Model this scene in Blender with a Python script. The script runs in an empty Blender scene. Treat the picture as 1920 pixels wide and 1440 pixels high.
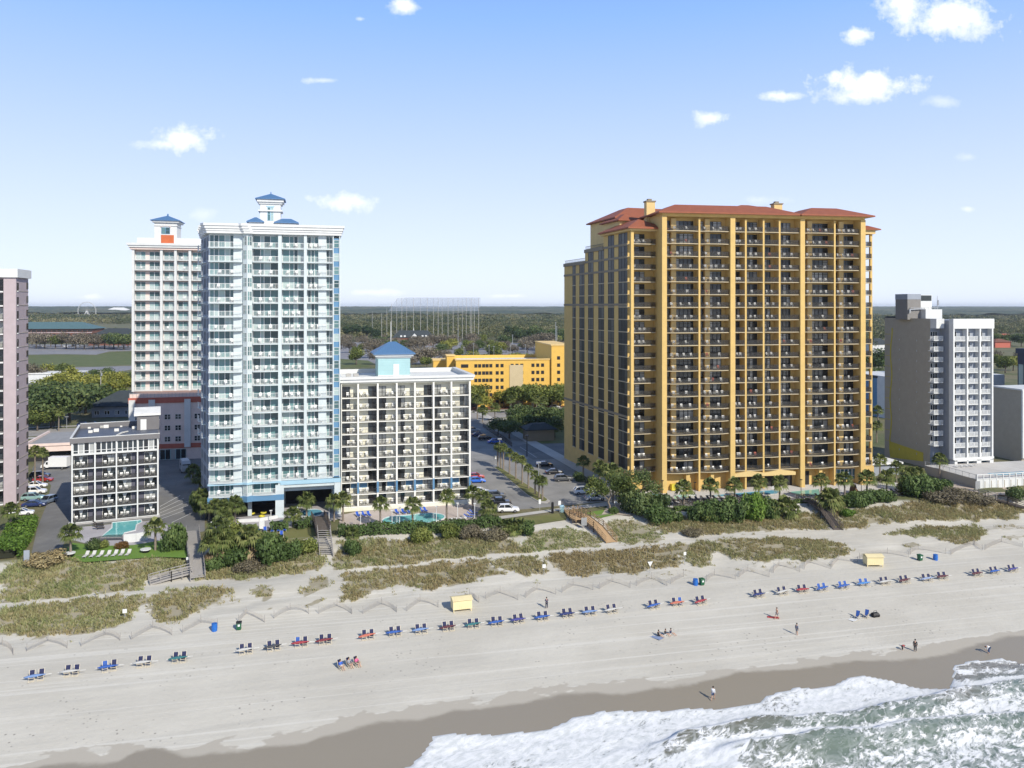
import bpy, math, random
import numpy as np
from mathutils import Vector, Matrix
R = math.radians
random.seed(7); RNG = np.random.default_rng(7)
SC = bpy.context.scene
COL = SC.collection
# ------------------------------------------------------------------ camera, sky, sun, exposure
F, HZ, H = 1500.0, 575.0, 50.0          # focal length and horizon row in photo pixels, camera height in metres
cam_d = bpy.data.cameras.new('camera'); cam = bpy.data.objects.new('camera', cam_d); COL.objects.link(cam)
cam.location = (0, 0, H); cam.rotation_euler = (R(90), 0, 0)
cam_d.sensor_width = 36; cam_d.lens = 36*F/1920; cam_d.shift_y = -(720-HZ)/1920
cam_d.clip_start = 0.5; cam_d.clip_end = 60000
SC.camera = cam
SUN_AZ = math.atan2(0.60, -0.80)        # from +Y clockwise towards +X
SUN_EL = R(35)
sd = Vector((math.sin(SUN_AZ)*math.cos(SUN_EL), math.cos(SUN_AZ)*math.cos(SUN_EL), math.sin(SUN_EL)))
sl = bpy.data.lights.new('sun', 'SUN'); sl.energy = 4.2; sl.angle = R(0.5); sl.color = (1, .935, .81)
so = bpy.data.objects.new('sun', sl); COL.objects.link(so)
so.rotation_euler = sd.to_track_quat('Z', 'Y').to_euler(); so.location = (60, -80, 200)
SC.view_settings.view_transform = 'Standard'; SC.view_settings.look = 'None'
SC.view_settings.exposure = 0.28; SC.view_settings.gamma = 1
SC.cycles.max_bounces = 6; SC.cycles.diffuse_bounces = 4; SC.cycles.glossy_bounces = 2
SC.cycles.transmission_bounces = 2; SC.cycles.volume_bounces = 0; SC.cycles.transparent_max_bounces = 6
SC.cycles.use_denoising = True

def sky_world():
    w = bpy.data.worlds.new('World'); SC.world = w; w.use_nodes = True
    nt = w.node_tree; nt.nodes.clear(); N = nt.nodes.new; L = nt.links.new
    def val(x): n = N('ShaderNodeValue'); n.outputs[0].default_value = x; return n.outputs[0]
    def m(op, a, b=None, c=None, clamp=False):
        n = N('ShaderNodeMath'); n.operation = op; n.use_clamp = clamp
        for i, s in enumerate((a, b, c)):
            if s is None: continue
            if isinstance(s, (int, float)): n.inputs[i].default_value = s
            else: L(s, n.inputs[i])
        return n.outputs[0]
    sky = N('ShaderNodeTexSky'); sky.sky_type = 'NISHITA'; sky.sun_disc = False
    sky.sun_elevation = SUN_EL; sky.sun_rotation = SUN_AZ; sky.altitude = 0
    sky.air_density = 1.0; sky.dust_density = 0.4; sky.ozone_density = 2.5
    tc = N('ShaderNodeTexCoord'); sp = N('ShaderNodeSeparateXYZ'); L(tc.outputs['Generated'], sp.inputs[0])
    yy = m('MAXIMUM', sp.outputs[1], 0.02)
    a = m('DIVIDE', sp.outputs[0], yy); b = m('DIVIDE', sp.outputs[2], yy)
    cb = N('ShaderNodeCombineXYZ'); L(a, cb.inputs[0]); L(b, cb.inputs[1])
    def noise(scale, det, rough, dx=0):
        mp = N('ShaderNodeMapping'); mp.inputs['Location'].default_value = (dx, dx*.7, 0); L(cb.outputs[0], mp.inputs[0])
        n = N('ShaderNodeTexNoise'); n.inputs['Scale'].default_value = scale; n.inputs['Detail'].default_value = det
        n.inputs['Roughness'].default_value = rough; L(mp.outputs[0], n.inputs[0]); return n.outputs[0]
    n1 = m('SUBTRACT', noise(16, 6, .62), .5); n2 = m('SUBTRACT', noise(55, 5, .6, 3.1), .5)
    nn = m('MULTIPLY_ADD', n2, 0.9, m('MULTIPLY', n1, 2.2))
    # clouds: centre and half size in view-independent directions (x/y, z/y), strength
    cl = [(350,260,74,27,1),(310,270,52,14,.7),(645,380,55,22,.9),(1335,224,36,17,.85),(1463,180,44,12,.9),(1630,160,104,36,1.15),(1600,180,70,20,.9),
          (1610,64,42,19,1.1),(1765,28,122,44,1.15),(1700,10,60,24,.9),(762,12,34,18,.9),(607,151,40,7,.5),(676,36,14,6,.5),(1765,190,40,12,.3),
          (170,556,26,7,.5),(960,555,46,5,.45),(700,548,60,7,.35),(1815,295,22,10,.25),(1420,375,50,10,.25),(1815,392,16,6,.35),(385,402,30,14,.25),(1290,470,200,8,.15)]
    tot = None; shade = None
    for cx, cy, w_, h_, s in cl:
        u = m('MULTIPLY', m('SUBTRACT', a, (cx-960)/F), F/w_); v = m('MULTIPLY', m('SUBTRACT', b, (HZ-cy)/F), F/h_)
        r = m('ADD', m('POWER', m('ABSOLUTE', u), 2.0), m('POWER', m('ABSOLUTE', v), 2.0))
        e = m('ADD', m('SUBTRACT', 1.0, m('POWER', r, .5)), m('MULTIPLY', nn, 1.45))
        k = m('MULTIPLY', m('MULTIPLY', e, 1.0, clamp=True), s)
        tot = k if tot is None else m('MAXIMUM', tot, k)
        sb = m('MULTIPLY', k, m('MULTIPLY_ADD', v, -.8, m('MULTIPLY_ADD', n1, 1.2, .1), clamp=True)); shade = sb if shade is None else m('MAXIMUM', shade, sb)
    tot = m('MINIMUM', m('MULTIPLY', tot, m('GREATER_THAN', sp.outputs[1], .03)), 1.0)
    tint = N('ShaderNodeMix'); tint.data_type = 'RGBA'; tint.blend_type = 'MULTIPLY'; tint.inputs[0].default_value = 1
    gr = N('ShaderNodeValToRGB'); e = gr.color_ramp.elements; L(m('MAXIMUM', sp.outputs[2], 0), gr.inputs[0])
    while len(e) < len(SKY_GRAD): e.new(.5)
    for i, (p, c) in enumerate(SKY_GRAD): e[i].position = p; e[i].color = tuple(c)+(1,)
    gs = N('ShaderNodeVectorMath'); gs.operation = 'SCALE'; L(gr.outputs[0], gs.inputs[0]); gs.inputs['Scale'].default_value = 7.6
    sm = N('ShaderNodeMix'); sm.data_type = 'RGBA'; sm.inputs[0].default_value = .93; L(sky.outputs[0], sm.inputs[6]); L(gs.outputs[0], sm.inputs[7])
    L(sm.outputs[2], tint.inputs[6]); tint.inputs[7].default_value = SKY_TINT
    mx = N('ShaderNodeMix'); mx.data_type = 'RGBA'; L(tot, mx.inputs[0]); L(tint.outputs[2], mx.inputs[6])
    cm = N('ShaderNodeMix'); cm.data_type = 'RGBA'; L(m('MULTIPLY', shade, .75), cm.inputs[0]); cm.inputs[6].default_value = CLOUD_RGB; cm.inputs[7].default_value = (5.9, 6.35, 7.3, 1); L(cm.outputs[2], mx.inputs[7])
    bg = N('ShaderNodeBackground'); bg.inputs[1].default_value = SKY_STR; L(mx.outputs[2], bg.inputs[0])
    out = N('ShaderNodeOutputWorld'); L(bg.outputs[0], out.inputs[0])
SKY_GRAD = [(0,(.77,.84,.97)), (.05,(.71,.80,.98)), (.11,(.63,.73,.98)), (.187,(.51,.64,.98)), (.34,(.27,.47,1.0)), (.48,(.14,.28,.60)), (.7,(.09,.17,.36)), (1,(.06,.12,.26))]
SKY_STR = 0.13; SKY_TINT = (1, 1, 1, 1); CLOUD_RGB = (8.6, 8.6, 8.8, 1)
sky_world()

# ------------------------------------------------------------------ helpers
TH = R(16); CT, ST = math.cos(TH), math.sin(TH)
def uv_of(x, y): return CT*x+ST*y, -ST*x+CT*y          # along the shore, inland
def xy_of(u, v): return CT*u-ST*v, ST*u+CT*v
PV = [-20000,-200,60,75,88,92,97,115,126,133,142,150,157,1400,6500,16000]
PZ = [-6,-5,-2.0,-1.2,-.05,.35,.8,2.4,3.1,3.6,4.2,5.1,6,6,34,34]
def prof(v, u=0.0):
    v = np.asarray(v, float); k = np.clip((v-138)/9, 0, 1)
    return np.interp(v+np.interp(u, [112,140], [0,10])*k*k*(3-2*k), PV, PZ)
def vnoise(x, y, seed=0):
    x = np.asarray(x, float); y = np.asarray(y, float)
    xi = np.floor(x).astype(np.int64); yi = np.floor(y).astype(np.int64); fx = x-xi; fy = y-yi
    fx = fx*fx*(3-2*fx); fy = fy*fy*(3-2*fy)
    def h(a, b):
        n = (a*374761393+b*668265263+seed*974634777) & 0xffffffff
        n = ((n ^ (n >> 13))*1274126177) & 0xffffffff
        return ((n ^ (n >> 16)) & 0xffff)/65535.0
    return (h(xi,yi)*(1-fx)+h(xi+1,yi)*fx)*(1-fy)+(h(xi,yi+1)*(1-fx)+h(xi+1,yi+1)*fx)*fy
def fbm(x, y, seed=0, o=3):
    s = 0; a = .5
    for k in range(o): s = s+a*vnoise(np.asarray(x)*2**k, np.asarray(y)*2**k, seed+k); a *= .5
    return s
def height(x, y):
    u, v = uv_of(np.asarray(x, float), np.asarray(y, float))
    z = prof(v, u)
    w = np.clip((v-122)/8, 0, 1)*np.clip((158-v)/5, 0, 1)
    z = z+w*(1.5*(fbm(u/13, v/8, 3)-.42)+.35*(fbm(u/3, v/2.2, 9)-.42))
    z = z+np.clip((v-90)/8, 0, 1)*np.clip((130-v)/8, 0, 1)*.07*(fbm(u/9, v/2.5, 5)-.4)
    return z
def gz(x, y): return float(height(x, y))
def G(px, py):
    """where the line of sight through a photo pixel meets the smooth terrain"""
    z = 5.0
    for _ in range(60):
        Y = (H-z)*F/(py-HZ); X = (px-960)/F*Y
        a, b = uv_of(X, Y); z = z*.5+.5*float(prof(b, a))
    return X, Y, gz(X, Y)
def proj(x, y, z): return 960+F*np.asarray(x)/np.asarray(y), HZ+F*(H-np.asarray(z))/np.asarray(y)

ORD = 'first second third fourth fifth sixth seventh eighth ninth tenth eleventh twelfth thirteenth fourteenth fifteenth sixteenth seventeenth eighteenth nineteenth twentieth'.split()
TENS = {20:'twenty',30:'thirty',40:'forty',50:'fifty',60:'sixty',70:'seventy',80:'eighty',90:'ninety'}
def nth(i):
    if i <= 20: return ORD[i-1]
    t, r = i//10*10, i % 10
    return TENS[t]+'-'+ORD[r-1] if r else TENS[t][:-1]+'ieth'
def tag(o, label=None, cat=None, group=None, kind=None):
    for k, v in (('label', label), ('category', cat), ('group', group), ('kind', kind)):
        if v: o[k] = v
    return o
def empty(name, loc, rz=0, parent=None, **kw):
    o = bpy.data.objects.new(name, None); COL.objects.link(o); o.location = loc; o.rotation_euler = (0, 0, rz); o.empty_display_size = .3
    if parent: o.parent = parent
    return tag(o, **kw)
def obj(name, mesh, parent=None, loc=(0,0,0), rz=0, sc=None, **kw):
    o = bpy.data.objects.new(name, mesh); COL.objects.link(o); o.location = loc; o.rotation_euler = (0, 0, rz)
    if sc is not None: o.scale = sc if hasattr(sc, '__len__') else (sc,)*3
    if parent: o.parent = parent
    return tag(o, **kw)
def copy_tree(o, parent=None):
    c = o.copy(); COL.objects.link(c)
    if parent: c.parent = parent
    for ch in list(o.children): copy_tree(ch, c)
    return c

class MB:
    def __init__(s): s.v = []; s.f = []; s.m = []
    def add(s, vs, fs, m=0):
        b = len(s.v); s.v += [tuple(p) for p in vs]; s.f += [tuple(i+b for i in f) for f in fs]; s.m += [m]*len(fs)
    def box(s, x0, y0, z0, x1, y1, z1, m=0):
        if x1 < x0: x0, x1 = x1, x0
        if y1 < y0: y0, y1 = y1, y0
        if z1 < z0: z0, z1 = z1, z0
        s.add([(x0,y0,z0),(x1,y0,z0),(x1,y1,z0),(x0,y1,z0),(x0,y0,z1),(x1,y0,z1),(x1,y1,z1),(x0,y1,z1)],
              [(0,3,2,1),(4,5,6,7),(0,1,5,4),(1,2,6,5),(2,3,7,6),(3,0,4,7)], m)
    def prism(s, poly, z0, z1, m=0, mt=None):
        a = sum(poly[i][0]*poly[(i+1) % len(poly)][1]-poly[(i+1) % len(poly)][0]*poly[i][1] for i in range(len(poly)))
        if a < 0: poly = poly[::-1]
        n = len(poly)
        zz0 = z0 if hasattr(z0, '__len__') else [z0]*n; zz1 = z1 if hasattr(z1, '__len__') else [z1]*n
        vs = [(p[0],p[1],zz0[i]) for i, p in enumerate(poly)]+[(p[0],p[1],zz1[i]) for i, p in enumerate(poly)]
        s.add(vs, [(i,(i+1) % n,n+(i+1) % n,n+i) for i in range(n)]+[tuple(range(n-1,-1,-1))], m)
        s.add(vs[n:], [tuple(range(n))], m if mt is None else mt)
    def beam(s, p, q, w, h=None, m=0):
        p = Vector(p); q = Vector(q); h = w if h is None else h; d = (q-p)
        if d.length < 1e-6: return
        d.normalize(); up = Vector((0,0,1)) if abs(d.z) < .95 else Vector((0,1,0))
        sx = d.cross(up).normalized()*(w/2); sz = sx.cross(d).normalized()*(h/2)
        vs = [e+a*sx+b*sz for e in (p, q) for a, b in ((-1,-1),(1,-1),(1,1),(-1,1))]
        s.add(vs, [(3,2,1,0),(4,5,6,7),(0,1,5,4),(1,2,6,5),(2,3,7,6),(3,0,4,7)], m)
    def tube(s, pts, rads, n=6, m=0):
        pts = [Vector(p) for p in pts]; b = len(s.v); vs = []
        for i, p in enumerate(pts):
            d = (pts[min(i+1, len(pts)-1)]-pts[max(i-1, 0)]).normalized()
            up = Vector((0,0,1)) if abs(d.z) < .9 else Vector((1,0,0))
            x = d.cross(up).normalized(); y = d.cross(x).normalized()
            for k in range(n):
                t = 2*math.pi*k/n; vs.append(p+(x*math.cos(t)+y*math.sin(t))*rads[i])
        fs = [(i*n+k, i*n+(k+1) % n, (i+1)*n+(k+1) % n, (i+1)*n+k) for i in range(len(pts)-1) for k in range(n)]
        fs += [tuple(range(n-1,-1,-1)), tuple((len(pts)-1)*n+k for k in range(n))]
        s.add(vs, fs, m)
    def ball(s, c, r, m=0, nu=8, nv=6):
        rx, ry, rz = r if hasattr(r, '__len__') else (r, r, r); vs = []
        for j in range(nv+1):
            ph = math.pi*j/nv
            for i in range(nu):
                t = 2*math.pi*i/nu; vs.append((c[0]+rx*math.sin(ph)*math.cos(t), c[1]+ry*math.sin(ph)*math.sin(t), c[2]-rz*math.cos(ph)))
        s.add(vs, [(j*nu+i, j*nu+(i+1) % nu, (j+1)*nu+(i+1) % nu, (j+1)*nu+i) for j in range(nv) for i in range(nu)], m)
    def hip(s, x0, y0, x1, y1, z, rise, run, m=0, th=.25):
        """hipped roof: eave rectangle, rises over run on every side, flat or ridge on top"""
        r = min(run, (x1-x0)/2-.01, (y1-y0)/2-.01); h = rise*r/run
        o = [(x0,y0),(x1,y0),(x1,y1),(x0,y1)]; t = [(x0+r,y0+r),(x1-r,y0+r),(x1-r,y1-r),(x0+r,y1-r)]
        vs = [(a,b,z-th) for a, b in o]+[(a,b,z) for a, b in o]+[(a,b,z+h) for a, b in t]
        s.add(vs, [(3,2,1,0),(0,1,5,4),(1,2,6,5),(2,3,7,6),(3,0,4,7),(4,5,9,8),(5,6,10,9),(6,7,11,10),(7,4,8,11),(8,9,10,11)], m)
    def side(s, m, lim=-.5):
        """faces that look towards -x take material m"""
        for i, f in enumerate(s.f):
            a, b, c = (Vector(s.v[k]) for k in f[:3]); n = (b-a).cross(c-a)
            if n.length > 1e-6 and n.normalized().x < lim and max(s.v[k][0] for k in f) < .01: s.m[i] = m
    def xform(s, f): s.v = [tuple(f(*p)) for p in s.v]; return s
    def mesh(s, name, mats, smooth=False):
        me = bpy.data.meshes.new(name); me.from_pydata(s.v, [], s.f)
        for mt in mats: me.materials.append(mt)
        if any(s.m): me.polygons.foreach_set('material_index', s.m)
        if smooth: me.polygons.foreach_set('use_smooth', [True]*len(me.polygons))
        me.update(); return me
    def build(s, name, mats, parent=None, loc=(0,0,0), rz=0, smooth=False, **kw):
        if not isinstance(mats, (list, tuple)): mats = [mats]
        return obj(name, s.mesh(name, mats, smooth), parent, loc, rz, **kw)

def np_mesh(name, V, Q, mats, attrs=None, mi=None):
    V = np.ascontiguousarray(V, np.float32); Q = np.ascontiguousarray(Q, np.int32); k = Q.shape[1]
    me = bpy.data.meshes.new(name); me.vertices.add(len(V)); me.vertices.foreach_set('co', V.ravel())
    me.loops.add(Q.size); me.loops.foreach_set('vertex_index', Q.ravel())
    me.polygons.add(len(Q)); me.polygons.foreach_set('loop_start', np.arange(0, Q.size, k, dtype=np.int32))
    for mt in mats: me.materials.append(mt)
    if mi is not None: me.polygons.foreach_set('material_index', np.asarray(mi, np.int32))
    for an, (dom, arr) in (attrs or {}).items():
        at = me.attributes.new(an, 'FLOAT', dom); at.data.foreach_set('value', np.ascontiguousarray(arr, np.float32))
    me.update(calc_edges=True); return me

# ------------------------------------------------------------------ materials
class NT:
    def __init__(s, name):
        s.mat = bpy.data.materials.new(name); s.mat.use_nodes = True; s.nt = s.mat.node_tree
        s.b = s.nt.nodes['Principled BSDF']; s.N = s.nt.nodes.new; s.L = s.nt.links.new
    def set(s, sock, v):
        if isinstance(v, bpy.types.NodeSocket): s.L(v, sock)
        elif v is not None: sock.default_value = v
    def obj_co(s, rz=0, scale=(1,1,1), geo=False):
        if geo: o = s.N('ShaderNodeNewGeometry').outputs['Position']
        else: o = s.N('ShaderNodeTexCoord').outputs['Object']
        mp = s.N('ShaderNodeMapping'); mp.vector_type = 'POINT'; s.L(o, mp.inputs[0])
        if rz:
            mp.inputs['Rotation'].default_value = (0, 0, rz)
            m2 = s.N('ShaderNodeMapping'); s.L(mp.outputs[0], m2.inputs[0]); m2.inputs['Scale'].default_value = scale; return m2.outputs[0]
        mp.inputs['Scale'].default_value = scale; return mp.outputs[0]
    def noise(s, co, sc, det=4, rough=.6):
        n = s.N('ShaderNodeTexNoise'); n.inputs['Scale'].default_value = sc; n.inputs['Detail'].default_value = det
        n.inputs['Roughness'].default_value = rough; s.set(n.inputs['Vector'], co); return n.outputs[0]
    def math(s, op, a, b=None, c=None, clamp=False):
        n = s.N('ShaderNodeMath'); n.operation = op; n.use_clamp = clamp
        for i, x in enumerate((a, b, c)): s.set(n.inputs[i], x)
        return n.outputs[0]
    def mapr(s, x, a, b, c=0., d=1.):
        n = s.N('ShaderNodeMapRange'); n.interpolation_type = 'SMOOTHSTEP'
        for i, k in enumerate((x, a, b, c, d)): s.set(n.inputs[i], k)
        return n.outputs[0]
    def mix(s, f, a, b, mode='MIX'):
        n = s.N('ShaderNodeMix'); n.data_type = 'RGBA'; n.blend_type = mode
        s.set(n.inputs[0], f); s.set(n.inputs[6], c4(a)); s.set(n.inputs[7], c4(b)); return n.outputs[2]
    def ramp(s, f, stops):
        n = s.N('ShaderNodeValToRGB'); e = n.color_ramp.elements
        while len(e) < len(stops): e.new(.5)
        for i, (p, c) in enumerate(stops): e[i].position = p; e[i].color = c4(c)
        s.set(n.inputs[0], f); return n.outputs[0]
    def attr(s, name):
        n = s.N('ShaderNodeAttribute'); n.attribute_name = name; return n.outputs['Fac']
    def bump(s, h, st=.5, dist=.05):
        n = s.N('ShaderNodeBump'); n.inputs['Strength'].default_value = st; n.inputs['Distance'].default_value = dist
        s.set(n.inputs['Height'], h); s.L(n.outputs[0], s.b.inputs['Normal'])
    def done(s, col=None, rough=.6, metal=0, spec=None):
        s.set(s.b.inputs['Base Color'], c4(col)); s.set(s.b.inputs['Roughness'], rough); s.b.inputs['Metallic'].default_value = metal
        if spec is not None: s.b.inputs['Specular IOR Level'].default_value = spec
        return s.mat
def c4(c): return c if c is None or isinstance(c, bpy.types.NodeSocket) else (tuple(c)+(1,))[:4]
def mul(c, k): return tuple(min(1, x*k) for x in c[:3])
def paint(name, col, rough=.7, var=.10, sc=.6, streak=True, spec=.3, metal=0):
    """weathered plain surface: broad blotches plus vertical run-off streaks"""
    t = NT(name); co = t.obj_co(geo=True)
    n = t.noise(co, sc, 5, .65)
    c = t.mix(t.mapr(n, .3, .75), mul(col, 1-var), mul(col, 1+var*.5))
    if streak:
        s = t.noise(t.obj_co(scale=(3.1, 3.1, .12), geo=True), 1.0, 3, .6)
        c = t.mix(t.mapr(s, .55, .8, 0, .5), c, mul(col, 1-1.8*var))
    t.bump(t.noise(co, 9, 3), .12, .02)
    return t.done(c, rough, metal, spec)
def plain(name, col, rough=.5, metal=0, spec=.4): 
    t = NT(name); n = t.noise(t.obj_co(), 6, 2)
    return t.done(t.mix(t.mapr(n, .3, .7), mul(col, .93), mul(col, 1.05)), rough, metal, spec)
def glass(name, dark, light, curtain=(.5,.5,.48), p_curtain=.35, rough=.06, spec=.6):
    """window pane: reflective, some panes show drawn curtains"""
    t = NT(name)
    oi = t.N('ShaderNodeObjectInfo').outputs['Random']; isl = t.N('ShaderNodeNewGeometry').outputs['Random Per Island']
    r = t.math('FRACT', t.math('ADD', t.math('MULTIPLY', oi, 7.31), t.math('MULTIPLY', isl, 3.77)))
    r2 = t.math('FRACT', t.math('MULTIPLY', r, 13.7))
    c = t.mix(r2, dark, light)
    c = t.mix(t.mapr(r, 1-p_curtain-.02, 1-p_curtain+.02), c, curtain)
    return t.done(c, rough, 0, spec)
def leafmat(name, dark, mid, light, tr=.25):
    t = NT(name); a = t.attr('tint')
    oi = t.N('ShaderNodeObjectInfo').outputs['Random']
    a2 = t.math('ADD', a, t.math('MULTIPLY', t.math('SUBTRACT', oi, .5), .25), clamp=True)
    c = t.ramp(a2, [(0, dark), (.5, mid), (1, light)])
    t.done(c, .6, 0, .25)
    d = t.N('ShaderNodeBsdfTranslucent'); t.L(c, d.inputs[0]); mx = t.N('ShaderNodeMixShader'); mx.inputs[0].default_value = tr
    t.L(t.b.outputs[0], mx.inputs[1]); t.L(d.outputs[0], mx.inputs[2]); t.L(mx.outputs[0], t.nt.nodes['Material Output'].inputs[0])
    return t.mat
M = {}
M['white'] = paint('white_stucco', (.63,.64,.63), .7, .07)
M['whitep'] = plain('white_paint', (.66,.67,.66), .5)
M['aqua_wall'] = paint('pale_aqua_stucco', (.54,.60,.61), .7, .09)
M['blueband'] = paint('blue_stucco', (.11,.24,.39), .65, .08)
M['bluelight'] = paint('light_blue_stucco', (.34,.52,.63), .65, .06)
M['teal'] = paint('teal_panel', (.34,.52,.54), .65, .06)
M['blueroof'] = plain('blue_metal_roof', (.08,.17,.32), .45)
M['cream'] = paint('cream_stucco', (.70,.68,.57), .75, .08)
M['creamw'] = paint('off_white_concrete', (.74,.73,.68), .75, .08)
M['concrete'] = paint('grey_concrete', (.42,.41,.39), .85, .12)
M['yellow'] = paint('ochre_yellow_stucco', (.60,.415,.15), .75, .08)
M['yellowl'] = paint('pale_yellow_stucco', (.64,.47,.21), .75, .07)
M['brownband'] = paint('grey_brown_stucco', (.25,.21,.15), .8, .08)
M['clay'] = paint('clay_red_metal_roof', (.29,.095,.048), .65, .12, streak=False)
M['slabcream'] = paint('cream_slab_edge', (.47,.40,.27), .75, .08)
M['greywall'] = paint('warm_grey_stucco', (.385,.35,.285), .85, .06)
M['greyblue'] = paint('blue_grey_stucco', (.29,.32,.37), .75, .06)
M['pink'] = paint('pink_stucco', (.43,.36,.375), .8, .07)
M['salmon'] = paint('salmon_stucco', (.74,.60,.54), .8, .08)
M['red'] = paint('brick_red_stucco', (.45,.13,.09), .8, .1)
M['brick'] = paint('brown_brick', (.19,.085,.06), .85, .12)
M['charcoal'] = paint('charcoal_cladding', (.075,.07,.085), .8, .1)
M['darkmetal'] = plain('dark_bronze_metal', (.03,.027,.025), .45)
M['steel'] = plain('galvanised_steel', (.45,.46,.47), .4, .6)
M['darkroof'] = paint('dark_slate_roof', (.045,.055,.06), .8, .12)
M['greenroof'] = paint('dull_green_metal_roof', (.09,.16,.17), .6, .1)
M['roofgrey'] = paint('grey_roof_membrane', (.30,.30,.30), .85, .15)
M['roofwhite'] = paint('white_roof_membrane', (.72,.72,.70), .8, .12)
M['roofblue'] = paint('ponding_blue_grey_roof', (.10,.115,.15), .5, .25, sc=.3)
M['void'] = plain('dark_interior', (.02,.02,.022), .8)
M['glass'] = glass('dark_glass', (.010,.012,.015), (.04,.055,.065), (.34,.35,.34), .22)
M['glassteal'] = glass('teal_glass', (.02,.055,.065), (.14,.27,.28), (.34,.44,.43), .22)
M['glassblue'] = glass('blue_glass', (.02,.05,.08), (.08,.18,.22), (.2,.3,.3), .1)
M['wood'] = paint('weathered_wood', (.33,.31,.29), .85, .15, sc=3, streak=False)
M['newwood'] = paint('fresh_tan_lumber', (.46,.31,.17), .8, .12, sc=3, streak=False)
M['brownwood'] = paint('brown_stained_wood', (.16,.09,.05), .8, .15, sc=3, streak=False)
M['darkwood'] = paint('dark_weathered_wood', (.12,.10,.085), .85, .15, sc=3, streak=False)
M['plastic'] = plain('white_plastic', (.75,.75,.73), .45)
M['tan'] = paint('pale_yellow_painted_ply', (.72,.62,.36), .7, .06)
M['bluep'] = plain('royal_blue_fabric', (.02,.08,.42), .7)
M['blackm'] = plain('black_metal', (.012,.012,.014), .5)
M['binblue'] = plain('blue_plastic', (.02,.13,.45), .45)
M['bingreen'] = plain('green_plastic', (.015,.10,.045), .5)
# ------------------------------------------------------------------ dune vegetation patches, outlined on the ground
def P(*a): return [tuple(a[i:i+2]) for i in range(0, len(a), 2)]
# (outline, density, height, greenness)
PATCH = [
 (P(0,1142,130,1126,269,1113,272,1130,262,1145,240,1152,246,1165,225,1178,177,1186,110,1190,60,1196,0,1192),1,.75,.42),
 (P(0,1070,60,1045,105,1040,160,1056,340,1046,352,1068,272,1092,262,1104,130,1118,0,1133),1,.9,.5),
 (P(277,1148,287,1117,344,1102,400,1104,420,1100,432,1108,412,1119,391,1130,362,1150,330,1168,292,1166),1,.75,.42),
 (P(352,1150,372,1128,420,1112,455,1118,440,1132,400,1142),.35,.5,.35),
 (P(380,1087,380,1050,424,1052,466,1050,539,1015,580,1017,600,1030,609,1050,607,1066,570,1075,445,1087),1,.9,.5),
 (P(474,1108,485,1097,505,1094,514,1105,512,1118,495,1125,478,1117),.8,.6,.4),
 (P(564,1112,575,1096,600,1080,616,1080,619,1096,605,1106,580,1122,567,1120),.8,.7,.4),
 (P(571,1136,580,1126,605,1120,613,1124,600,1134,578,1138),.8,.6,.35),
 (P(508,1142,514,1134,518,1140),.8,.5,.4),
 (P(624,1066,626,1040,640,1014,760,1012,830,1006,940,1000,963,1015,994,1033,911,1042,786,1055,640,1067),1,.85,.42),
 (P(640,1077,744,1064,917,1050,930,1062,944,1078,905,1084,880,1098,830,1098,811,1106,755,1098,700,1106,677,1124,646,1131,642,1100),1,.75,.2),
 (P(640,1120,700,1100,800,1104,900,1100,1010,1078,1020,1090,900,1115,760,1122),.16,.45,.3),
 (P(923,1056,952,1046,1002,1042,1020,1056,1032,1070,1012,1077,965,1077,945,1066),1,.75,.3),
 (P(985,1028,985,1008,1000,997,1062,989,1100,1000,1137,1016,1120,1026,1019,1033),1,.6,.62),
 (P(1155,1013,1126,977,1185,975,1215,985,1239,1000,1243,1014,1175,1021),1,.55,.6),
 (P(1023,1047,1054,1039,1175,1030,1237,1022,1262,1036,1280,1055,1278,1064,1229,1067,1194,1077,1113,1072,1100,1084,1080,1080,1039,1063),1,.75,.12),
 (P(1080,1086,1200,1078,1300,1068,1330,1078,1240,1092,1110,1096),.2,.45,.3),
 (P(1253,1024,1311,1016,1436,1008,1543,1011,1586,1022,1590,1037,1560,1046,1520,1048,1436,1052,1380,1048,1338,1032,1330,1062,1300,1064,1290,1052,1262,1038),1,.7,.38),
 (P(1340,1060,1440,1056,1540,1052,1560,1058,1440,1072,1350,1072),.22,.45,.3),
 (P(1245,1000,1300,1003,1436,996,1548,992,1556,985,1530,962,1436,965,1300,968,1225,972,1215,985),1,.8,.33),
 (P(1576,993,1611,990,1633,983,1750,974,1833,977,1917,973,1920,950,1858,938,1800,922,1767,926,1717,942,1667,950,1600,955,1552,950),1,.85,.3),
 (P(1660,1003,1693,992,1733,988,1828,985,1850,994,1838,1006,1822,1016,1800,1020,1750,1008,1715,1004,1690,1000,1668,1006),1,.7,.42),
 (P(1688,1020,1700,1016,1722,1024,1718,1028),.7,.5,.4),
 (P(1848,990,1880,984,1920,983,1920,990,1875,996),.4,.5,.3),
 (P(1880,1008,1920,1002,1920,1012,1890,1014),.6,.5,.42),
 (P(0,1205,150,1194,240,1180,245,1196,120,1206,0,1222),.2,.4,.35),
]
def inpoly(px, py, poly):
    c = np.zeros(px.shape, bool); n = len(poly)
    for i in range(n):
        x0, y0 = poly[i]; x1, y1 = poly[(i+1) % n]
        if y0 == y1: continue
        c ^= ((y0 > py) != (y1 > py)) & (px < (x1-x0)*(py-y0)/(y1-y0)+x0)
    return c
def line_uv(pts):
    q = sorted(uv_of(*G(a, b)[:2]) for a, b in pts); a = np.array(q); return a[:,0], a[:,1]
WET = line_uv(P(-200,1480,23,1434,140,1418,225,1408,262,1394,300,1394,361,1406,403,1399,469,1390,516,1387,572,1383,600,1369,680,1345,773,1336,867,1322,941,1312,1050,1294,1134,1290,1243,1278,1364,1250,1485,1246,1545,1242,1594,1227,1630,1230,1727,1223,1812,1203,1874,1187,1920,1183,2100,1165))
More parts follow.
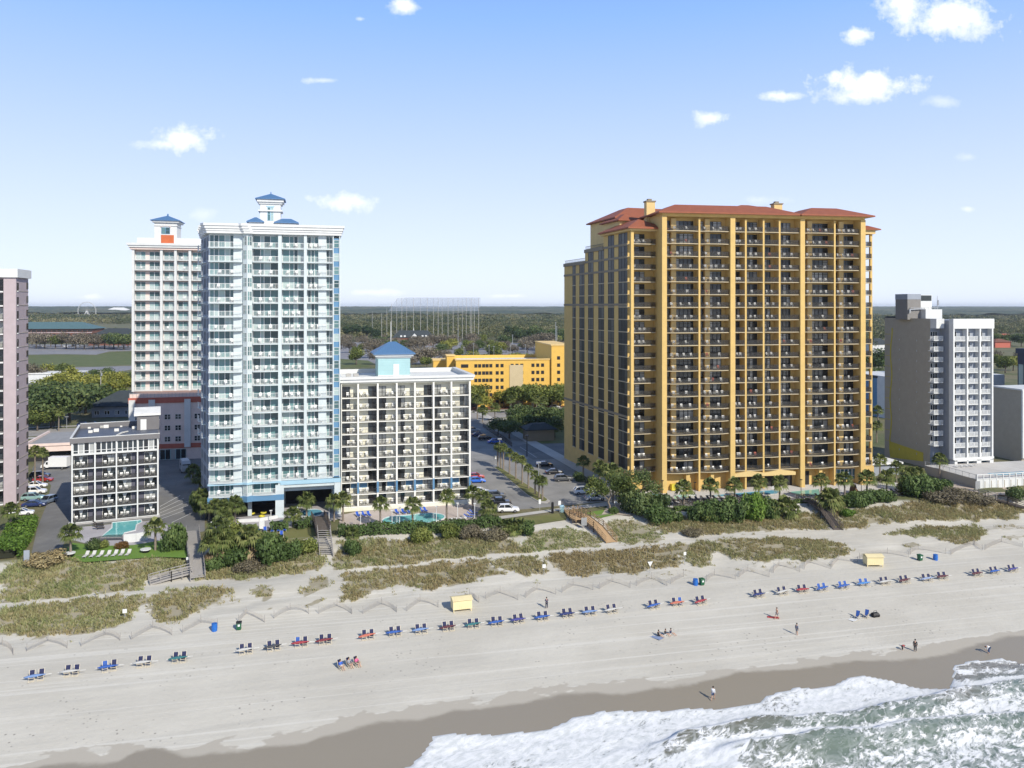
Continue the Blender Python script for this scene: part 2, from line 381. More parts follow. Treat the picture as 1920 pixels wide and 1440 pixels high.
WAT = line_uv(P(-300,1560,300,1500,700,1462,769,1432,796,1408,810,1382,838,1375,930,1375,990,1371,1026,1370,1062,1356,1075,1345,1129,1330,1183,1331,1243,1333,1280,1328,1364,1327,1425,1314,1443,1301,1473,1291,1515,1291,1545,1287,1603,1268,1630,1268,1666,1275,1721,1289,1780,1292,1786,1262,1790,1246,1815,1239,1845,1237,1870,1232,1900,1238,1935,1250,2000,1240,2200,1220))
CR1 = line_uv(P(1205,1424,1300,1388,1420,1364,1560,1352,1700,1332,1830,1302,1920,1290,2100,1270))
CR2 = line_uv(P(1340,1438,1455,1417,1605,1394,1760,1384,1920,1372,2100,1350))
def ff(line, u): return np.interp(u, line[0], line[1])

def make_ground():
    us = np.concatenate([[-14000,-8000,-4000,-2000,-1000,-600,-400,-300,-240],np.arange(-190,240.1,.9),[270,330,420,600,900,1500,3000,6000,14000]])
    vs = np.concatenate([[-900,-300,-100,0,30,50],np.arange(62,170.1,.85),[180,200,240,300,400,600,900,1400,2000,3000,4500,6500,9000,15000]])
    U, V = np.meshgrid(us, vs); X, Y = xy_of(U, V); Z = height(X, Y)
    nv, nu = U.shape; idx = np.arange(nu*nv).reshape(nv, nu)
    Q = np.stack([idx[:-1,:-1], idx[:-1,1:], idx[1:,1:], idx[1:,:-1]], -1).reshape(-1, 4)
    ok = Y > 20; px, py = proj(X, np.where(ok, Y, 20), Z); veg = np.zeros(X.shape); green = np.full(X.shape, .4)
    jx = (fbm(U/2.3, V/2.3, 21)-.45)*26; jy = (fbm(U/2.3, V/2.3, 33)-.45)*12
    for poly, d, h, g in PATCH:
        k = inpoly(px+jx, py+jy, poly) & ok
        veg = np.maximum(veg, k*min(1, .25+d*.6)); green = np.where(k, g, green)
    wet = V-ff(WET, U)
    land = np.clip((V+np.interp(U, [112,140], [0,10])-156)/1.5, 0, 1)
    me = np_mesh('ground', np.stack([X, Y, Z], -1).reshape(-1, 3), Q, [ground_mat()],
                 {'veg':('POINT', veg.ravel()), 'wet':('POINT', wet.ravel()), 'land':('POINT', land.ravel()), 'green':('POINT', green.ravel())})
    me.polygons.foreach_set('use_smooth', [True]*len(me.polygons))
    obj('ground', me, kind='structure')
def ground_mat():
    t = NT('sand_and_soil'); co = t.obj_co(geo=True)
    al = t.obj_co(rz=-TH, scale=(.035, .55, 1), geo=True)           # stretched along the shore: graded tracks
    n1 = t.noise(co, .07, 6, .62); n2 = t.noise(co, 1.6, 5, .65); tr = t.noise(al, 1.0, 5, .7)
    tr2 = t.noise(t.obj_co(rz=-TH+.05, scale=(.012, 1.6, 1), geo=True), 1.0, 3, .6)
    dry = t.mix(t.mapr(n1, .3, .7), (.50,.47,.402), (.575,.545,.472))
    dry = t.mix(t.mapr(tr, .42, .7, 0, .4), dry, (.43,.412,.365))
    dry = t.mix(t.mapr(tr2, .54, .66, 0, .6), dry, (.63,.605,.54))
    dry = t.mix(t.mapr(n2, .52, .8, 0, .18), dry, (.41,.385,.345))
    w = t.math('ADD', t.attr('wet'), t.math('MULTIPLY', t.math('SUBTRACT', t.math('ABSOLUTE', t.math('SUBTRACT', t.noise(t.obj_co(rz=-TH, scale=(.5, 1, 1), geo=True), .19, 4, .55), .5)), .09), 17))
    w2 = t.math('ADD', t.attr('wet'), t.math('MULTIPLY', t.math('SUBTRACT', t.noise(co, .12, 5, .6), .5), 4.0))
    damp = t.mapr(w, .30, -.15); soak = t.mapr(w2, -.9, -1.9)
    vp = t.N('ShaderNodeTexVoronoi'); vp.inputs['Scale'].default_value = 1.35; t.L(co, vp.inputs['Vector'])
    pr = t.math('MULTIPLY', t.mapr(vp.outputs['Distance'], .24, .12), t.mapr(t.noise(co, .16, 4, .7), .50, .62))
    pr = t.math('MULTIPLY', pr, t.math('MULTIPLY', t.mapr(t.attr('wet'), -1.5, 1.5), t.mapr(t.attr('wet'), 34, 20)))
    dry = t.mix(t.math('MULTIPLY', pr, .8), dry, (.24,.22,.19))
    c = t.mix(damp, dry, (.425,.39,.328)); c = t.mix(soak, c, (.275,.242,.19))
    vg = t.math('ADD', t.attr('veg'), t.math('MULTIPLY', t.math('SUBTRACT', t.noise(co, .9, 5, .7), .5), .9))
    soil = t.mix(t.noise(co, .5, 4, .6), (.27,.22,.13), (.19,.17,.085))
    c = t.mix(t.mapr(vg, .36, .72, 0, .7), c, soil)
    ln = t.mix(t.mapr(t.noise(co, .045, 6, .7), .35, .65), (.105,.12,.045), (.21,.175,.10))
    ln = t.mix(t.mapr(t.noise(co, .9, 5, .7), .35, .75, 0, .6), ln, (.07,.085,.03))
    c = t.mix(t.attr('land'), c, ln)
    hb = t.math('ADD', t.math('MULTIPLY', t.noise(co, 1.1, 6, .7), 1.0), t.math('MULTIPLY', tr, .6))
    st = t.mapr(w, -1.5, 1.5)
    b = t.N('ShaderNodeBump'); t.set(b.inputs['Strength'], t.math('MULTIPLY', st, .55)); b.inputs['Distance'].default_value = .13
    t.L(hb, b.inputs['Height']); t.L(b.outputs[0], t.b.inputs['Normal'])
    return t.done(c, t.mix(soak, (.9,.9,.9), (.42,.42,.42)), 0, .35)
make_ground()

def make_ocean():
    us = np.concatenate([[-14000,-3000,-1000,-400,-220],np.arange(-150,230.1,.55),[260,330,500,1000,3000,14000]])
    vs = np.concatenate([[-12000,-6000,-2000,-800,-400,-200,-100,-50,-10,20,40],np.arange(50,103.1,.38)])
    U, V = np.meshgrid(us, vs); X, Y = xy_of(U, V); S = height(X, Y)
    jit = (fbm(U/2.6, V*0+3.3, 41)-.44)*1.3
    e = ff(WAT, U)+jit-V                                             # metres seaward of the swash edge
    c1 = ff(CR1, U)+(fbm(U/5, U*0, 51)-.45)*2.2-V; c2 = ff(CR2, U)+(fbm(U/6, U*0, 57)-.45)*2.5-V
    fade1 = np.clip((U-38)/6, 0, 1); fade2 = np.clip((U-45)/6, 0, 1)
    def ridge(c, front, back): return np.where(c < 0, np.exp(-(c/front)**2), np.exp(-(c/back)**2))
    ch = (fbm(U/3.1, V/1.5, 61)-.44)+.5*(fbm(U/1.1, V/.7, 67)-.44)
    Z = .0+.8*fade1*ridge(c1, .8, 3.0)+1.3*fade2*ridge(c2, 1.0, 3.6)+.26*ch*np.clip(e/9, 0, 1)+.5*(fbm(U/16, V/6, 71)-.4)*np.clip(e/20, 0, 1)
    film = S+.025+.05*np.clip(e, 0, 1)*np.clip(1.4-e*.5, 0.2, 1)
    Z = np.where(e > 0, np.maximum(film, Z-np.clip(2-e, 0, 2)*.1), S-.35)
    d = np.where(e < .35, 1.0, np.where(e < 9, .62-.004*e, .58))
    d = d+.04*np.clip((50-U)/20, -1, 1)
    tongue = (U > 87.0) & (e > .45) & (V > ff(WAT, 84.0)-1.2)
    d = np.where(tongue, .46+.08*np.sin(V*2.0+U*.5), d)
    d = np.maximum(d, fade1*np.exp(-((c1+1.4)/1.5)**2)*.95); d = np.where(fade1*((c1 > .1) & (c1 < 2.3)) > .5, np.where(U < 56, .43, .48), d)
    d = np.maximum(d, fade2*np.exp(-((c2+1.0)/1.4)**2)*1.0); d = np.where(fade2*((c2 > .3) & (c2 < 3)) > .5, .46, d)
    d = np.where((c2 > 3) & (U > 40), .49, d)
    dep = np.clip((e-2)/6, 0, 1)*np.clip((U-35)/25, .2, 1)
    nv, nu = U.shape; idx = np.arange(nu*nv).reshape(nv, nu)
    Q = np.stack([idx[:-1,:-1], idx[:-1,1:], idx[1:,1:], idx[1:,:-1]], -1).reshape(-1, 4)
    t = NT('surf_water'); co = t.obj_co(rz=-TH-.45, scale=(.66, 1.2, 1), geo=True)
    wv = t.N('ShaderNodeTexNoise'); wv.inputs['Scale'].default_value = .35; wv.inputs['Detail'].default_value = 3; t.L(co, wv.inputs['Vector'])
    wm = t.N('ShaderNodeVectorMath'); wm.operation = 'MULTIPLY_ADD'; t.L(wv.outputs['Color'], wm.inputs[0]); wm.inputs[1].default_value = (2.2,2.2,0); t.L(co, wm.inputs[2])
    n = t.noise(wm.outputs[0], 1.15, 7, .68); n3 = t.noise(wm.outputs[0], 3.2, 4, .7)
    vo = t.N('ShaderNodeTexVoronoi'); vo.feature = 'DISTANCE_TO_EDGE'; vo.inputs['Scale'].default_value = .85; t.L(wm.outputs[0], vo.inputs['Vector'])
    fa = t.attr('foam'); lo = t.math('MULTIPLY', t.math('SUBTRACT', t.noise(co, .11, 3, .6), .5), .55)
    fd = t.math('ADD', fa, t.math('MULTIPLY', lo, t.mapr(fa, 1.0, .8)))
    nn = t.math('ADD', t.math('MULTIPLY', n, .72), t.math('MULTIPLY', n3, .28))
    lv = t.math('ADD', nn, t.math('SUBTRACT', fd, .98))
    foam = t.mapr(lv, -.06, .07)
    lace = t.math('MULTIPLY', t.mapr(vo.outputs['Distance'], .20, .03), t.mapr(fd, .32, .6, 0, .75))
    foam = t.math('MAXIMUM', foam, t.math('MULTIPLY', lace, t.mapr(n3, .3, .6, .3, 1)))
    foam = t.math('MAXIMUM', foam, t.mapr(fa, .93, 1.0))
    wc = t.mix(t.attr('deep'), (.19,.17,.135), (.155,.195,.15))
    wc = t.mix(t.mapr(n3, .4, .7, 0, .4), wc, (.20,.235,.205))
    c = t.mix(foam, wc, t.mix(t.mapr(n, .35, .65), (.60,.62,.61), (.82,.82,.81)))
    t.bump(t.math('ADD', t.math('MULTIPLY', n, .5), t.math('MULTIPLY', foam, .6)), .6, .18)
    m = t.done(c, t.mix(foam, (.25,.25,.25), (.9,.9,.9)), 0, .5)
    me = np_mesh('sea', np.stack([X, Y, Z], -1).reshape(-1, 3), Q, [m], {'foam':('POINT', d.ravel()), 'deep':('POINT', dep.ravel())})
    me.polygons.foreach_set('use_smooth', [True]*len(me.polygons))
    obj('water', me, kind='structure')
make_ocean()

# ------------------------------------------------------------------ flat sheets on the land
def asphalt(name, a, b, crack=True):
    t = NT(name); co = t.obj_co(geo=True); n = t.noise(co, .12, 6, .65); n2 = t.noise(co, 5, 3)
    c = t.mix(t.mapr(n, .3, .72), a, b); c = t.mix(t.mapr(n2, .4, .8, 0, .3), c, mul(a, .7))
    c = t.mix(t.mapr(t.noise(t.obj_co(rz=-TH, scale=(1, .12, 1), geo=True), .5, 4), .55, .75, 0, .5), c, mul(a, .6))
    return t.done(c, .88, 0, .3)
M['asphalt'] = asphalt('worn_asphalt', (.22,.215,.205), (.31,.30,.285)); M['asphaltd'] = asphalt('dark_asphalt', (.15,.148,.145), (.22,.215,.205))
M['road'] = asphalt('pale_road', (.27,.255,.235), (.34,.32,.295)); M['walk'] = asphalt('concrete_walk', (.42,.40,.37), (.52,.50,.46))
M['deckpink'] = asphalt('pinkish_paving', (.46,.39,.35), (.56,.49,.44)); M['deckpale'] = asphalt('pale_pool_paving', (.50,.48,.45), (.60,.58,.55))
M['deckgrey'] = asphalt('mauve_grey_paving', (.36,.34,.35), (.45,.43,.44)); M['lawn'] = asphalt('mown_lawn', (.11,.21,.03), (.16,.26,.05))
M['lawnd'] = asphalt('dry_lawn', (.14,.15,.045), (.20,.185,.075)); M['field'] = asphalt('field_grass', (.09,.12,.035), (.14,.15,.055))
M['lotfar'] = asphalt('far_parking', (.21,.21,.225), (.29,.285,.29)); M['sandpath'] = asphalt('pink_sand_soil', (.42,.34,.27), (.52,.45,.37))
M['line'] = plain('white_road_paint', (.62,.62,.60), .7); M['mulch'] = asphalt('red_brown_mulch', (.16,.07,.045), (.22,.10,.06))
def poolmat(name, a, b):
    t = NT(name); n = t.noise(t.obj_co(scale=(1, 2, 1), geo=True), 1.1, 3); t.bump(t.noise(t.obj_co(geo=True), 2.2, 3), .25, .05)
    return t.done(t.mix(n, a, b), .06, 0, .5)
M['pool'] = poolmat('turquoise_pool_water', (.10,.42,.42), (.20,.56,.54)); M['poolb'] = poolmat('blue_pool_water', (.10,.34,.50), (.20,.48,.60)); M['poolg'] = poolmat('green_pool_water', (.16,.42,.36), (.24,.52,.44))
def W(px, py, z=6.0):
    Y = (H-z)*F/(py-HZ); return ((px-960)/F*Y, Y)
def sheet(name, poly, mat, off, uv=False, thick=0):
    mb = MB(); q = [xy_of(*p) for p in poly] if uv else [W(*p) for p in poly]
    mb.prism(q, 5.6 if thick else 6+off-.003, 6+off)
    return mb.build(name, [M[mat]], kind='structure')
sheet('parking_lot', P(58,1042,70,990,86,950,96,910,60,880,70,860,390,856,396,900,384,955,384,996,338,1006,300,985,297,974,133,988,110,1042), 'asphaltd', .02)
sheet('parking_lot', P(884,964,1142,940,1172,936,1125,909,1050,866,1000,838,930,797,880,770,840,770,850,900), 'asphalt', .02)
sheet('driveway', P(958,838,985,833,1064,831,1064,860,1000,862), 'asphaltd', .026)
sheet('sidewalk', P(884,770,900,770,965,806,1066,860,1155,908,1185,934,1172,936,1120,907,1050,866,1000,838,930,797), 'walk', .10)
sheet('sidewalk', P(934,969,1142,941,1215,934,1230,940,1150,948,1050,958,938,974), 'walk', .094)
sheet('road', P(-700,306,-700,323,900,323,900,306), 'road', .03, uv=True)
sheet('sidewalk', P(-700,300,-700,303,900,303,900,300), 'walk', .1, uv=True)
sheet('sidewalk', P(-700,326,-700,329,900,329,900,326), 'walk', .1, uv=True)
sheet('parking_lot', P(-400,200,-400,294,-170,294,-170,250,-115,225,-115,200), 'asphaltd', .016, uv=True)
sheet('parking_lot', P(560,668,690,676,720,690,860,672,1120,668,1120,650,900,640,700,640,560,646), 'lotfar', .04)
sheet('parking_lot', P(-80,668,110,664,180,665,205,659,250,658,380,655,380,646,-80,646), 'lotfar', .04)
sheet('parking_lot', P(-80,712,70,712,110,690,250,686,250,692,200,702,120,720,-80,724), 'lotfar', .04)
sheet('field', P(-80,669,110,665,180,666,206,660,250,659,700,652,720,668,690,688,560,694,250,684,-80,694), 'field', .02)
sheet('lawn', P(108,1046,136,1018,180,1022,230,1014,345,1012,352,1046,300,1044,160,1054), 'lawn', .015)
sheet('lawn', P(380,1010,480,1000,530,994,586,988,592,1004,560,1014,470,1022,384,1026), 'lawnd', .015)
sheet('lawn', P(938,976,1060,961,1062,974,1000,984,960,992), 'lawnd', .018)
sheet('lawn', P(1098,962,1130,956,1156,964,1122,972), 'lawn', .018)
sheet('path', P(1140,948,1160,944,1196,960,1182,967,1140,963,1128,965), 'sandpath', .026)
sheet('path', P(1690,890,1728,890,1780,902,1836,918,1980,906,1980,924,1850,929,1800,924,1740,908), 'sandpath', .03)
# white lines of the bays
def lines(rows, w=.14):
    for a, b in rows:
        p, q = W(*a), W(*b); mb = MB(); d = Vector((q[0]-p[0], q[1]-p[1], 0)).normalized(); n = Vector((-d.y, d.x, 0))*w/2
        mb.add([(p[0]-n.x,p[1]-n.y,6.034),(q[0]-n.x,q[1]-n.y,6.034),(q[0]+n.x,q[1]+n.y,6.034),(p[0]+n.x,p[1]+n.y,6.034)], [(0,1,2,3)])
        mb.build('parking_line', [M['line']], kind='structure')
lines([((300,956),(345,934)),((300,962),(352,940)),((300,968),(352,948)),((300,974),(350,956)),((322,980),(360,962)),((300,950),(338,929)),((345,955),(372,956)),
       ((884,843),(934,843)),((884,833),(925,832)),((958,842),(990,861)),((975,838),(1006,858)),((1050,905),(1078,903)),((1072,918),(1104,913)),((1030,890),(1056,888)),((1000,850),(1012,849)),((1086,934),(1104,927))])
# planted kerb island with the palm row
isl = [W(*p) for p in P(923,874,930,872,1005,920,1031,940,1026,944,1012,943,990,930)]
mb = MB(); mb.prism(isl, 5.7, 6.16, 0); c = (sum(p[0] for p in isl)/7, sum(p[1] for p in isl)/7)
mb.build('kerb', [M['walk']], kind='structure')
mb = MB(); mb.prism([(p[0]+(c[0]-p[0])*.09, p[1]+(c[1]-p[1])*.09) for p in isl], 6.0, 6.2); mb.build('planting_bed', [M['lawnd']], kind='structure')
sheet('pool_deck', P(632,992,640,966,668,960,884,944,906,958,890,985,760,992,690,996), 'deckpink', .06, thick=1)
sheet('pool_deck', P(118,1008,133,990,300,975,330,998,322,1010,250,1022,180,1024), 'deckgrey', .06, thick=1)
sheet('pool_deck', P(392,990,400,974,520,964,520,930,640,930,640,972,590,984,480,996), 'deckgrey', .05, thick=1)
sheet('pool_deck', P(1185,925,1240,918,1640,900,1730,912,1720,930,1620,940,1480,946,1260,952,1200,940), 'deckpale', .06, thick=1)
sheet('planting_bed', P(880,782,1060,782,1060,830,985,832,960,830,905,796), 'lawnd', .012)
sheet('mulch_bed', P(880,764,1060,756,1060,763,880,770), 'mulch', .06)
sheet('planting_bed', P(1064,862,1082,862,1190,926,1186,934,1156,908), 'mulch', .045)

def pool(poly, mat, label, off=.06, cop=.32, copmat='whitep'):
    q = [W(*p, z=6.1) for p in poly]; cx = sum(p[0] for p in q)/len(q); cy = sum(p[1] for p in q)/len(q)
    e = empty('swimming_pool', (cx, cy, 6.0), label=label, cat='pool'); loc = [(a-cx, b-cy) for a, b in q]
    def grow(k): return [(a*(1+k/max(.5, math.hypot(a, b))), b*(1+k/max(.5, math.hypot(a, b)))) for a, b in loc]
    mb = MB(); o = grow(cop); n = len(o)
    vs = [(a,b,-.2) for a,b in o]+[(a,b,.17) for a,b in o]+[(a,b,.17) for a,b in loc]+[(a,b,-.2) for a,b in loc]
    mb.add(vs, [f for i in range(n) for j in [(i+1) % n] for f in ((i,j,n+j,n+i),(n+i,n+j,2*n+j,2*n+i),(2*n+i,2*n+j,3*n+j,3*n+i))])
    mb.build('coping', [M[copmat]], e)
    mb = MB(); mb.add([(a,b,.10) for a,b in loc], [tuple(range(n))]); mb.build('water', [M[mat]], e)
    return e
def smooth_poly(p, it=2):
    for _ in range(it):
        p = [(a[0]*k+b[0]*(1-k), a[1]*k+b[1]*(1-k)) for a, b in zip(p, p[1:]+p[:1]) for k in (.75, .25)]
    return p
pool(P(211,980,264,975,265,979,255,984,253,994,233,999,228,1007,190,1007,211,990), 'pool', 'angular turquoise pool in front of the low dark grey motel')
pool(smooth_poly(P(716,975,730,968,770,966,788,963,815,962,834,966,832,973,810,979,780,984,740,985,718,982)), 'pool', 'kidney shaped turquoise pool in front of the cream hotel')
pool(smooth_poly(P(560,963,575,955,600,955,606,963,590,968,566,968)), 'poolb', 'small blue pool in the shade under the blue and white tower')
pool(P(1218,925,1250,929,1262,936,1240,937), 'poolg', 'green pool wedge left of the yellow tower pool deck', copmat='walk')
pool(smooth_poly(P(1262,930,1282,927,1298,929,1290,936,1266,938)), 'poolg', 'small round green pool beside the left end of the loungers', copmat='walk')
pool(P(1480,922,1535,917,1538,928,1500,931), 'poolg', 'green pool by the dark wooden ramp of the yellow tower', copmat='walk')
pool(P(1330,929,1445,919,1462,921,1456,926,1340,932), 'poolb', 'long narrow blue channel pool along the yellow tower', copmat='walk')
# ------------------------------------------------------------------ facade kit
class Rep:
    """repeats of one part on one building: the 100 nearest as objects of their own, the rest as one part"""
    def __init__(s, parent, name): s.p = parent; s.n = name; s.items = []
    def add(s, mesh, loc, rz=0, mats=None): s.items.append((mesh, loc, rz))
    def finish(s):
        mw = Matrix.Translation(s.p.location) @ Matrix.Rotation(s.p.rotation_euler.z, 4, 'Z')
        s.items.sort(key=lambda it: ((mw @ Vector(it[1]))-Vector((0,0,H))).length)
        for me, loc, rz in s.items[:100]: obj(s.n, me, s.p, loc, rz)
        rest = s.items[100:]
        if rest:
            o = obj(s.n+'_group', merge(s.n+'_group', rest), s.p, kind='stuff'); o['label'] = 'the farther ones of the same kind on this building'
def merge(name, items):
    V = []; Fs = []; MI = []; mats = []; b = 0; cache = {}
    for me, loc, rz in items:
        if me.name not in cache:
            co = np.empty(len(me.vertices)*3); me.vertices.foreach_get('co', co)
            cache[me.name] = (co.reshape(-1, 3), [tuple(p.vertices) for p in me.polygons], [p.material_index for p in me.polygons], list(me.materials))
        co, fs, mi, ml = cache[me.name]
        rm = []
        for mt in ml:
            if mt not in mats: mats.append(mt)
            rm.append(mats.index(mt))
        c, sn = math.cos(rz), math.sin(rz); rot = np.array([[c,sn,0],[-sn,c,0],[0,0,1]])
        V.append(co@rot+np.array(loc)); Fs += [tuple(i+b for i in f) for f in fs]; MI += [rm[i] for i in mi]; b += len(co)
    out = bpy.data.meshes.new(name); out.from_pydata(np.concatenate(V).tolist(), [], Fs)
    for mt in mats: out.materials.append(mt)
    out.polygons.foreach_set('material_index', MI); out.update(); return out

def balcony(w, d, rail, slab, bow=0, rh=1.05, sp=.2, th=.22, sides=(0, 0), pk=.045, n=1, solid=0):
    """slab with a picket railing; front edge on y=0 (bowed out by bow), floor on z=0, x from 0 to w"""
    mb = MB(); n = 8 if bow else n
    ys = lambda t: -4*bow*t*(1-t)
    edge = [(w*i/n, ys(i/n)) for i in range(n+1)]
    mb.prism(edge+[(w, d), (0, d)], -th, 0, 1)
    segs = list(zip(edge, edge[1:]))
    if sides[0]: segs.append(((0, 0), (0, sides[0])))
    if sides[1]: segs.append(((w, 0), (w, sides[1])))
    for (ax, ay), (bx, by) in segs:
        L_ = math.hypot(bx-ax, by-ay); ox, oy = (0, .06) if abs(bx-ax) > abs(by-ay) else ((.06 if ax < w/2 else -.06), .0)
        a = Vector((ax+ox, ay+oy, 0)); b = Vector((bx+ox, by+oy, 0))
        for z, t in ((rh, .07), (.10, .05)): mb.beam(a+Vector((0,0,z)), b+Vector((0,0,z)), .06, t, 0)
        if solid: mb.beam(a+Vector((0,0,rh*.5)), b+Vector((0,0,rh*.5)), .015, rh*.85, 2)
        k = max(1, round(L_/sp))
        for i in range(k):
            p = a.lerp(b, (i+.5)/k); q = pk if i % 8 else pk*1.7; mb.box(p.x-q/2, p.y-q/2, .1, p.x+q/2, p.y+q/2, rh-.02, 0)
    return mb.mesh('balcony', [M[rail], M[slab]]+([M[solid]] if solid else []))
def window(panes, h, frame, gl, z0=0., t=.07, mid=None, sill=None):
    """panes = list of (x0, x1); glass set behind a proud frame, facing -y from y=0"""
    mb = MB()
    for x0, x1 in panes:
        mb.add([(x0+t*.5,.015,z0+t*.5),(x1-t*.5,.015,z0+t*.5),(x1-t*.5,.015,h-t*.5),(x0+t*.5,.015,h-t*.5)], [(0,1,2,3)], 1)
        mb.box(x0, -.04, z0, x0+t, .03, h, 0); mb.box(x1-t, -.04, z0, x1, .03, h, 0)
        mb.box(x0+t, -.035, z0, x1-t, .03, z0+t, 0); mb.box(x0+t, -.035, h-t, x1-t, .03, h, 0)
        if mid: mb.box(x0+t, -.03, mid-t/2, x1-t, .03, mid+t/2, 0)
    if sill: mb.box(min(p[0] for p in panes)-.08, -.14, z0-.2, max(p[1] for p in panes)+.06, .02, z0, 2)
    return mb.mesh('window', [M[frame], M[gl]]+([M[sill]] if sill else []))
class Fac:
    def __init__(s, name, label, cat, x, y, ang, z=6.0):
        s.x, s.y, s.a = x, y, R(ang); s.e = empty(name, (x, y, z), s.a, label=label, cat=cat); s.z = z
        s.c, s.s = math.cos(s.a), math.sin(s.a)
    def lx(s, px, d=0):
        """local x where the sight line at photo column px crosses the plane local y=d"""
        t = (px-960)/F; bx, by = s.x-s.s*d, s.y+s.c*d
        return (t*by-bx)/(s.c-t*s.s)
    def lz(s, py, lx, ly=0): return H-(py-HZ)*(s.y+s.s*lx+s.c*ly)/F-s.z
    def world(s, lx, ly, lz): return Vector((s.x+s.c*lx-s.s*ly, s.y+s.s*lx+s.c*ly, s.z+lz))
BCH = []                                            # balcony chairs: (distance, world position, turn, mesh key, label)
def put_chairs(f, lx, ly, lz, kinds, where, rz=None):
    names = {2:('left of the pair','right of the pair'), 3:('left of the three','middle of the three','right of the three'), 1:('',)}.get(len(kinds))
    for i, (dx, k) in enumerate(kinds):
        p = f.world(lx+dx, ly, lz); nm = names[i] if names else ''
        BCH.append(((p-Vector((0,0,H))).length, p, f.a+(random.uniform(-.5,.5) if rz is None else rz), k, nm, where))

t = NT('dark_rail_mesh'); t.done((.03,.03,.03), .6); t.b.inputs['Alpha'].default_value = .45; M['meshdark'] = t.mat
M['sideshade'] = paint('side_painted_shade', (.36,.40,.45), .75, .08); M['glassdk'] = glass('shaded_dark_glass', (.008,.010,.011), (.026,.03,.032), (.08,.08,.07), .18, rough=.3, spec=.25)  # side stucco: aqua wall darkened, its shade put into the colour
t = NT('dark_rail_infill'); t.done((.03,.03,.03), .6); t.b.inputs['Alpha'].default_value = .34; M['meshrail'] = t.mat
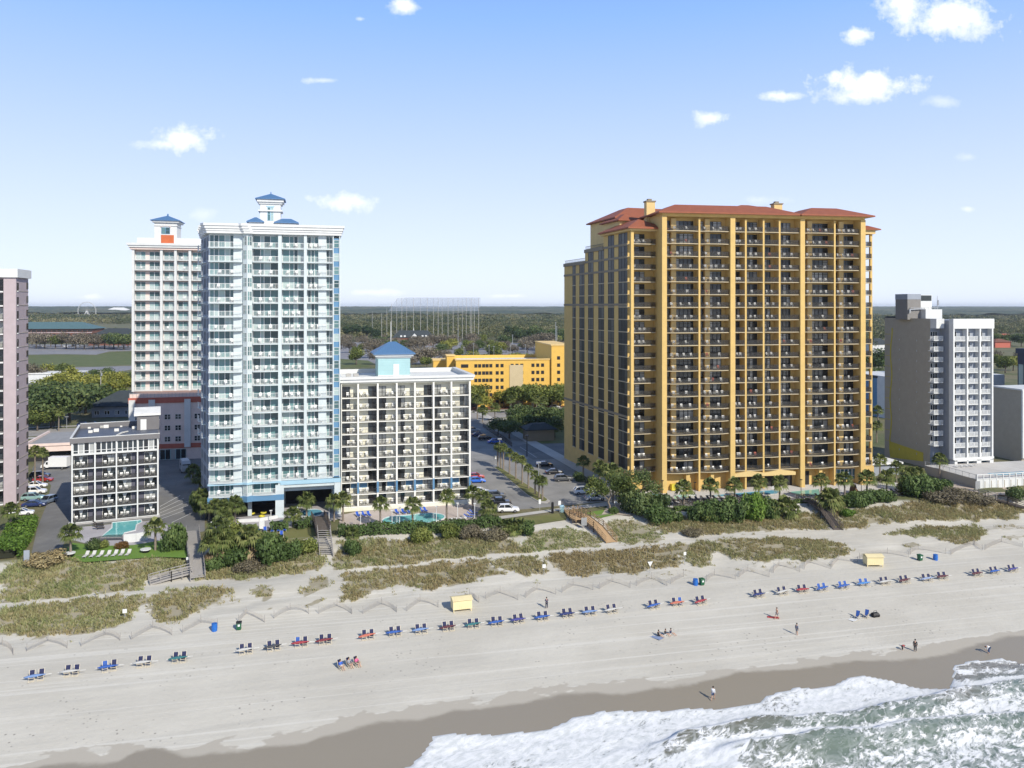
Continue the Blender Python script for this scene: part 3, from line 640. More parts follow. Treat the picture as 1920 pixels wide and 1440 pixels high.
# ------------------------------------------------------------------ blue and white tower
def blue_tower():
    f = Fac('hotel_tower', 'tall white and aqua balcony tower with a blue roofed cupola', 'hotel', -62.05, 163.3, 14); e = f.e
    W_ = 26.4; zb = 5.1; fh = 2.84; n = 19; top = zb+n*fh
    wall = MB(); D = 22
    wall.prism([(0,1.7),(W_,1.7),(W_,D),(-3.0,D),(-3.0,13.4)], zb, top)
    for x0, x1 in ((13.75,14.45),(18.95,19.55)): wall.box(x0, .05, zb+(fh if x0 > 14 else 0), x1, 1.72, top)
    wall.box(24.85, .0, zb+fh, 25.05, 1.72, top); wall.box(26.2, .0, zb+fh, W_, 1.72, top)
    wall.box(4.85, .75, zb, 6.75, 1.72, top); wall.box(21.9, .75, zb+fh, 23.55, 1.72, top)
    # low part: portal columns and the dark hall behind
    wall.box(13.2, -.05, 0, 14.9, 1.6, zb+fh-1.1); wall.box(25.2, -.05, 0, 26.5, 1.6, zb+fh-1.1)
    wall.box(14.9, .1, zb+fh-1.75, 25.2, 1.5, zb+fh-1.1)
    wall.box(24.9, 1.6, 0, 26.5, D, zb); wall.box(-1.0, 12, 0, 24.9, 12.3, zb+fh*.6)
    for x in (1.5, 7.5): wall.box(x, 3, 0, x+.8, 3.8, zb)
    wall.side(1); wall.build('wall', [M['aqua_wall'], M['sideshade']], e)
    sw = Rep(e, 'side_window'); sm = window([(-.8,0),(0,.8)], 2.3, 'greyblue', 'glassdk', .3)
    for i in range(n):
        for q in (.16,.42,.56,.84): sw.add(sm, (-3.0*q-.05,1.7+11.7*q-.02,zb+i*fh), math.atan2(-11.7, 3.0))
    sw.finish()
    fl = MB()
    for i in range(1, n): fl.prism([(-.14,1.85),(W_*.5,1.95),(W_*.5,D+.03),(-3.12,D+.03),(-3.12,13.4)], zb+i*fh-.2, zb+i*fh)
    fl.build('floor_line', M['greyblue'], e)
    b = MB()
    b.prism([(-.15,.0),(6.7,-.1),(7.65,-.72),(8.75,-.1),(14.9,-.12),(14.9,1.75),(-.15,1.75)], zb-1.35, zb-.2, 0)
    b.prism([(-.1,-.0),(6.7,-.15),(7.65,-.78),(8.75,-.15),(14.2,-.15),(14.2,1.69),(-.1,1.69)], zb+fh-.62, zb+fh-.25, 1)
    b.box(14.2, -.15, zb+fh-1.1, 26.5, 1.69, zb+fh-.3, 1)
    b.box(25.05, .25, zb+fh, 26.2, 1.69, top-.6, 0)
    b.build('blue_band', [M['blueband'], M['bluelight']], e)
    v = MB(); v.box(-.9, 2.2, -.0, 13.1, 11.9, .02); v.box(14.9, 11.8, 0, 24.8, 11.95, zb+fh*.6); v.box(-.9, 11.8, 0, 13, 11.95, zb-.3); v.build('dark_hall', M['void'], e)
    bayw = MB()                                                    # faceted white bay column with panes
    bay = [(6.75,.9),(6.75,.3),(7.65,-.45),(8.6,.3),(8.6,.9)]
    bayw.prism(bay, zb-.2, top); bayw.build('bay_column', M['aqua_wall'], e)
    wp = Rep(e, 'window'); bal = Rep(e, 'balcony'); sl_ = Rep(e, 'bay_window')
    A = window([(.15,1.0),(1.0,1.9),(1.9,3.1),(3.1,4.1),(4.1,4.82)], 2.6, 'whitep', 'glassteal', .02)
    Bm = window([(.1,1.5),(1.5,2.2),(2.2,3.5),(3.5,5.1)], 2.6, 'whitep', 'glassteal', .02)
    Cm = window([(.1,1.5),(1.5,2.4),(2.4,3.2),(3.2,4.45)], 2.6, 'whitep', 'glassteal', .02)
    Dm = window([(.1,.8),(.8,1.5),(1.5,2.3)], 2.6, 'whitep', 'glassteal', .02)
    Dd = window([(.0,.6),(.6,1.2)], 2.6, 'whitep', 'glassteal', .02)
    S = window([(.0,1.1)], 1.9, 'whitep', 'glassteal', .25, mid=1.2)
    bw = window([(.08,.58),(.58,1.08)], 2.3, 'whitep', 'glassteal', .4, t=.05, mid=1.3)
    bal_d = {k: balcony(w, 1.62, 'whitep', 'aqua_wall', bow=bo, sp=.21, pk=.032, rh=1.05) for k, w, bo in (('A',6.6,.35),('B',5.1,.3),('C',4.45,0),('D',5.25,.0))}
    edge = Rep(e, 'side_balcony'); eb = balcony(2.2, 1.1, 'whitep', 'aqua_wall', sp=.3)
    for i in range(n):
        z = zb+i*fh
        wp.add(A, (0,1.66,z)); bal.add(bal_d['A'], (.05,.0,z)); wp.add(Bm, (8.65,1.66,z)); bal.add(bal_d['B'], (8.65,.0,z))
        t = math.atan2(.6, .4)
        sl_.add(bw, (6.74,.28,z), math.atan2(-.75,.9)); sl_.add(bw, (7.66,-.47,z), math.atan2(.75,.95))
        if i:
            wp.add(Cm, (14.5,1.66,z)); bal.add(bal_d['C'], (14.48,.1,z)); wp.add(Dm, (19.6,1.66,z)); wp.add(Dd, (23.58,1.64,z)); bal.add(bal_d['D'], (19.58,.1,z)); wp.add(S, (25.07,.2,z))
        if 3 < i:
            edge.add(eb, (-3.0*.55-.8,1.7+11.7*.55-.2,z), math.atan2(-11.7, 3.0)); edge.add(eb, (-3.0*.97-.8,1.7+11.7*.97-.2,z), math.atan2(-11.7, 3.0))
        fl = f'floor {nth(i+1)} up'
        rr = random.Random(i*5+1)
        for x0, w, bn in ((.6,5.3,'first'),(9.0,4.2,'second'),(14.8,3.6,'third'),(19.9,3.0,'fourth')):
            if bn in ('third','fourth') and not i: continue
            k = rr.choice((0,2,2,3,2,3))
            if k: put_chairs(f, x0, .65, z, [(w*(j+.5)/k+rr.uniform(-.2,.2), 'w') for j in range(k)], f'aqua tower, {nth(i+1)} floor up, {bn} bay')
    for r_ in (wp, bal, sl_, edge): r_.finish()
    c = MB()                                                       # stepped cornice
    out = [(-.3,-.4),(6.5,-.55),(7.0,-1.0),(8.3,-1.0),(8.8,-.5),(W_+.35,-.3),(W_+.35,D),(-3.4,D),(-3.4,13.2),(-2.6,13.2),(-2.6,9),(-1.9,8.8),(-1.9,4.8),(-1.1,4.6),(-1.1,1.2)]
    def grow(k): return [(x+(k if x > 13 else -k), y+(k if y > 12 else -k)) for x, y in out]
    c.prism(grow(-.05), top-.02, top+.5); c.prism(grow(.1), top+.5, top+.95); c.prism(grow(.3), top+.95, top+1.5); c.prism(grow(.5), top+1.5, top+2.0)
    c.build('cornice', M['white'], e)
    # rooftop cupola
    cx, cy = f.lx(508, 8), 8; tw = MB(); ct = top+2.0
    tw.box(cx-3.3, cy-3.0, ct-.02, cx+3.3, cy+3.2, ct+1.0); tw.box(cx-2.1, cy-2.1, ct+1.0, cx+2.1, cy+2.1, ct+5.0)
    tw.box(cx-2.5, cy-2.5, ct+3.4, cx+2.5, cy+2.5, ct+3.7); tw.box(cx-2.4, cy-2.4, ct+5.0, cx+2.4, cy+2.4, ct+5.4); tw.box(cx-2.75, cy-2.75, ct+5.4, cx+2.75, cy+2.75, ct+5.9)
    tw.box(cx+1.0, cy-3.4, ct-.02, cx+5.4, cy+1, ct+.75); tw.box(cx-4.4, cy-3.4, ct-.02, cx-1.6, cy+1, ct+.85)
    cup = tw.build('cupola', M['white'], e)
    rf = MB(); rf.hip(cx-3.1, cy-3.1, cx+3.1, cy+3.1, ct+6.1, 1.4, 3.1, th=.15); rf.hip(cx+.8, cy-3.9, cx+5.9, cy+1, ct+1.0, .9, 1.6, th=.2); rf.hip(cx-4.8, cy-3.9, cx-1.2, cy+1, ct+1.05, 1.0, 1.6, th=.2)
    rf.tube([(cx,cy,ct+7.4),(cx,cy,ct+7.9)], [.16,.08]); rf.build('roof', M['blueroof'], cup)
    o = obj('window', window([(-.62,0),(0,.62)], 2.9, 'bluelight', 'glassteal', 0, mid=1.4), cup, (cx, cy-2.13, ct+1.4))
    ar = MB(); ar.prism([(cx-.85,cy-2.18),(cx+.85,cy-2.18),(cx+.85,cy-2.1),(cx-.85,cy-2.1)], ct+4.3, ct+4.5); ar.xform(lambda x,y,z: (x,y,z+.25*math.cos((x-cx)*1.5))); ar.build('arch', M['bluelight'], cup)
t = NT('frosted_rail_panel'); t.done((.80,.86,.87), .25, 0, .5); t.b.inputs['Alpha'].default_value = .10; M['frost'] = t.mat
blue_tower()

# ------------------------------------------------------------------ cream hotel
def cream_hotel():
    f = Fac('hotel_block', 'cream eight bay hotel with dark balcony railings and a flat white roof', 'hotel', -36.6, 171.4, 14.5); e = f.e
    cols = [f.lx(p) for p in (671.5,708.4,744,778,813,846.4,881)]; cols = [0.0]+cols; W_ = cols[-1]+.25; D = 22
    fh = 2.6; zb = 1.0; n = 10; top = zb+n*fh+.35
    w = MB(); w.box(0, 1.75, 0, W_, D, top+.35, 0); w.box(-.02, -.1, 0, W_+.05, 1.74, zb-.2, 0)
    w.box(0, -.02, top, W_, 1.73, top+.35, 0)
    w.build('wall', M['cream'], e)
    pl = MB()
    for c in cols[1:]: pl.box(c-.18, -.12, zb-.2, c+.18, 1.75, top)
    pl.box(0, -.12, zb-.2, .15, 1.75, top); pl.build('pier', M['creamw'], e)
    bd = MB()
    for a, b in zip(cols, cols[1:]):
        bd.box(b-.2, -.14, zb+fh+.15, b+.2, .2, zb+2*fh-.05)
    bd.build('blue_accent', M['blueband'], e)
    bal = Rep(e, 'balcony'); wd = Rep(e, 'window'); pn = Rep(e, 'door_panel')
    for i in range(n):
        z = zb+i*fh
        for j, (a, b) in enumerate(zip(cols, cols[1:])):
            ww = b-a-.36; flip = j in (1,4,6)
            bal.add(get('crb%d' % j, lambda: balcony(ww, 1.74, 'darkmetal', 'creamw', sp=.16, pk=.03, rh=1.0, th=.2)), (a+.18,0,z))
            x0 = ww-1.75 if flip else .05
            wd.add(get('crw%d' % j, lambda: window([(x0,x0+.85),(x0+.85,x0+1.7)], 2.2, 'darkmetal', 'glass', .02, t=.06, mid=1.1)), (a+.18,1.71,z))
            if i == 1: pn.add(get('crp%d' % j, lambda: (lambda mb: (mb.box((.3 if flip else 2.0), 0, 1.0, (ww-2.0 if flip else ww-.1), .05, 2.3), mb.mesh('door_panel', [M['blueband']]))[1])(MB())), (a+.18,1.68,z))
            rr = random.Random(i*17+j); xs = .55 if flip else ww-1.9
            k = rr.choice((2,2,2,1))
            put_chairs(f, a+.18+xs, .8, z, [(q*1.25+rr.uniform(-.1,.1), 'w') for q in range(k)], f'cream hotel, {nth(i+1)} floor up, {nth(j+1)} bay', None)
            TBL.append(f.world(a+.18+xs+.62, .85, z)) if rr.random() < .6 else 0
    for r_ in (bal, wd, pn): r_.finish()
    c = MB(); c.box(-.3, -.45, top+.35, W_+.45, .35, top+1.0); c.box(-.3, -.75, top+1.0, W_+.75, .35, top+1.55)
    c.box(W_-.3, .35, top+.35, W_+.75, D+.5, top+1.55); c.box(-.3, D-.3, top+.35, W_-.3, D+.5, top+1.5); c.box(-.3, .35, top+.35, .2, D-.3, top+1.5)
    c.build('parapet', M['white'], e)
    rf = MB(); rf.box(.2, .35, top+.35, W_-.3, D-.3, top+.6); rf.build('roof', M['roofwhite'], e)
    # penthouse with the blue hipped roof
    x0, x1 = f.lx(709, 9), f.lx(769, 9); p = MB(); p.box(x0, 9, top+.6, x1, 16, top+4.9)
    for k in range(7): p.box(x0-.02, 8.97, top+.9+k*.58, x1+.02, 9.0, top+.93+k*.58)
    pent = p.build('penthouse', M['teal'], e)
    t_ = MB(); t_.box(x0-.25, 8.75, top+4.9, x1+.25, 16.25, top+5.3); t_.box(x0-.7, 8.3, top+5.3, x1+.7, 16.7, top+5.75)
    t_.box(x0-.05, 8.94, top+.6, x1+.05, 8.99, top+1.0); t_.build('trim', M['white'], pent)
    r_ = MB(); r_.hip(x0-1.1, 7.9, x1+1.1, 17.1, top+6.0, 2.5, 4.0, th=.25)
    cx = (x0+x1)/2
    for k in range(-9, 10):
        xx = cx+k*.5; q = min(1, (4.85-abs(k*.5))/4.0); 
        if q > .1: r_.beam((xx, 7.92, top+6.03), (xx, 7.9+4.0*q, top+6.03+2.5*q), .05, .07)
    r_.build('roof', M['blueroof'], pent)
    d = MB(); d.box(cx-.2, 8.9, top+.9, cx+1.1, 8.985, top+3.5); d.build('door', M['whitep'], pent)
    mast = MB(); mast.tube([(cx-.4,12.5,top+8.3),(cx-.4,12.5,top+13.2)], [.09,.05]); mast.build('mast', M['whitep'], pent)
    ac = MB()
    for k in range(2): ac.box(1.2+k*1.6, 3.5, top+.6, 2.3+k*1.6, 4.8, top+1.9)
    ac.tube([(1.8,3.4,top+1.3),(1.8,3.46,top+1.3)],[.45,.45],10); ac.build('roof_unit', M['concrete'], e)
MESHES = {}; TBL = []
def get(k, fn):
    if k not in MESHES: MESHES[k] = fn()
    return MESHES[k]
cream_hotel()

# ------------------------------------------------------------------ ochre yellow tower
def yellow_tower():
    f = Fac('hotel_tower', 'massive ochre yellow balcony tower with clay red hipped roofs', 'hotel', 35.2, 188.6, 10); e = f.e
    zb = 4.67; fh = 3.02; n = 20; top = zb+n*fh; Wd = f.lx(1618)+.5; bd = 2.6; D = 16
    lx = f.lx
    wide = [(lx(1240.5),lx(1249.5)),(lx(1368.5),lx(1377.5)),(lx(1499.5),lx(1508)),(lx(1612.5),lx(1621.5))]
    thin = [lx(1312),lx(1399),lx(1432.5),lx(1462.5),lx(1566)]
    s1 = (0, .0, 1.15)                                            # front offset of the three sections
    wl = MB()
    wl.box(wide[0][0]+.02, bd, 0, wide[3][1]-.02, D, top+.9)
    for k, (a, b) in enumerate(wide): wl.box(a, -.35, 0, b, bd+.02, top+.3)
    for k, c in enumerate(thin): wl.box(c-.22, .15, 0, c+.22, bd+.02, top)
    wl.box(wide[0][0]+.1, -.2, top+.3, wide[3][1]-.1, bd+.02, top+.9)
    wall = wl.build('wall', M['yellow'], e)
    # left wing, turned a little so that its long face follows the car park
    ang = 17.5-10; wx, wy = -6.36, 2.54; ca, sa = math.cos(R(ang)), math.sin(R(ang))
    def T(x, y, z): return (wx+ca*x-sa*y, wy+sa*x+ca*y, z)
    wg = MB(); st = [(2.4,16.4,19),(16.4,28.75,18),(28.75,44.3,17)]
    for y0, y1, k in st: wg.box(0, y0, 0, 17, y1, zb+k*fh-(0 if k == 19 else .0))
    wg.box(-.32, -.15, 0, .42, .6, zb+19*fh)                     # corner column
    wg.box(-.02, 2.3, 0, 6.9, 2.41, zb+19*fh)
    wg.xform(T).build('wing_wall', M['yellow'], e)
    def band(y0, y1, z, h=.55, o=.18): b_ = MB(); b_.box(-o, y0, z, .0, y1, z+h); b_.xform(T).build('band', M['brownband'], e)
    for z in (zb+4.25*fh-.3, zb+13.1*fh, zb+15.9*fh): band(2.5, 44.3, z)
    band(2.5, 28.75, zb+17*fh-.3); band(28.75, 44.35, zb+17*fh-.5, .9, .3); band(16.4, 28.75, zb+18*fh-.5, .9, .3); band(2.5, 16.4, zb+18*fh-.3)

    wn = Rep(e, 'wing_window')
    wm = window([(-1.75,0),(0,1.75)], 2.75, 'darkmetal', 'glassdk', -.05, t=.09, mid=1.0, sill='slabcream')
    ww_ = window([(-2.5,-.85),(-.85,.85),(.85,2.5)], 2.75, 'darkmetal', 'glassdk', -.05, t=.09, mid=1.0, sill='slabcream')
    wl_ = window([(-1.15,0),(0,1.15)], 2.75, 'darkmetal', 'glassdk', -.05, t=.09, mid=1.0, sill='slabcream')
    for d_, kk, me in ((4.9,19,ww_),(11.8,19,wm),(17.9,18,wm),(24.7,18,wm),(30.9,17,wm),(36.6,17,wl_)):
        for i in range(kk):
            p = T(-.03, d_, zb+i*fh+.15); wn.add(me, p, R(ang-90))
    wn.finish()
    bal = Rep(e, 'balcony'); wd = Rep(e, 'window')
    # corner balconies left of the main front
    cb = balcony(6.2, 2.4, 'darkmetal', 'slabcream', bow=.25, sp=.2, pk=.035, sides=(1.6, 0), rh=1.1, th=.17, solid='meshrail')
    cw = window([(.5,1.5),(1.6,2.9),(2.9,4.2)], 2.5, 'darkmetal', 'glass', .03, t=.09, mid=2.0)
    for i in range(19):
        z = zb+i*fh
        p = T(.0, -.1, z); bal.add(cb, p, R(ang)); p = T(.2, 2.27, z); wd.add(cw, p, R(ang))
        rr = random.Random(900+i); k = rr.choice((0,1,2,3))
        for j in range(k):
            q = T(1.1+j*1.3, .9, z); put_chairs(f, q[0], q[1], z, [(0, 'w')], f'yellow tower corner, {nth(i+1)} floor up')
    # bays of the main front: (left, right, bow, window pattern)
    bays = [(wide[0][1],thin[0]-.22,'L'),(thin[0]+.22,wide[1][0],'L'),(wide[1][1],thin[1]-.22,'S'),(thin[1]+.22,thin[2]-.22,'M'),(thin[2]+.22,thin[3]-.22,'M'),(thin[3]+.22,wide[2][0],'M'),(wide[2][1],thin[4]-.22,'L'),(thin[4]+.22,wide[3][0],'L')]
    pier = MB()
    for j, (a, b, k) in enumerate(bays):
        w_ = b-a
        if k == 'L': pn = [(.1,.95),(.95,1.84),(3.12,4.2),(4.2,5.3),(5.3,6.4),(6.4,7.8)]; pier.box(a+1.85, bd-.9, zb, a+3.1, bd+.01, top)
        elif k == 'M': pn = [(.1,1.0),(1.0,1.9),(1.9,2.8),(2.8,3.9)]; 
        else: pn = [(.1,.95),(.95,1.8),(1.8,2.5)]
        pn = [(x0, min(x1, w_-.2)) for x0, x1 in pn if x1 < w_]
        wm_ = window(pn, 2.55, 'darkmetal', 'glass', .03, t=.1, mid=2.05)
        bow = .75 if j in (0,1,6,7) else (.3 if j in (3,4) else 0.)
        bb = balcony(w_, bd, 'darkmetal', 'slabcream', bow=bow, sp=.25, pk=.035, rh=1.1, th=.17, solid='meshrail')
        for i in range(n):
            z = zb+i*fh
            bal.add(bb, (a,.25 if j in (0,1,6,7) else .1,z)); wd.add(wm_, (a,bd-.04,z))
            rr = random.Random(j*77+i); m_ = rr.choice((2,2,3,4)) if k == 'L' else rr.choice((0,1,2,2))
            for q in range(m_):
                put_chairs(f, a+.8+(w_-1.4)*(q+.4)/m_, .75, z, [(rr.uniform(-.2,.2), 'w' if rr.random() < .93 else 'r')], f'yellow tower, {nth(i+1)} floor up, {nth(j+1)} bay')
    pier.build('pier', M['yellowl'], e)
    # right end: open corner balconies
    xr = wide[3][1]; cbr = balcony(2.5, 2.0, 'darkmetal', 'slabcream', sp=.2, pk=.035, sides=(0, 2), rh=1.1, th=.17, solid='meshrail')
    rc = MB(); rc.box(xr+2.2, 1.0, 0, xr+2.75, 1.6, zb+19*fh); rc.box(xr+1.3, 3.2, 0, xr+2.0, 3.9, zb+19*fh); rc.box(xr, .3, 0, xr+2.7, 3.9, zb-.2); rc.build('corner_column', M['yellow'], e)
    for i in range(19): bal.add(cbr, (xr,.9,zb+i*fh))
    bal.finish(); wd.finish()
    # ground storey
    g = MB(); g.box(wide[0][1], bd-.3, 0, wide[3][0], bd-.02, zb-.3)
    for a, b in ((thin[0]-3.2,thin[0]-2.3),(thin[0]+3,thin[0]+3.8),(thin[4]-4,thin[4]-3.2)): g.box(a, .4, 0, b, bd, zb-.2)
    g.build('ground_wall', M['yellow'], e)
    v = MB()
    for a, b in ((wide[1][1]+.3,thin[1]-.5),(thin[1]+.6,thin[2]-.5),(thin[2]+.6,thin[3]-.4),(thin[3]+.7,wide[2][0]-.8),(wide[2][1]+.4,wide[2][1]+2.6)): v.box(a, bd-.36, 0, b, bd-.31, zb-1.2)
    v.build('ground_opening', M['void'], e)
    gb = MB()
    for a, b, hh in ((wide[1][1],thin[2],1.1),(thin[2],wide[2][0]-1.2,1.1)):
        m_ = (a+b)/2; gb.add([(a,-.25,zb-1.5),(b,-.25,zb-1.5),(b,-.25,zb-.75),(m_,-.25,zb-.1),(a,-.25,zb-.75),(a,bd-.4,zb-1.5),(b,bd-.4,zb-1.5),(b,bd-.4,zb-.75),(m_,bd-.4,zb-.1),(a,bd-.4,zb-.75)],
                              [(0,1,2,3,4),(5,9,8,7,6),(0,5,6,1),(1,6,7,2),(2,7,8,3),(3,8,9,4),(4,9,5,0)])
    gb.build('gable', M['yellowl'], e)
    obj('shop_window', window([(k*1.05,k*1.05+1.05) for k in range(6)], 3.6, 'whitep', 'glassblue', 1.0, mid=1.9), e, (thin[4]+.7, bd-.4, 0))
    # roofs
    rf = MB(); ev = top+1.0
    rf.hip(wide[0][0]-1.2, -1.5, wide[2][0]+.2, D+1.2, ev+.25, 2.5, 6.4, th=.3); rf.hip(wide[2][0]-.6, -1.9, wide[3][1]+1.6, D+1.2, ev+.25, 2.4, 6.4, th=.3)
    rf.hip(wide[1][0]+2, 3.5, wide[1][0]+14, D-1, ev+2.0, 1.5, 5, th=.3)
    rf.hip(xr-.4, -.3, xr+4.3, 7, zb+19*fh+1.2, 1.9, 4.2, th=.25)
    rf.build('roof', M['clay'], e)
    r2 = MB(); r2.hip(-1.6, -1.3, 9, 16.6, zb+19*fh+.75, 2.5, 5.2, th=.3); r2.hip(2.5, 15, 27, 34, ev+1.0, 3.4, 7.0, th=.3); r2.hip(1.2, 10, 8.2, 22, ev-.2, 1.8, 3.3, th=.3)
    r2.xform(T).build('wing_roof', M['clay'], e)
    fz = MB(); fz.box(-.9, -.6, zb+19*fh, 7, 16.4, zb+19*fh+.5); fz.box(3.4, 16, zb+18*fh, 25, 33, ev+.75); fz.box(2, 11, zb+18*fh, 7, 21, ev-.4); fz.xform(T).build('frieze', M['yellowl'], e)
    fz = MB(); fz.box(wide[0][0]-.5, -.75, top+.9, wide[2][0], bd, top+1.0); fz.box(wide[2][0], -1.1, top+.9, wide[3][1]+.8, bd, top+1.0); fz.box(xr, .4, zb+19*fh+.0, xr+3.2, 6, zb+19*fh+.95); fz.build('soffit', M['yellowl'], e)
    rl = MB()
    for y0, y1, k in ((16.6,28.6,18),(28.9,44.1,17)):
        z = zb+k*fh
        for q in np.arange(y0, y1, .7): rl.box(.1, q, z, .16, q+.06, z+1.2)
        rl.box(.08, y0, z+1.15, .18, y1, z+1.25); rl.box(.1, y0, z+.5, .14, y1, z+.56)
    rl.xform(T).build('roof_railing', M['darkmetal'], e)
    for px_, d_ in ((1218, 9), (1456, 8)):
        x_ = lx(px_, d_); ch = MB(); ch.box(x_-1.1, d_-.9, ev-2, x_+1.1, d_+.9, ev+3.7, 0); ch.box(x_-1.3, d_-1.1, ev+3.7, x_+1.3, d_+1.1, ev+4.0, 1); ch.box(x_-.6, d_-.5, ev+4.0, x_+.4, d_+.5, ev+4.5, 1)
        ch.build('chimney', [M['yellowl'], M['brownband']], e)
yellow_tower()

# ------------------------------------------------------------------ grey tower on the right
M['mechshade'] = paint('grey_stucco_painted_shade', (.22,.21,.20), .85, .08)  # machine room grey darkened, its shade painted into the stucco
def grey_tower():
    f = Fac('hotel_tower', 'grey tower with white balconies and a wavy yellow line on its blank side', 'hotel', 117.4, 212, 12); e = f.e
    fh = 2.83; zb = 3.9; n = 12; top = zb+n*fh; W_ = f.lx(1862); D = 24
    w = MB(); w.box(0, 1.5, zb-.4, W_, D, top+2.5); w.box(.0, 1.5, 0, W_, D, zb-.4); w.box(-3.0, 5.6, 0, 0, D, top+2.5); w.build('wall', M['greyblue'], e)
    side = MB(); side.box(-3.08, 5.5, 0, -3.0, D, top+2.9); side.box(-3.1, 5.5, top-.1, -3.08, D, top+.12); side.build('side_wall', M['greywall'], e)
    fr = MB(); pxs = (1790,1822.5,1842.5,1862)
    xs = [f.lx(p) for p in (1788.5,1814,1838,1861)]
    for x in xs: fr.box(x-.22, -.05, zb-.5, x+.22, 1.5, top+.3)
    fr.box(xs[0]-.22, -.1, top+.3, W_+.3, 1.5, top+2.9); fr.box(-3.0, 3.2, top+.3, xs[0]-.22, 5.7, top+2.9); fr.box(xs[0]-.2, -.08, zb-.55, W_+.25, 1.48, zb-.02)
    fr.box(-.35, -.3, 0, 2.1, 1.4, .35); 
    for x0, x1 in ((-.4,.4),(3.4,3.8),(6.4,7.8),(10.5,11.6)): fr.box(x0, -.4, 0, x1, 1.45, zb-.6)
    fr.box(-.4, -.4, zb-.95, 11.6, 1.45, zb-.56)
    fr.build('front_frame', M['white'], e)
    gl = window([(.4,3.4),(3.8,6.4),(7.8,10.5)], 2.95, 'whitep', 'glassblue', .1, t=.1); obj('lobby_window', gl, e, (0,.8,0))
    bal = Rep(e, 'balcony'); wd = Rep(e, 'window')
    b3 = [balcony(xs[j+1]-xs[j]-.9, 1.5, 'whitep', 'white', sp=.22, pk=.09, rh=1.05) for j in range(3)]
    w3 = window([(.1,.95),(.95,1.8)], 2.35, 'whitep', 'glassdk', .03)
    bl = balcony(2.9, 2.2, 'whitep', 'white', sp=.22, pk=.09, rh=1.05, sides=(1.6, .8)); wl_ = window([(.4,1.1),(1.1,1.8),(1.8,2.5)], 2.2, 'whitep', 'glass', .03)
    for i in range(n):
        z = zb+i*fh
        for j in range(3): bal.add(b3[j], (xs[j]+.22,.0,z)); wd.add(w3, (xs[j]+.24,1.46,z))
        if i: bal.add(bl, (-3.6,3.4,z)); wd.add(wl_, (-3.3,5.56,z))
    bal.finish(); wd.finish()
    st = MB(); pts = [(-3.11, f_, z) for z, f_ in [(1.0+k*(top-1)/16, 21.5+.35*math.sin(k*1.1)-k*.03) for k in range(17)]]
    for a, b in zip(pts, pts[1:]): st.beam(a, b, .05, .45)
    for k in range(11): st.beam((-3.105, 21.4, 5+k*3.1), (-3.105, 23.9, 5+k*3.1), .03, .1)
    st.add([(-3.11,21.6,.2),(-3.11,8.0,1.6),(-3.11,8.0,4.0),(-3.11,21.6,4.9)], [(0,1,2,3)]); st.build('yellow_stripe', M['ystripe'], e)
    lt = MB()
    for k in range(12):
        for yy in (10.5, 17.5): lt.box(-3.16, yy, 3+k*2.85, -3.08, yy+.22, 3.5+k*2.85)
    lt.build('wall_light', M['steel'], e)
    x0, x1 = f.lx(1697, 14), f.lx(1757, 12)
    p = MB(); p.box(x0+4.2, 11, top+2.5, x1+.8, 16, top+5.4, 1); p.box(x0, 13, top+2.5, x0+4.2, 18, top+9.6, 0); p.box(x0+4.4, 13.2, top+5.4, x1-.7, 18, top+9.4, 1); p.box(x0+4.5, 13.1, top+7.8, x1-.9, 13.2, top+9.3, 2)
    p.box(x0-.05, 12.95, top+8.2, x0+4.3, 18.05, top+9.7, 3)
    pe = p.build('machine_room', [M['mechshade'], M['white'], M['darkroof'], M['greyblue']], e)
    q = MB(); q.beam((x0+.4,12.6,top+5.4), (x0+5,12.6,top+5.6), .3, .3); q.beam((x0+.4,12.6,top+4.4), (x0+.4,12.6,top+5.5), .3); q.beam((x0+.6,12.6,top+5.9), (x1+1,12.4,top+5.9), .08)
    for k in range(8): q.beam((x0+.7+k*1.1,12.5,top+5.2), (x0+.7+k*1.1,12.5,top+5.95), .07)
    q.tube([(x1+.9,13,top+5.4),(x1+.9,13,top+9.2)], [.12,.05]); q.tube([(x1+1.2,13,top+6.5),(x1+1.2,13,top+8.0)], [.28,.2]); q.build('roof_pipes', M['steel'], e)
    pr = MB(); pr.box(-2.9, D-.3, top+2.5, W_, D, top+3.3); pr.build('parapet', M['darkroof'], e)
M['ystripe'] = paint('yellow_paint', (.52,.44,.06), .8, .1)
grey_tower()
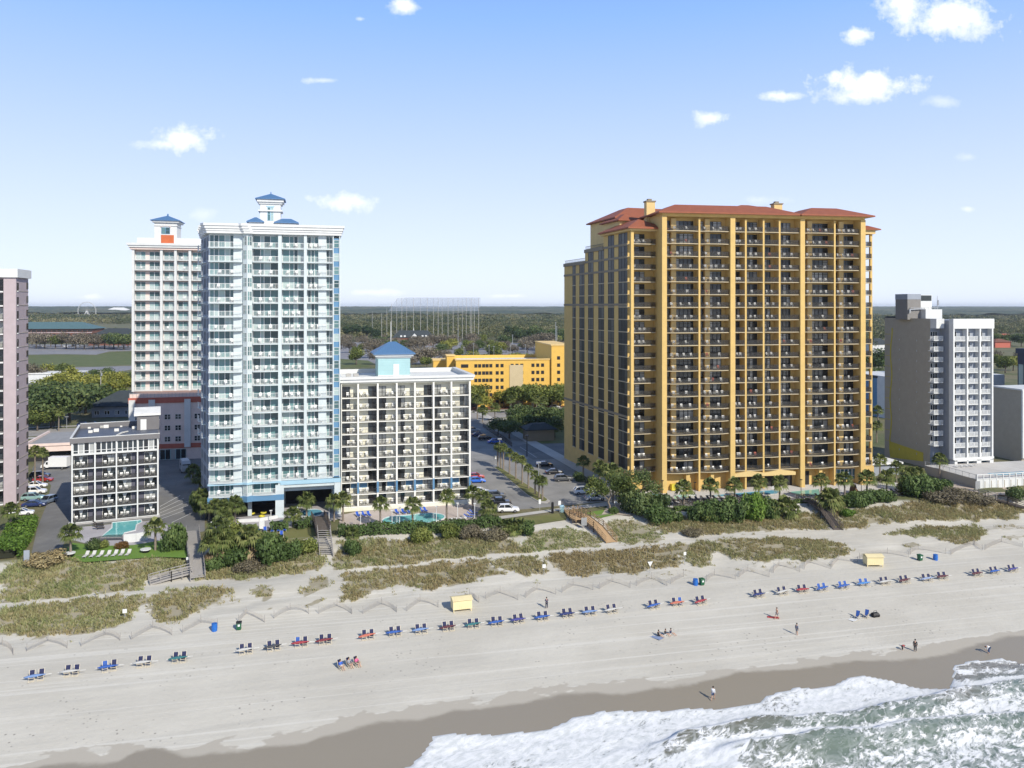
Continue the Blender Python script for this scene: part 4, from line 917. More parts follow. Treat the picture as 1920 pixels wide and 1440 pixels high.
def beach_deck():
    f = Fac('pool_terrace', 'raised white walled terrace below the grey tower', 'terrace', 112.2, 193.2, 12); e = f.e; hh = 2.3
    d = MB(); d.box(0, 0, 0, 34, 17.5, hh, 0); d.build('floor_slab', [M['deckpale']], e)
    w = MB(); w.box(-.05, -.12, 0, 34, 0, .95*hh, 0); 
    for k in range(18): w.box(-.1+k*1.85, -.2, 0, .1+k*1.85, .05, hh+1.15, 0)
    w.box(-.1, -.18, hh+1.0, 34, .0, hh+1.2, 0); w.box(-.1, -.16, hh-.05, 34, .02, hh+.12, 0); w.build('white_fence', M['white'], e)
    p = MB()
    for k in range(18): p.box(.3+k*1.85, -.17, .1, .48+k*1.85, -.12, hh*.8)
    p.build('post', M['greywall'], e)
    s = MB(); s.box(-.1, 0, 0, -.0, 17.5, hh-.05); s.build('side_wall', M['greywall'], e)
    r = MB()
    for k in range(9): r.box(-.1, .1+k*2.15, hh, -.02, .18+k*2.15, hh+1.1)
    r.box(-.12, 0, hh+1.05, 0, 17.5, hh+1.13); r.build('railing', M['steel'], e)
    g = MB(); g.add([(-.06,.1,hh),(-.06,17.4,hh),(-.06,17.4,hh+1.05),(-.06,.1,hh+1.05)], [(0,1,2,3)]); g.build('glass_panel', M['frost'], e)
    pl_ = MB(); pl_.box(8, 3, hh, 30, 5.5, hh+.03); pl_.build('pool_water', M['poolb'], e)
    for k in range(4):
        q = f.world(6.2+k*1.5, 13.2, hh); LOUNGE.append((q, f.a+math.pi+.2, 'white', f'white lounger on the raised terrace, {nth(k+1)} from the left', 'white loungers on the raised terrace'))
LOUNGE = []
beach_deck()
def far_right():
    f = Fac('hotel_block', 'low white building with a plain grey side wall at the right frame edge', 'building', 144, 226, 12); e = f.e
    w = MB(); w.box(0, 0, 0, 30, 10.3, 20.3); w.build('wall', M['greywall'], e)
    fr = MB(); fr.box(-.15, -.5, 1.2, 30, -.0, 20.6)
    fr.box(-.3, -.4, 20.3, 30, 10.6, 20.7); fr.build('front_frame', M['white'], e)
    wd = Rep(e, 'window'); wm = window([(0,1.5),(1.5,3)], 2.3, 'whitep', 'glass', 0)
    for i in range(6):
        for j in range(5): wd.add(wm, (1.2+j*4.2,-.54,3+i*2.9))
    wd.finish()
    f = Fac('office_block', 'dark blue glass block behind the grey tower at the right edge', 'building', 197, 296, 12); e = f.e
    w = MB(); w.box(0, 0, 0, 30, 12, 26); w.build('wall', M['blueband2'], e); obj('glass_front', window([(k*2.2,k*2.2+2.2) for k in range(5)], 22, 'darkmetal', 'glassblue', 1, mid=12), e, (-.06,11.6,0), R(-90))
    c = MB(); c.box(-.5, -.5, 26, 30.5, 12.5, 28); c.build('parapet', M['blueband2'], e)
    f = Fac('warehouse', 'long white flat roofed building behind the grey tower', 'building', 172, 318, 12); e = f.e
    w = MB(); w.box(-25, 0, 0, 28, 26, 16.5); w.box(-10, 5, 16.5, 6, 20, 19.5); w.build('wall', M['white'], e)
    w = MB(); w.box(-20, -.06, 9, 27, -.02, 12); w.build('window_band', M['glass'], e)
    f = Fac('hotel_block', 'blue building edge between the yellow and the grey towers', 'building', 146, 320, 12); e = f.e
    w = MB(); w.box(0, 0, 0, 9, 14, 15.5); w.build('wall', M['blueband'], e); w = MB(); w.box(-.3, -.3, 15.5, 9.3, 14.3, 16.3); w.build('parapet', M['darkroof'], e)
M['blueband2'] = paint('navy_cladding', (.03,.04,.07), .6, .08)
far_right()

# ------------------------------------------------------------------ pink tower on the left
def pink_tower():
    f = Fac('apartment_tower', 'pink tower with curved white balconies at the left frame edge', 'building', -110.4, 178.1, 15); e = f.e
    fh = 3.14; top = 51.8; n = 16; zb = top-n*fh-1.2
    w = MB(); w.box(-22, 1.8, 0, 0, 8.3, top); w.box(-2.4, -.25, 0, .05, 1.8, top-.8); w.build('wall', M['pink'], e)
    c = MB(); c.box(-22.4, -.7, top-1.3, .5, 8.9, top+.6); c.build('parapet', M['white'], e)
    j = MB()
    for i in range(n): j.box(.0, -.2, zb+i*fh-.04, .09, 8.32, zb+i*fh+.05)
    j.build('joint', M['greywall'], e)
    bal = Rep(e, 'balcony'); wd = Rep(e, 'window'); sw = Rep(e, 'side_window'); nt = Rep(e, 'side_balcony')
    bm = balcony(6.4, 2.2, 'darkmetal', 'white', bow=.7, sp=.2, pk=.04, rh=1.05, th=.3); wm = window([(.2,1.7),(1.7,3.2),(3.2,4.7),(4.7,6.2)], 2.6, 'darkmetal', 'glass', .03)
    s_ = window([(0,.55),(.55,1.1)], 1.7, 'darkmetal', 'glass', .3); nb = balcony(.9, .35, 'darkmetal', 'white', bow=.15, sp=.2, rh=1.0, th=.25)
    for i in range(n):
        z = zb+i*fh
        for k in range(2): bal.add(bm, (-8.9-k*6.6,-.3,z)); wd.add(wm, (-8.9-k*6.6,1.76,z))
        sw.add(s_, (.09,6.9,z+.4), R(90)); nt.add(nb, (.1,.35,z+.1), R(90))
        sw.add(s_, (.09,.3,z+.15), R(90))
        put_chairs(f, -5.2, .5, z, [(0,'w'),(1.3,'w')] if i % 3 else [(.6,'w')], f'pink tower, {nth(i+1)} balcony up')
    for r_ in (bal, wd, sw, nt): r_.finish()
pink_tower()

# ------------------------------------------------------------------ salmon tower behind
def salmon_tower():
    Y = 236.; f = Fac('hotel_tower', 'salmon and white tower with a square blue roofed turret and red podium', 'hotel', (247-960)/F*Y, Y, 13); e = f.e
    fh = 2.98; n = 14; zb = 19.2; top = zb+n*fh; W_ = 26; D = 16
    w = MB(); w.box(0, 1.5, 0, W_, D, top+.5); w.build('wall', M['salmon'], e)
    xs = [f.lx(p) for p in (249,302.5,329,356,382)]
    p = MB(); p.box(0, -.1, zb-.3, .7, 1.5, top); [p.box(x-.35, -.1, zb-.3, x+.35, 1.5, top) for x in xs[1:]]; p.build('pier', M['white'], e)
    bal = Rep(e, 'balcony'); wd = Rep(e, 'window')
    for j, (a, b) in enumerate(zip(xs, xs[1:])):
        a2 = a+.42; w_ = b-a-.8; bm = balcony(w_, 1.5, 'whitep', 'white', sp=.25, pk=.06, rh=1.0, solid='frost')
        pn = [(.1,1.5),(1.5,2.8)]+([(w_*.55,w_*.55+1.4),(w_*.55+1.4,w_-.3)] if w_ > 6 else [(2.8,w_-.1)]); wm = window(pn, 2.4, 'whitep', 'glassteal', .03)
        for i in range(n):
            bal.add(bm, (a2,0,zb+i*fh)); wd.add(wm, (a2,1.46,zb+i*fh))
            if random.random() < .5: put_chairs(f, a2+1+random.random(), .7, zb+i*fh, [(0,'w')], f'salmon tower, {nth(i+1)} balcony up, {nth(j+1)} bay')
    bal.finish(); wd.finish()
    c = MB(); c.box(-.5, -.5, top, W_, D+.3, top+.6, 1); c.box(-.9, -.9, top+.6, W_, D+.6, top+1.2, 0); c.box(-1.2, -1.2, top+1.2, W_, D+.9, top+1.9, 0)
    c.box(1.2, 1.2, top+1.9, 19, 12, top+3.6, 0); c.build('cornice', [M['white'], M['salmon']], e)
    x0, x1 = f.lx(292, 3), f.lx(334, 3); ts = top+1.9; t_ = MB(); t_.box(x0, 1, ts, x1, 8, ts+6.6); t_.box(x0-.25, .75, ts+5.3, x1+.25, 8.25, ts+5.5); t_.box(x0-.6, .4, ts+6.3, x1+.6, 8.6, ts+6.8)
    tu = t_.build('turret', M['white'], e)
    r_ = MB(); r_.hip(x0-1, 0, x1+1, 9, ts+7.0, 1.8, 4.3, th=.2); r_.tube([((x0+x1)/2,4.5,ts+8.7),((x0+x1)/2,4.5,ts+9.3)], [.3,.2]); r_.build('roof', M['blueroof'], tu)
    cx = (x0+x1)/2; obj('window', window([(-1.2,0),(0,1.2)], 2.0, 'blueband', 'glassteal', 0, mid=1.1), tu, (cx,.97,ts+2.9))
    a = MB(); a.tube([(cx+1.35*math.cos(q),.93,ts+4.85+.6*math.sin(q)) for q in np.linspace(0, math.pi, 9)], [.16]*9, 4); a.build('arch', M['salmon'], tu)
    b = MB(); b.box(cx-1.3, .92, ts+.1, cx+2.3, 1.0, ts+2.6); b.build('red_panel', M['orangebrick'], tu)
    # podium
    pd = MB(); px0, px1 = f.lx(242,-9), f.lx(386,-9); ph = f.lz(757, px0, -9); ptop = f.lz(748, px0, -9); 
    pd.box(px0, -9, 3.5, px1+6, 4, ph); pd.box(px0, -8.9, 0, px1+6, 4, 3.5)
    for pa in (242,279,346): x = f.lx(pa,-9); pd.box(x, -9.5, 3.5, x+1.7, -9, ph+1.0, 1)
    pm = pd.build('podium', [M['salmon'], M['white']], e)
    rb = MB(); rb.box(px0-.2, -9.25, ph, px1+6, -8.8, ptop+.2); rb.box(px0-.1, -9.15, 3.3, px1+6, -8.98, 4.6); rb.build('red_band', M['red'], pm)
    pwn = window([(0,.8),(.8,1.6)], 1.5, 'creamw', 'glassdk', 0, mid=.75)
    for pa in (256,268,294,314,334,370):
        for k in range(3): obj('window', pwn, pm, (f.lx(pa,-9)-.8, -9.06, 5.2+k*3.2))
    obj('shop_front', window([(k*1.4,k*1.4+1.4) for k in range(5)], 3.0, 'teal', 'glass', .1), pm, (f.lx(300,-9), -9.0, 0))
    rl = MB(); rl.box(px0, -8.9, ptop+1.5, px1+6, -8.8, ptop+1.6)
    for k in range(30): rl.box(px0+k*.95, -8.88, ptop, px0+.07+k*.95, -8.82, ptop+1.5)
    rl.build('terrace_railing', M['steel'], pm)
    fl = MB(); fl.box(px0+.1, -8.7, ptop-.3, px1+6, 1.4, ptop-.1); fl.box(px0+.1, -8.78, ptop, px1+6, -8.75, ptop+1.3); fl.build('terrace', M['salmon'], pm)
M['orangebrick'] = paint('orange_red_panel', (.50,.13,.05), .8, .1)
salmon_tower()

# ------------------------------------------------------------------ low dark grey motel
def motel():
    f = Fac('motel', 'low five storey dark grey motel with white frames and a flat roof', 'motel', -88.9, 161.4, 24); e = f.e
    W_ = f.lx(297); fh = 2.72; zb = .35; n = 5; top = zb+n*fh; pt = 17.4; D = 20
    w = MB(); w.box(0, 1.5, 0, W_, D, top+.0); w.box(0, .35, top, W_, D, pt-1.0); w.box(-.6, -.5, 0, W_+.3, 1.5, zb-.1, 1); w.build('wall', [M['charcoal'], M['concrete']], e)
    xs = [0, W_*.255, W_*.5, W_*.745, W_-.25]
    fr = MB()
    for x in xs: fr.box(x, -.1, 0, x+.26, 1.5, pt-1.0)
    fr.box(.0, -.14, top-.08, W_, .36, top+.14); fr.box(W_-.2, .3, 0, W_+.05, D, pt-1.2)
    fr.build('white_frame', M['white'], e)
    bal = Rep(e, 'balcony'); wd = Rep(e, 'window'); dr = Rep(e, 'door'); cu = Rep(e, 'curtain')
    up = window([(k*.98,k*.98+.98) for k in range(4)], 2.45, 'white', 'glass', .15, t=.10, mid=.75)
    cm = MB(); cm.add([(-.42,0,2.1),(.42,0,2.1),(.12,0,1.1),(.3,0,.1),(-.3,0,.1),(-.12,0,1.1)], [(5,2,1,0),(4,3,2,5)]); cm = cm.mesh('curtain', [M['curtain']])
    for j in range(4):
        a, b = xs[j]+.26, xs[j+1]; w_ = b-a; flip = j in (1,3)
        bm = balcony(w_, 1.5, 'darkmetal', 'white', sp=.3, pk=.03, rh=.95, th=.2, solid='meshdark'); x0 = 1.15 if flip else .1
        wm = window([(x0,x0+1.2),(x0+1.2,x0+2.5)], 2.2, 'creamw', 'glass', .12, t=.07); dm = MB(); dm.box(0, -.04, 0, .95, .02, 2.25); dm = dm.mesh('door', [M['doorblue']])
        for i in range(n):
            z = zb+i*fh; bal.add(bm, (a,0,z)); wd.add(wm, (a,1.46,z)); dr.add(dm, (a+(.1 if flip else w_-1.1),1.45,z)); cu.add(cm, (a+x0+1.25,1.40,z))
            put_chairs(f, a+x0+.6, .75, z, [(0,'w'),(1.1,'w')], f'dark motel, {nth(i+1)} floor up, {nth(j+1)} bay')
        wd.add(up, (a+.0,.30,top))
    for r_ in (bal, wd, dr, cu): r_.finish()
    pr = MB(); pr.box(-.25, -.3, pt-1.0, W_+.25, 0, pt, 0); pr.box(-.25, 0, pt-1.35, .1, D, pt, 0); pr.box(W_-.1, 0, pt-1.35, W_+.25, D*.3, pt, 0); pr.box(.1, D-.3, pt-1.35, W_+.25, D, pt+.3, 0); 
    pr.box(-.3, 0, pt, .12, D, pt+.1, 1); pr.box(.12, -.32, pt, W_+.3, .05, pt+.1, 1); pr.box(.12, D-.32, pt+.3, W_+.3, D+.02, pt+.4, 1)
    pr.build('parapet', [M['greydark'], M['white']], e)
    rf = MB(); rf.box(.1, 0, pt-1.05, W_-.1, D-.3, pt-.75); rf.build('roof', M['roofblue'], e)
    st = MB(); st.box(W_-4.3, D-8, pt-.75, W_+.2, D-4, pt+2.4); sh = st.build('stair_house', M['greydark'], e)
    s2 = MB(); s2.add([(W_-4.9,D-8.4,pt+2.4),(W_+.5,D-8.4,pt+2.4),(W_+.5,D-3.6,pt+3.3),(W_-4.9,D-3.6,pt+3.3),(W_-4.9,D-8.4,pt+2.9),(W_+.5,D-8.4,pt+2.9),(W_+.5,D-3.6,pt+3.8),(W_-4.9,D-3.6,pt+3.8)], [(3,2,1,0),(4,5,6,7),(0,1,5,4),(1,2,6,5),(2,3,7,6),(3,0,4,7)]); s2.build('roof', M['roofwhite'], sh)
    dd = MB(); dd.box(W_-3.6, D-8.07, pt-.75, W_-2.4, D-8, pt+1.6); dd.build('door', M['whitep'], sh)
    un = MB(); r = random.Random(3)
    for k in range(9): x, y = 1.5+r.random()*11, D-1.2-r.random()*9*(k > 3); s = .25+r.random()*.45; un.box(x, y, pt-.75, x+s*1.6, y+s, pt-.75+s)
    un.beam((9,9,pt-.6), (8,5,pt-.65), .25); un.beam((9.2,9,pt-.6), (10,10.5,pt-.65), .2); un.build('roof_clutter', M['creamw'], e)
M['greydark'] = paint('slate_grey_cladding', (.17,.165,.17), .8, .08, streak=False); M['doorblue'] = plain('grey_blue_door', (.09,.09,.12), .6)
M['curtain'] = plain('white_curtain', (.55,.57,.56), .8)

motel()

# ------------------------------------------------------------------ yellow garage across the road and other low buildings
def garage():
    Y = 349.; f = Fac('parking_garage', 'yellow parking garage with rows of small square openings', 'garage', (855-960)/F*Y, Y, 9); e = f.e
    W_ = f.lx(1033); top = f.lz(676, 0); D = 38; fh = (top-1.4)/6
    w = MB(); w.box(0, 0, 0, W_, D, top-1.6); w.box(0, 0, top-1.6, W_, .4, top); w.box(0, D-.4, top-1.6, W_, D, top); w.box(-.0, .4, top-1.6, .4, D-.4, top)
    w.box(W_, -1.2, 0, W_+9, D, top+6.2); w.build('wall', M['gar'], e)
    c = MB(); c.box(-.35, -.35, top, W_, .5, top+.45); c.box(-.35, .5, top, .5, D, top+.45); c.box(W_-.3, -1.5, top+6.2, W_+9.3, D, top+6.7); c.build('cornice', M['garl'], e)
    rf = MB(); rf.box(.4, .4, top-1.6, W_, D-.4, top-1.45); rf.build('roof', M['roofwhite'], e)
    op = Rep(e, 'opening'); om = MB(); om.box(0, -.08, 0, 1.35, .02, 1.5); om = om.mesh('opening', [M['void']]); ol = MB(); ol.box(0, -.08, 0, 3.2, .02, 1.5); ol = ol.mesh('opening', [M['void']])
    for i in range(6):
        z = .9+i*fh+.5
        op.add(ol, (2.2,-.0,z))
        for pa in (892,899,906.5,913,920, 932,941, 960,969,978, 999,1008,1017): op.add(om, (f.lx(pa)-.6,0,z))
        op.add(om, (f.lx(1046)-.6,-1.2,z)); 
        for y in (5,11,17,23,29): op.add(om, (-.0,y,z), R(-90))
    op.add(om, (f.lx(1046)-.6,-1.2,.9+6*fh+.5)); op.finish()
    lb = MB(); xx = f.lx(968); lb.box(xx-3, -.25, 0, xx+3, 0, top-2.2); lb.build('bay_panel', M['yellowpale'], e)
    st = MB(); st.box(-3.5, 7, 0, .0, 15, top+1.5); st.box(-9, 15, 0, 0, 26, top-1); st.build('stair_tower', M['gar'], e)
    a = MB(); a.box(-3.8, 6.7, top+1.5, .3, 15.3, top+2.0); a.box(-9.3, 14.7, top-1, .0, 26.3, top-.5); a.build('stair_cap', M['garl'], e)
    d = MB(); d.box(4, -.3, 0, 9.5, .05, 3.0); d.box(W_-2, -.3, 0, W_-.1, .05, 3); d.build('entrance', M['void'], e)
    for k, pa in enumerate((874, 955, 916)):
        q = f.world(f.lx(pa, 3), 4.5, top-1.45); CARS.append((q, f.a, ('sedan','suv','sedan')[k], ('black','silver','darkgrey')[k], ('black','silver','dark grey')[k]+' car parked on the garage roof'))
    for k, pa in enumerate((940, 950, 964, 977, 1004, 1035, 925)):
        pass
M['gar'] = paint('bright_yellow_stucco', (.72,.45,.10), .75, .06); M['garl'] = paint('light_yellow_trim', (.76,.54,.22), .75, .05); M['yellowpale'] = paint('pale_tan_stucco', (.55,.45,.28), .75, .06)
CARS = []
garage()
def simple_house(name, label, cat, px, py, w, d, h, ang, wallm, roofm, rise=3., over=.8, flat=False, z=6.0, base=None, run=None, win=True, winm='glass'):
    Y = (H-z)*F/(py-HZ) if base is None else base; f = Fac(name, label, cat, (px-960)/F*Y, Y, ang, z); e = f.e
    m = MB(); m.box(0, 0, 0, w, d, h); m.build('wall', M[wallm], e); r_ = MB()
    if flat: r_.box(-over, -over, h, w+over, d+over, h+rise)
    else: r_.hip(-over, -over, w+over, d+over, h+.3, rise, run or min(w, d)/2, th=.3)
    r_.build('roof', M[roofm], e)
    if win:
        nfl = max(1, int(h/3.4)); k = max(2, int(w/3.4)); wm = window([(0,.9),(.9,1.8)], 1.6, 'whitep', winm, 0, t=.1)
        for i in range(nfl):
            for j in range(k): obj('window', wm, e, ((j+.5)*w/k-.9, -.06, 1.0+i*3.4))
    return f
fp = Fac('shop', 'low pink flat roofed building with a dark opening left of the motel', 'building', *W(58,868), 16)
mb = MB(); mb.box(-2, 2, 0, 22, 26, 4.6); mb.box(-2, 0, 3.0, 22, 2, 4.6); mb.build('wall', M['salmon'], fp.e); mb = MB(); mb.box(-1.6, .4, 4.6, 21.6, 25.6, 4.75); mb.build('roof', M['roofgrey'], fp.e)
mb = MB(); mb.box(-2.2, -.3, 4.6, 22.2, .4, 5.3); mb.box(-2.2, .4, 4.6, -1.6, 26, 5.3); mb.box(21.6, .4, 4.6, 22.2, 26, 5.3); mb.build('parapet', M['salmon'], fp.e); mb = MB(); mb.box(-1.9, 1.9, 0, 21.9, 1.98, 3); mb.build('dark_front', M['void'], fp.e)
simple_house('restaurant', 'long low restaurant with a dark slate hipped roof beside the salmon podium', 'restaurant', 172, 783, 30, 18, 4.2, 12, 'greyblue', 'darkroof', 5.0, 1.5)
f_ = simple_house('office_building', 'brown brick office with a long dull green roof beyond the field', 'office', -60, 640, 150, 40, 15.5, 6, 'brick', 'greenroof', 9, 2, run=24, win=False)
mb = MB()
for k in range(24): mb.box(2+k*6.2, -.15, 2.5, 6+k*6.2, .0, 4.6); mb.box(2+k*6.2, -.15, 7, 6+k*6.2, .0, 9.1); mb.box(2+k*6.2, -.15, 11.8, 7.5+k*6.2, .0, 14)
mb.build('window_band', M['void'], f_.e)
mb = MB(); mb.box(-.1, -.25, 5.6, 150, .0, 6.6); mb.box(-.1, -.25, 10.2, 150, 0, 11.2); mb.build('band', M['pink'], f_.e)
simple_house('hall', 'low hall with a dark slate roof to the right of the brick office', 'building', 166, 648, 52, 30, 9, 6, 'brick', 'darkroof', 10, 3, run=18, win=False)
f_ = simple_house('brick_house', 'brick house with grey roof, white gable and dormers beyond the cream hotel', 'house', 737, 648, 46, 16, 9, 7, 'brick', 'roofgrey2' if False else 'darkroof', 7.5, 1, run=8)
mb = MB(); [mb.box(x, -.6, 9.0, x+2.2, 2.5, 11.6) for x in (8,12,32,36)]; mb.prism([(20,-2.5),(28,-2.5),(28,3),(20,3)], 0, 9); mb.add([(19.4,-2.6,9),(28.6,-2.6,9),(24,-2.6,13.5),(19.4,6,9),(28.6,6,9),(24,6,13.5)], [(0,1,2),(3,5,4),(0,2,5,3),(1,4,5,2)]); mb.tube([(23,8,15),(23,8,20.5)], [.9,.1], 6); mb.build('white_gable', M['white'], f_.e)
simple_house('house', 'small white and navy house between the yellow and grey towers', 'house', 1636, 664, 18, 14, 9, 10, 'white', 'darkroof', 5, .8, run=7)
simple_house('store', 'red roofed store at the far right behind the trees', 'store', 1866, 652, 18, 14, 6, 8, 'red', 'brick', 3, 1, run=7, win=False)
simple_house('store', 'white store with a bright red roof at the far right', 'store', 1876, 640, 22, 16, 6, 8, 'white', 'red', 3, 1, run=8, win=False)
simple_house('pavilion', 'small white flat roofed pavilion far off right of the yellow tower', 'building', 1655, 612, 34, 20, 7, 5, 'white', 'roofwhite', 1, 1, flat=True, win=False)
simple_house('pavilion', 'white tent roofed pavilion far off beside the observation wheel', 'building', 196, 592.0, 100, 60, 16, 5, 'white', 'roofwhite', 14, 2, run=30, win=False, base=3600, z=16)
simple_house('shed', 'low white roofed shed at the edge of the far car park', 'building', 1030, 672, 26, 14, 5, 8, 'white', 'roofwhite', 1, .5, flat=True, win=False)
simple_house('pump_house', 'small tan hut with a dark roof among the trees by the central road', 'hut', 990, 828, 9, 6, 3.6, 15, 'brownband', 'darkroof', 1.6, .8, run=3, win=False)
simple_house('store', 'long pale flat roofed store left of the field', 'store', 40, 718, 30, 16, 5, 8, 'white', 'roofwhite', .6, .5, flat=True, win=False)
simple_house('tent_shelter', 'white canopy shelter behind the right end of the yellow tower', 'shelter', 1634, 893, 8, 6, 3.0, 12, 'greyblue', 'roofwhite', .5, .8, flat=True, win=False)

# ------------------------------------------------------------------ balcony chairs
def chair_mesh(mat):
    mb = MB()
    mb.box(-.28, -.26, .46, .28, .24, .51); mb.add([(-.28,.20,.5),(.28,.20,.5),(.28,.36,1.1),(-.28,.36,1.1),(-.28,.25,.5),(.28,.25,.5),(.28,.40,1.1),(-.28,.40,1.1)], [(0,1,2,3),(7,6,5,4),(0,4,5,1),(2,6,7,3),(0,3,7,4),(1,5,6,2)])
    for x in (-.26, .21):
        for y in (-.26, .2): mb.box(x, y, 0, x+.05, y+.05, .46)
        mb.box(x, -.26, .62, x+.05, .26, .66); mb.box(x, -.26, .45, x+.05, -.21, .62)
    return mb.mesh('balcony_chair', [mat])
CM = {'w': chair_mesh(M['plastic']), 'r': chair_mesh(M['red'])}
BCH.sort(key=lambda c: c[0])
for d_, p, rz, k, nm, where in BCH[:300]:
    obj('balcony_chair', CM[k], None, p, rz, label=(('white' if k == 'w' else 'red')+' balcony chair, '+(nm+', ' if nm else '')+where), cat='chair', group='white balcony chairs on the hotel fronts')
o = obj('balcony_chairs', merge('balcony_chairs', [(CM[k], tuple(p), rz) for d_, p, rz, k, nm, w_ in BCH[300:]]), kind='stuff', label='many small white chairs on the farther balconies', cat='chairs')
mb = MB()
mb.tube([(0,0,0),(0,0,.68)], [.06,.06]); mb.tube([(0,0,.68),(0,0,.72)], [.42,.42], 10); mb.tube([(0,0,0),(0,0,.04)], [.28,.28], 8); tm = mb.mesh('balcony_tables', [M['plastic']])
obj('balcony_tables', merge('balcony_tables', [(tm, tuple(p), 0) for p in TBL]), kind='stuff', label='small round white tables on the cream hotel balconies', cat='tables')
# ------------------------------------------------------------------ vegetation
M['leafdark'] = leafmat('dark_oak_leaves', (0.031,0.055,0.020), (0.088,0.131,0.045), (0.215,0.253,0.088))
M['leafmid'] = leafmat('spring_green_leaves', (0.059,0.086,0.021), (0.145,0.179,0.043), (0.290,0.307,0.086))
M['leafyel'] = leafmat('yellow_green_leaves', (0.093,0.116,0.019), (0.232,0.240,0.046), (0.403,0.388,0.093))
M['twig'] = leafmat('bare_grey_brown_twigs', (0.078,0.070,0.050), (0.171,0.147,0.105), (0.279,0.240,0.178), .1)
M['pine'] = leafmat('pine_needles', (0.019,0.041,0.019), (0.048,0.084,0.037), (0.112,0.149,0.065))
M['hedge'] = leafmat('hedge_leaves', (0.037,0.066,0.020), (0.094,0.147,0.043), (0.188,0.250,0.085))
M['hedgeb'] = leafmat('bright_hedge_leaves', (.06,.12,.018), (.13,.225,.035), (.23,.32,.07), .25)
M['palm'] = leafmat('palm_fronds', (.05,.065,.022), (.135,.175,.05), (.31,.32,.12), .3)
M['palmdry'] = leafmat('dry_palm_fronds', (.14,.10,.05), (.26,.19,.10), (.36,.28,.16), .2)
M['bark'] = paint('grey_brown_bark', (.15,.125,.10), .9, .2, sc=3, streak=False)
M['palmbark'] = paint('palm_trunk_bark', (.24,.20,.16), .9, .25, sc=4, streak=False)
M['dryleaf'] = leafmat('straw_grass', (.22,.17,.08), (.34,.27,.14), (.42,.36,.20), .2); M['rustleaf'] = leafmat('rusty_leaves', (.10,.05,.02), (.17,.09,.03), (.22,.14,.05), .2)
M['dune'] = leafmat('dune_grass_blades', (.43,.35,.19), (.375,.375,.18), (.22,.31,.10), .35)
M['scrub'] = leafmat('grey_dune_scrub', (.10,.085,.06), (.175,.15,.10), (.22,.20,.11), .1)

def cards(C, Nrm, S, rng, asp=.7):
    """leaf quads: centres C, rough normals Nrm, half sizes S"""
    n = len(C); r = rng.normal(size=(n,3)); a = np.cross(Nrm, r); a /= np.linalg.norm(a, axis=1, keepdims=True)+1e-9
    b = np.cross(Nrm, a); b /= np.linalg.norm(b, axis=1, keepdims=True)+1e-9
    S = S[:,None]; V = np.stack([C-a*S, C-b*S*asp, C+a*S, C+b*S*asp], 1).reshape(-1,3)
    return V, np.arange(4*n).reshape(-1,4)
def crown_mesh(name, mat, blobs, n, size, seed, tint=(.5,.22), drop=.0):
    """leaf clumps spread over the shells of many overlapping blobs; blobs = (x,y,z,r,weight)"""
    rng = np.random.default_rng(seed); B = np.array(blobs, float); p = B[:,3]**2; p /= p.sum()
    k = rng.choice(len(B), n, p=p); d = rng.normal(size=(n,3)); d /= np.linalg.norm(d, axis=1, keepdims=True)
    rr = .55+.5*rng.random(n)**.6
    C = B[k,:3]+d*(B[k,3]*rr)[:,None]*np.array([1,1,.85]); N = d+rng.normal(size=(n,3))*.55
    bt = rng.normal(0, tint[1]*.7, len(B)); ti = np.clip(tint[0]+bt[k]+rng.normal(0, tint[1]*.6, n), 0, 1)
    V, Q = cards(C, N, size*(.6+.8*rng.random(n)), rng)
    return np_mesh(name, V, Q, [M[mat]], {'tint':('FACE', ti)})
def blobs_round(h0, h, r, n, seed, flat=.75):
    rg = random.Random(seed); out = []
    for i in range(n):
        a = rg.random()*6.283; q = math.sqrt(rg.random())*.72; z = h0+(h-h0)*(.25+.6*rg.random()*(1-q*.55))
        out.append((r*q*math.cos(a), r*q*math.sin(a), z, r*(.26+.22*rg.random()), 1))
    return out
def trunk_mesh(h, r, nl, spread, seed, mat='bark', lean=0):
    rg = random.Random(seed); mb = MB(); l = lean
    mb.tube([(0,0,-.3),(l*.2,0,h*.3),(l*.6,.05*h,h*.65),(l,0,h)], [r*1.25,r,r*.75,r*.4], 7)
    for i in range(nl):
        a = 6.283*i/nl+rg.random(); z = h*(.4+.45*rg.random()); e = spread*(.5+.5*rg.random())
        mb.tube([(l*z/h,0,z),(l*z/h+e*.5*math.cos(a),e*.5*math.sin(a),z+h*.18),(l*z/h+e*math.cos(a),e*math.sin(a),z+h*.42)], [r*.5,r*.33,r*.1], 5)
    return mb.mesh('trunk', [M[mat]], True)
TREES = {}
def tree_kind(k, mat, h, r, nb, n, size, seed, tint=(.5,.2), lo=.25):
    TREES[k] = [(crown_mesh('crown', mat, blobs_round(h*lo, h, r, nb, seed+j), n, size, seed+j, tint), trunk_mesh(h*.62, .035*h, 5, r*.6, seed+j), h, r) for j in range(3)]
tree_kind('oak', 'leafdark', 9, 5.2, 26, 2600, .34, 100, (.45,.24))
tree_kind('green', 'leafmid', 8, 4.2, 22, 2200, .30, 110, (.45,.24))
tree_kind('yellow', 'leafyel', 7, 4.2, 20, 1700, .30, 120, (.45,.24))
tree_kind('bare', 'twig', 7.5, 4.4, 24, 1500, .26, 130, (.5,.25))
tree_kind('pine', 'pine', 15, 4.2, 24, 2000, .40, 140, (.45,.24), .35)
TCNT = {}
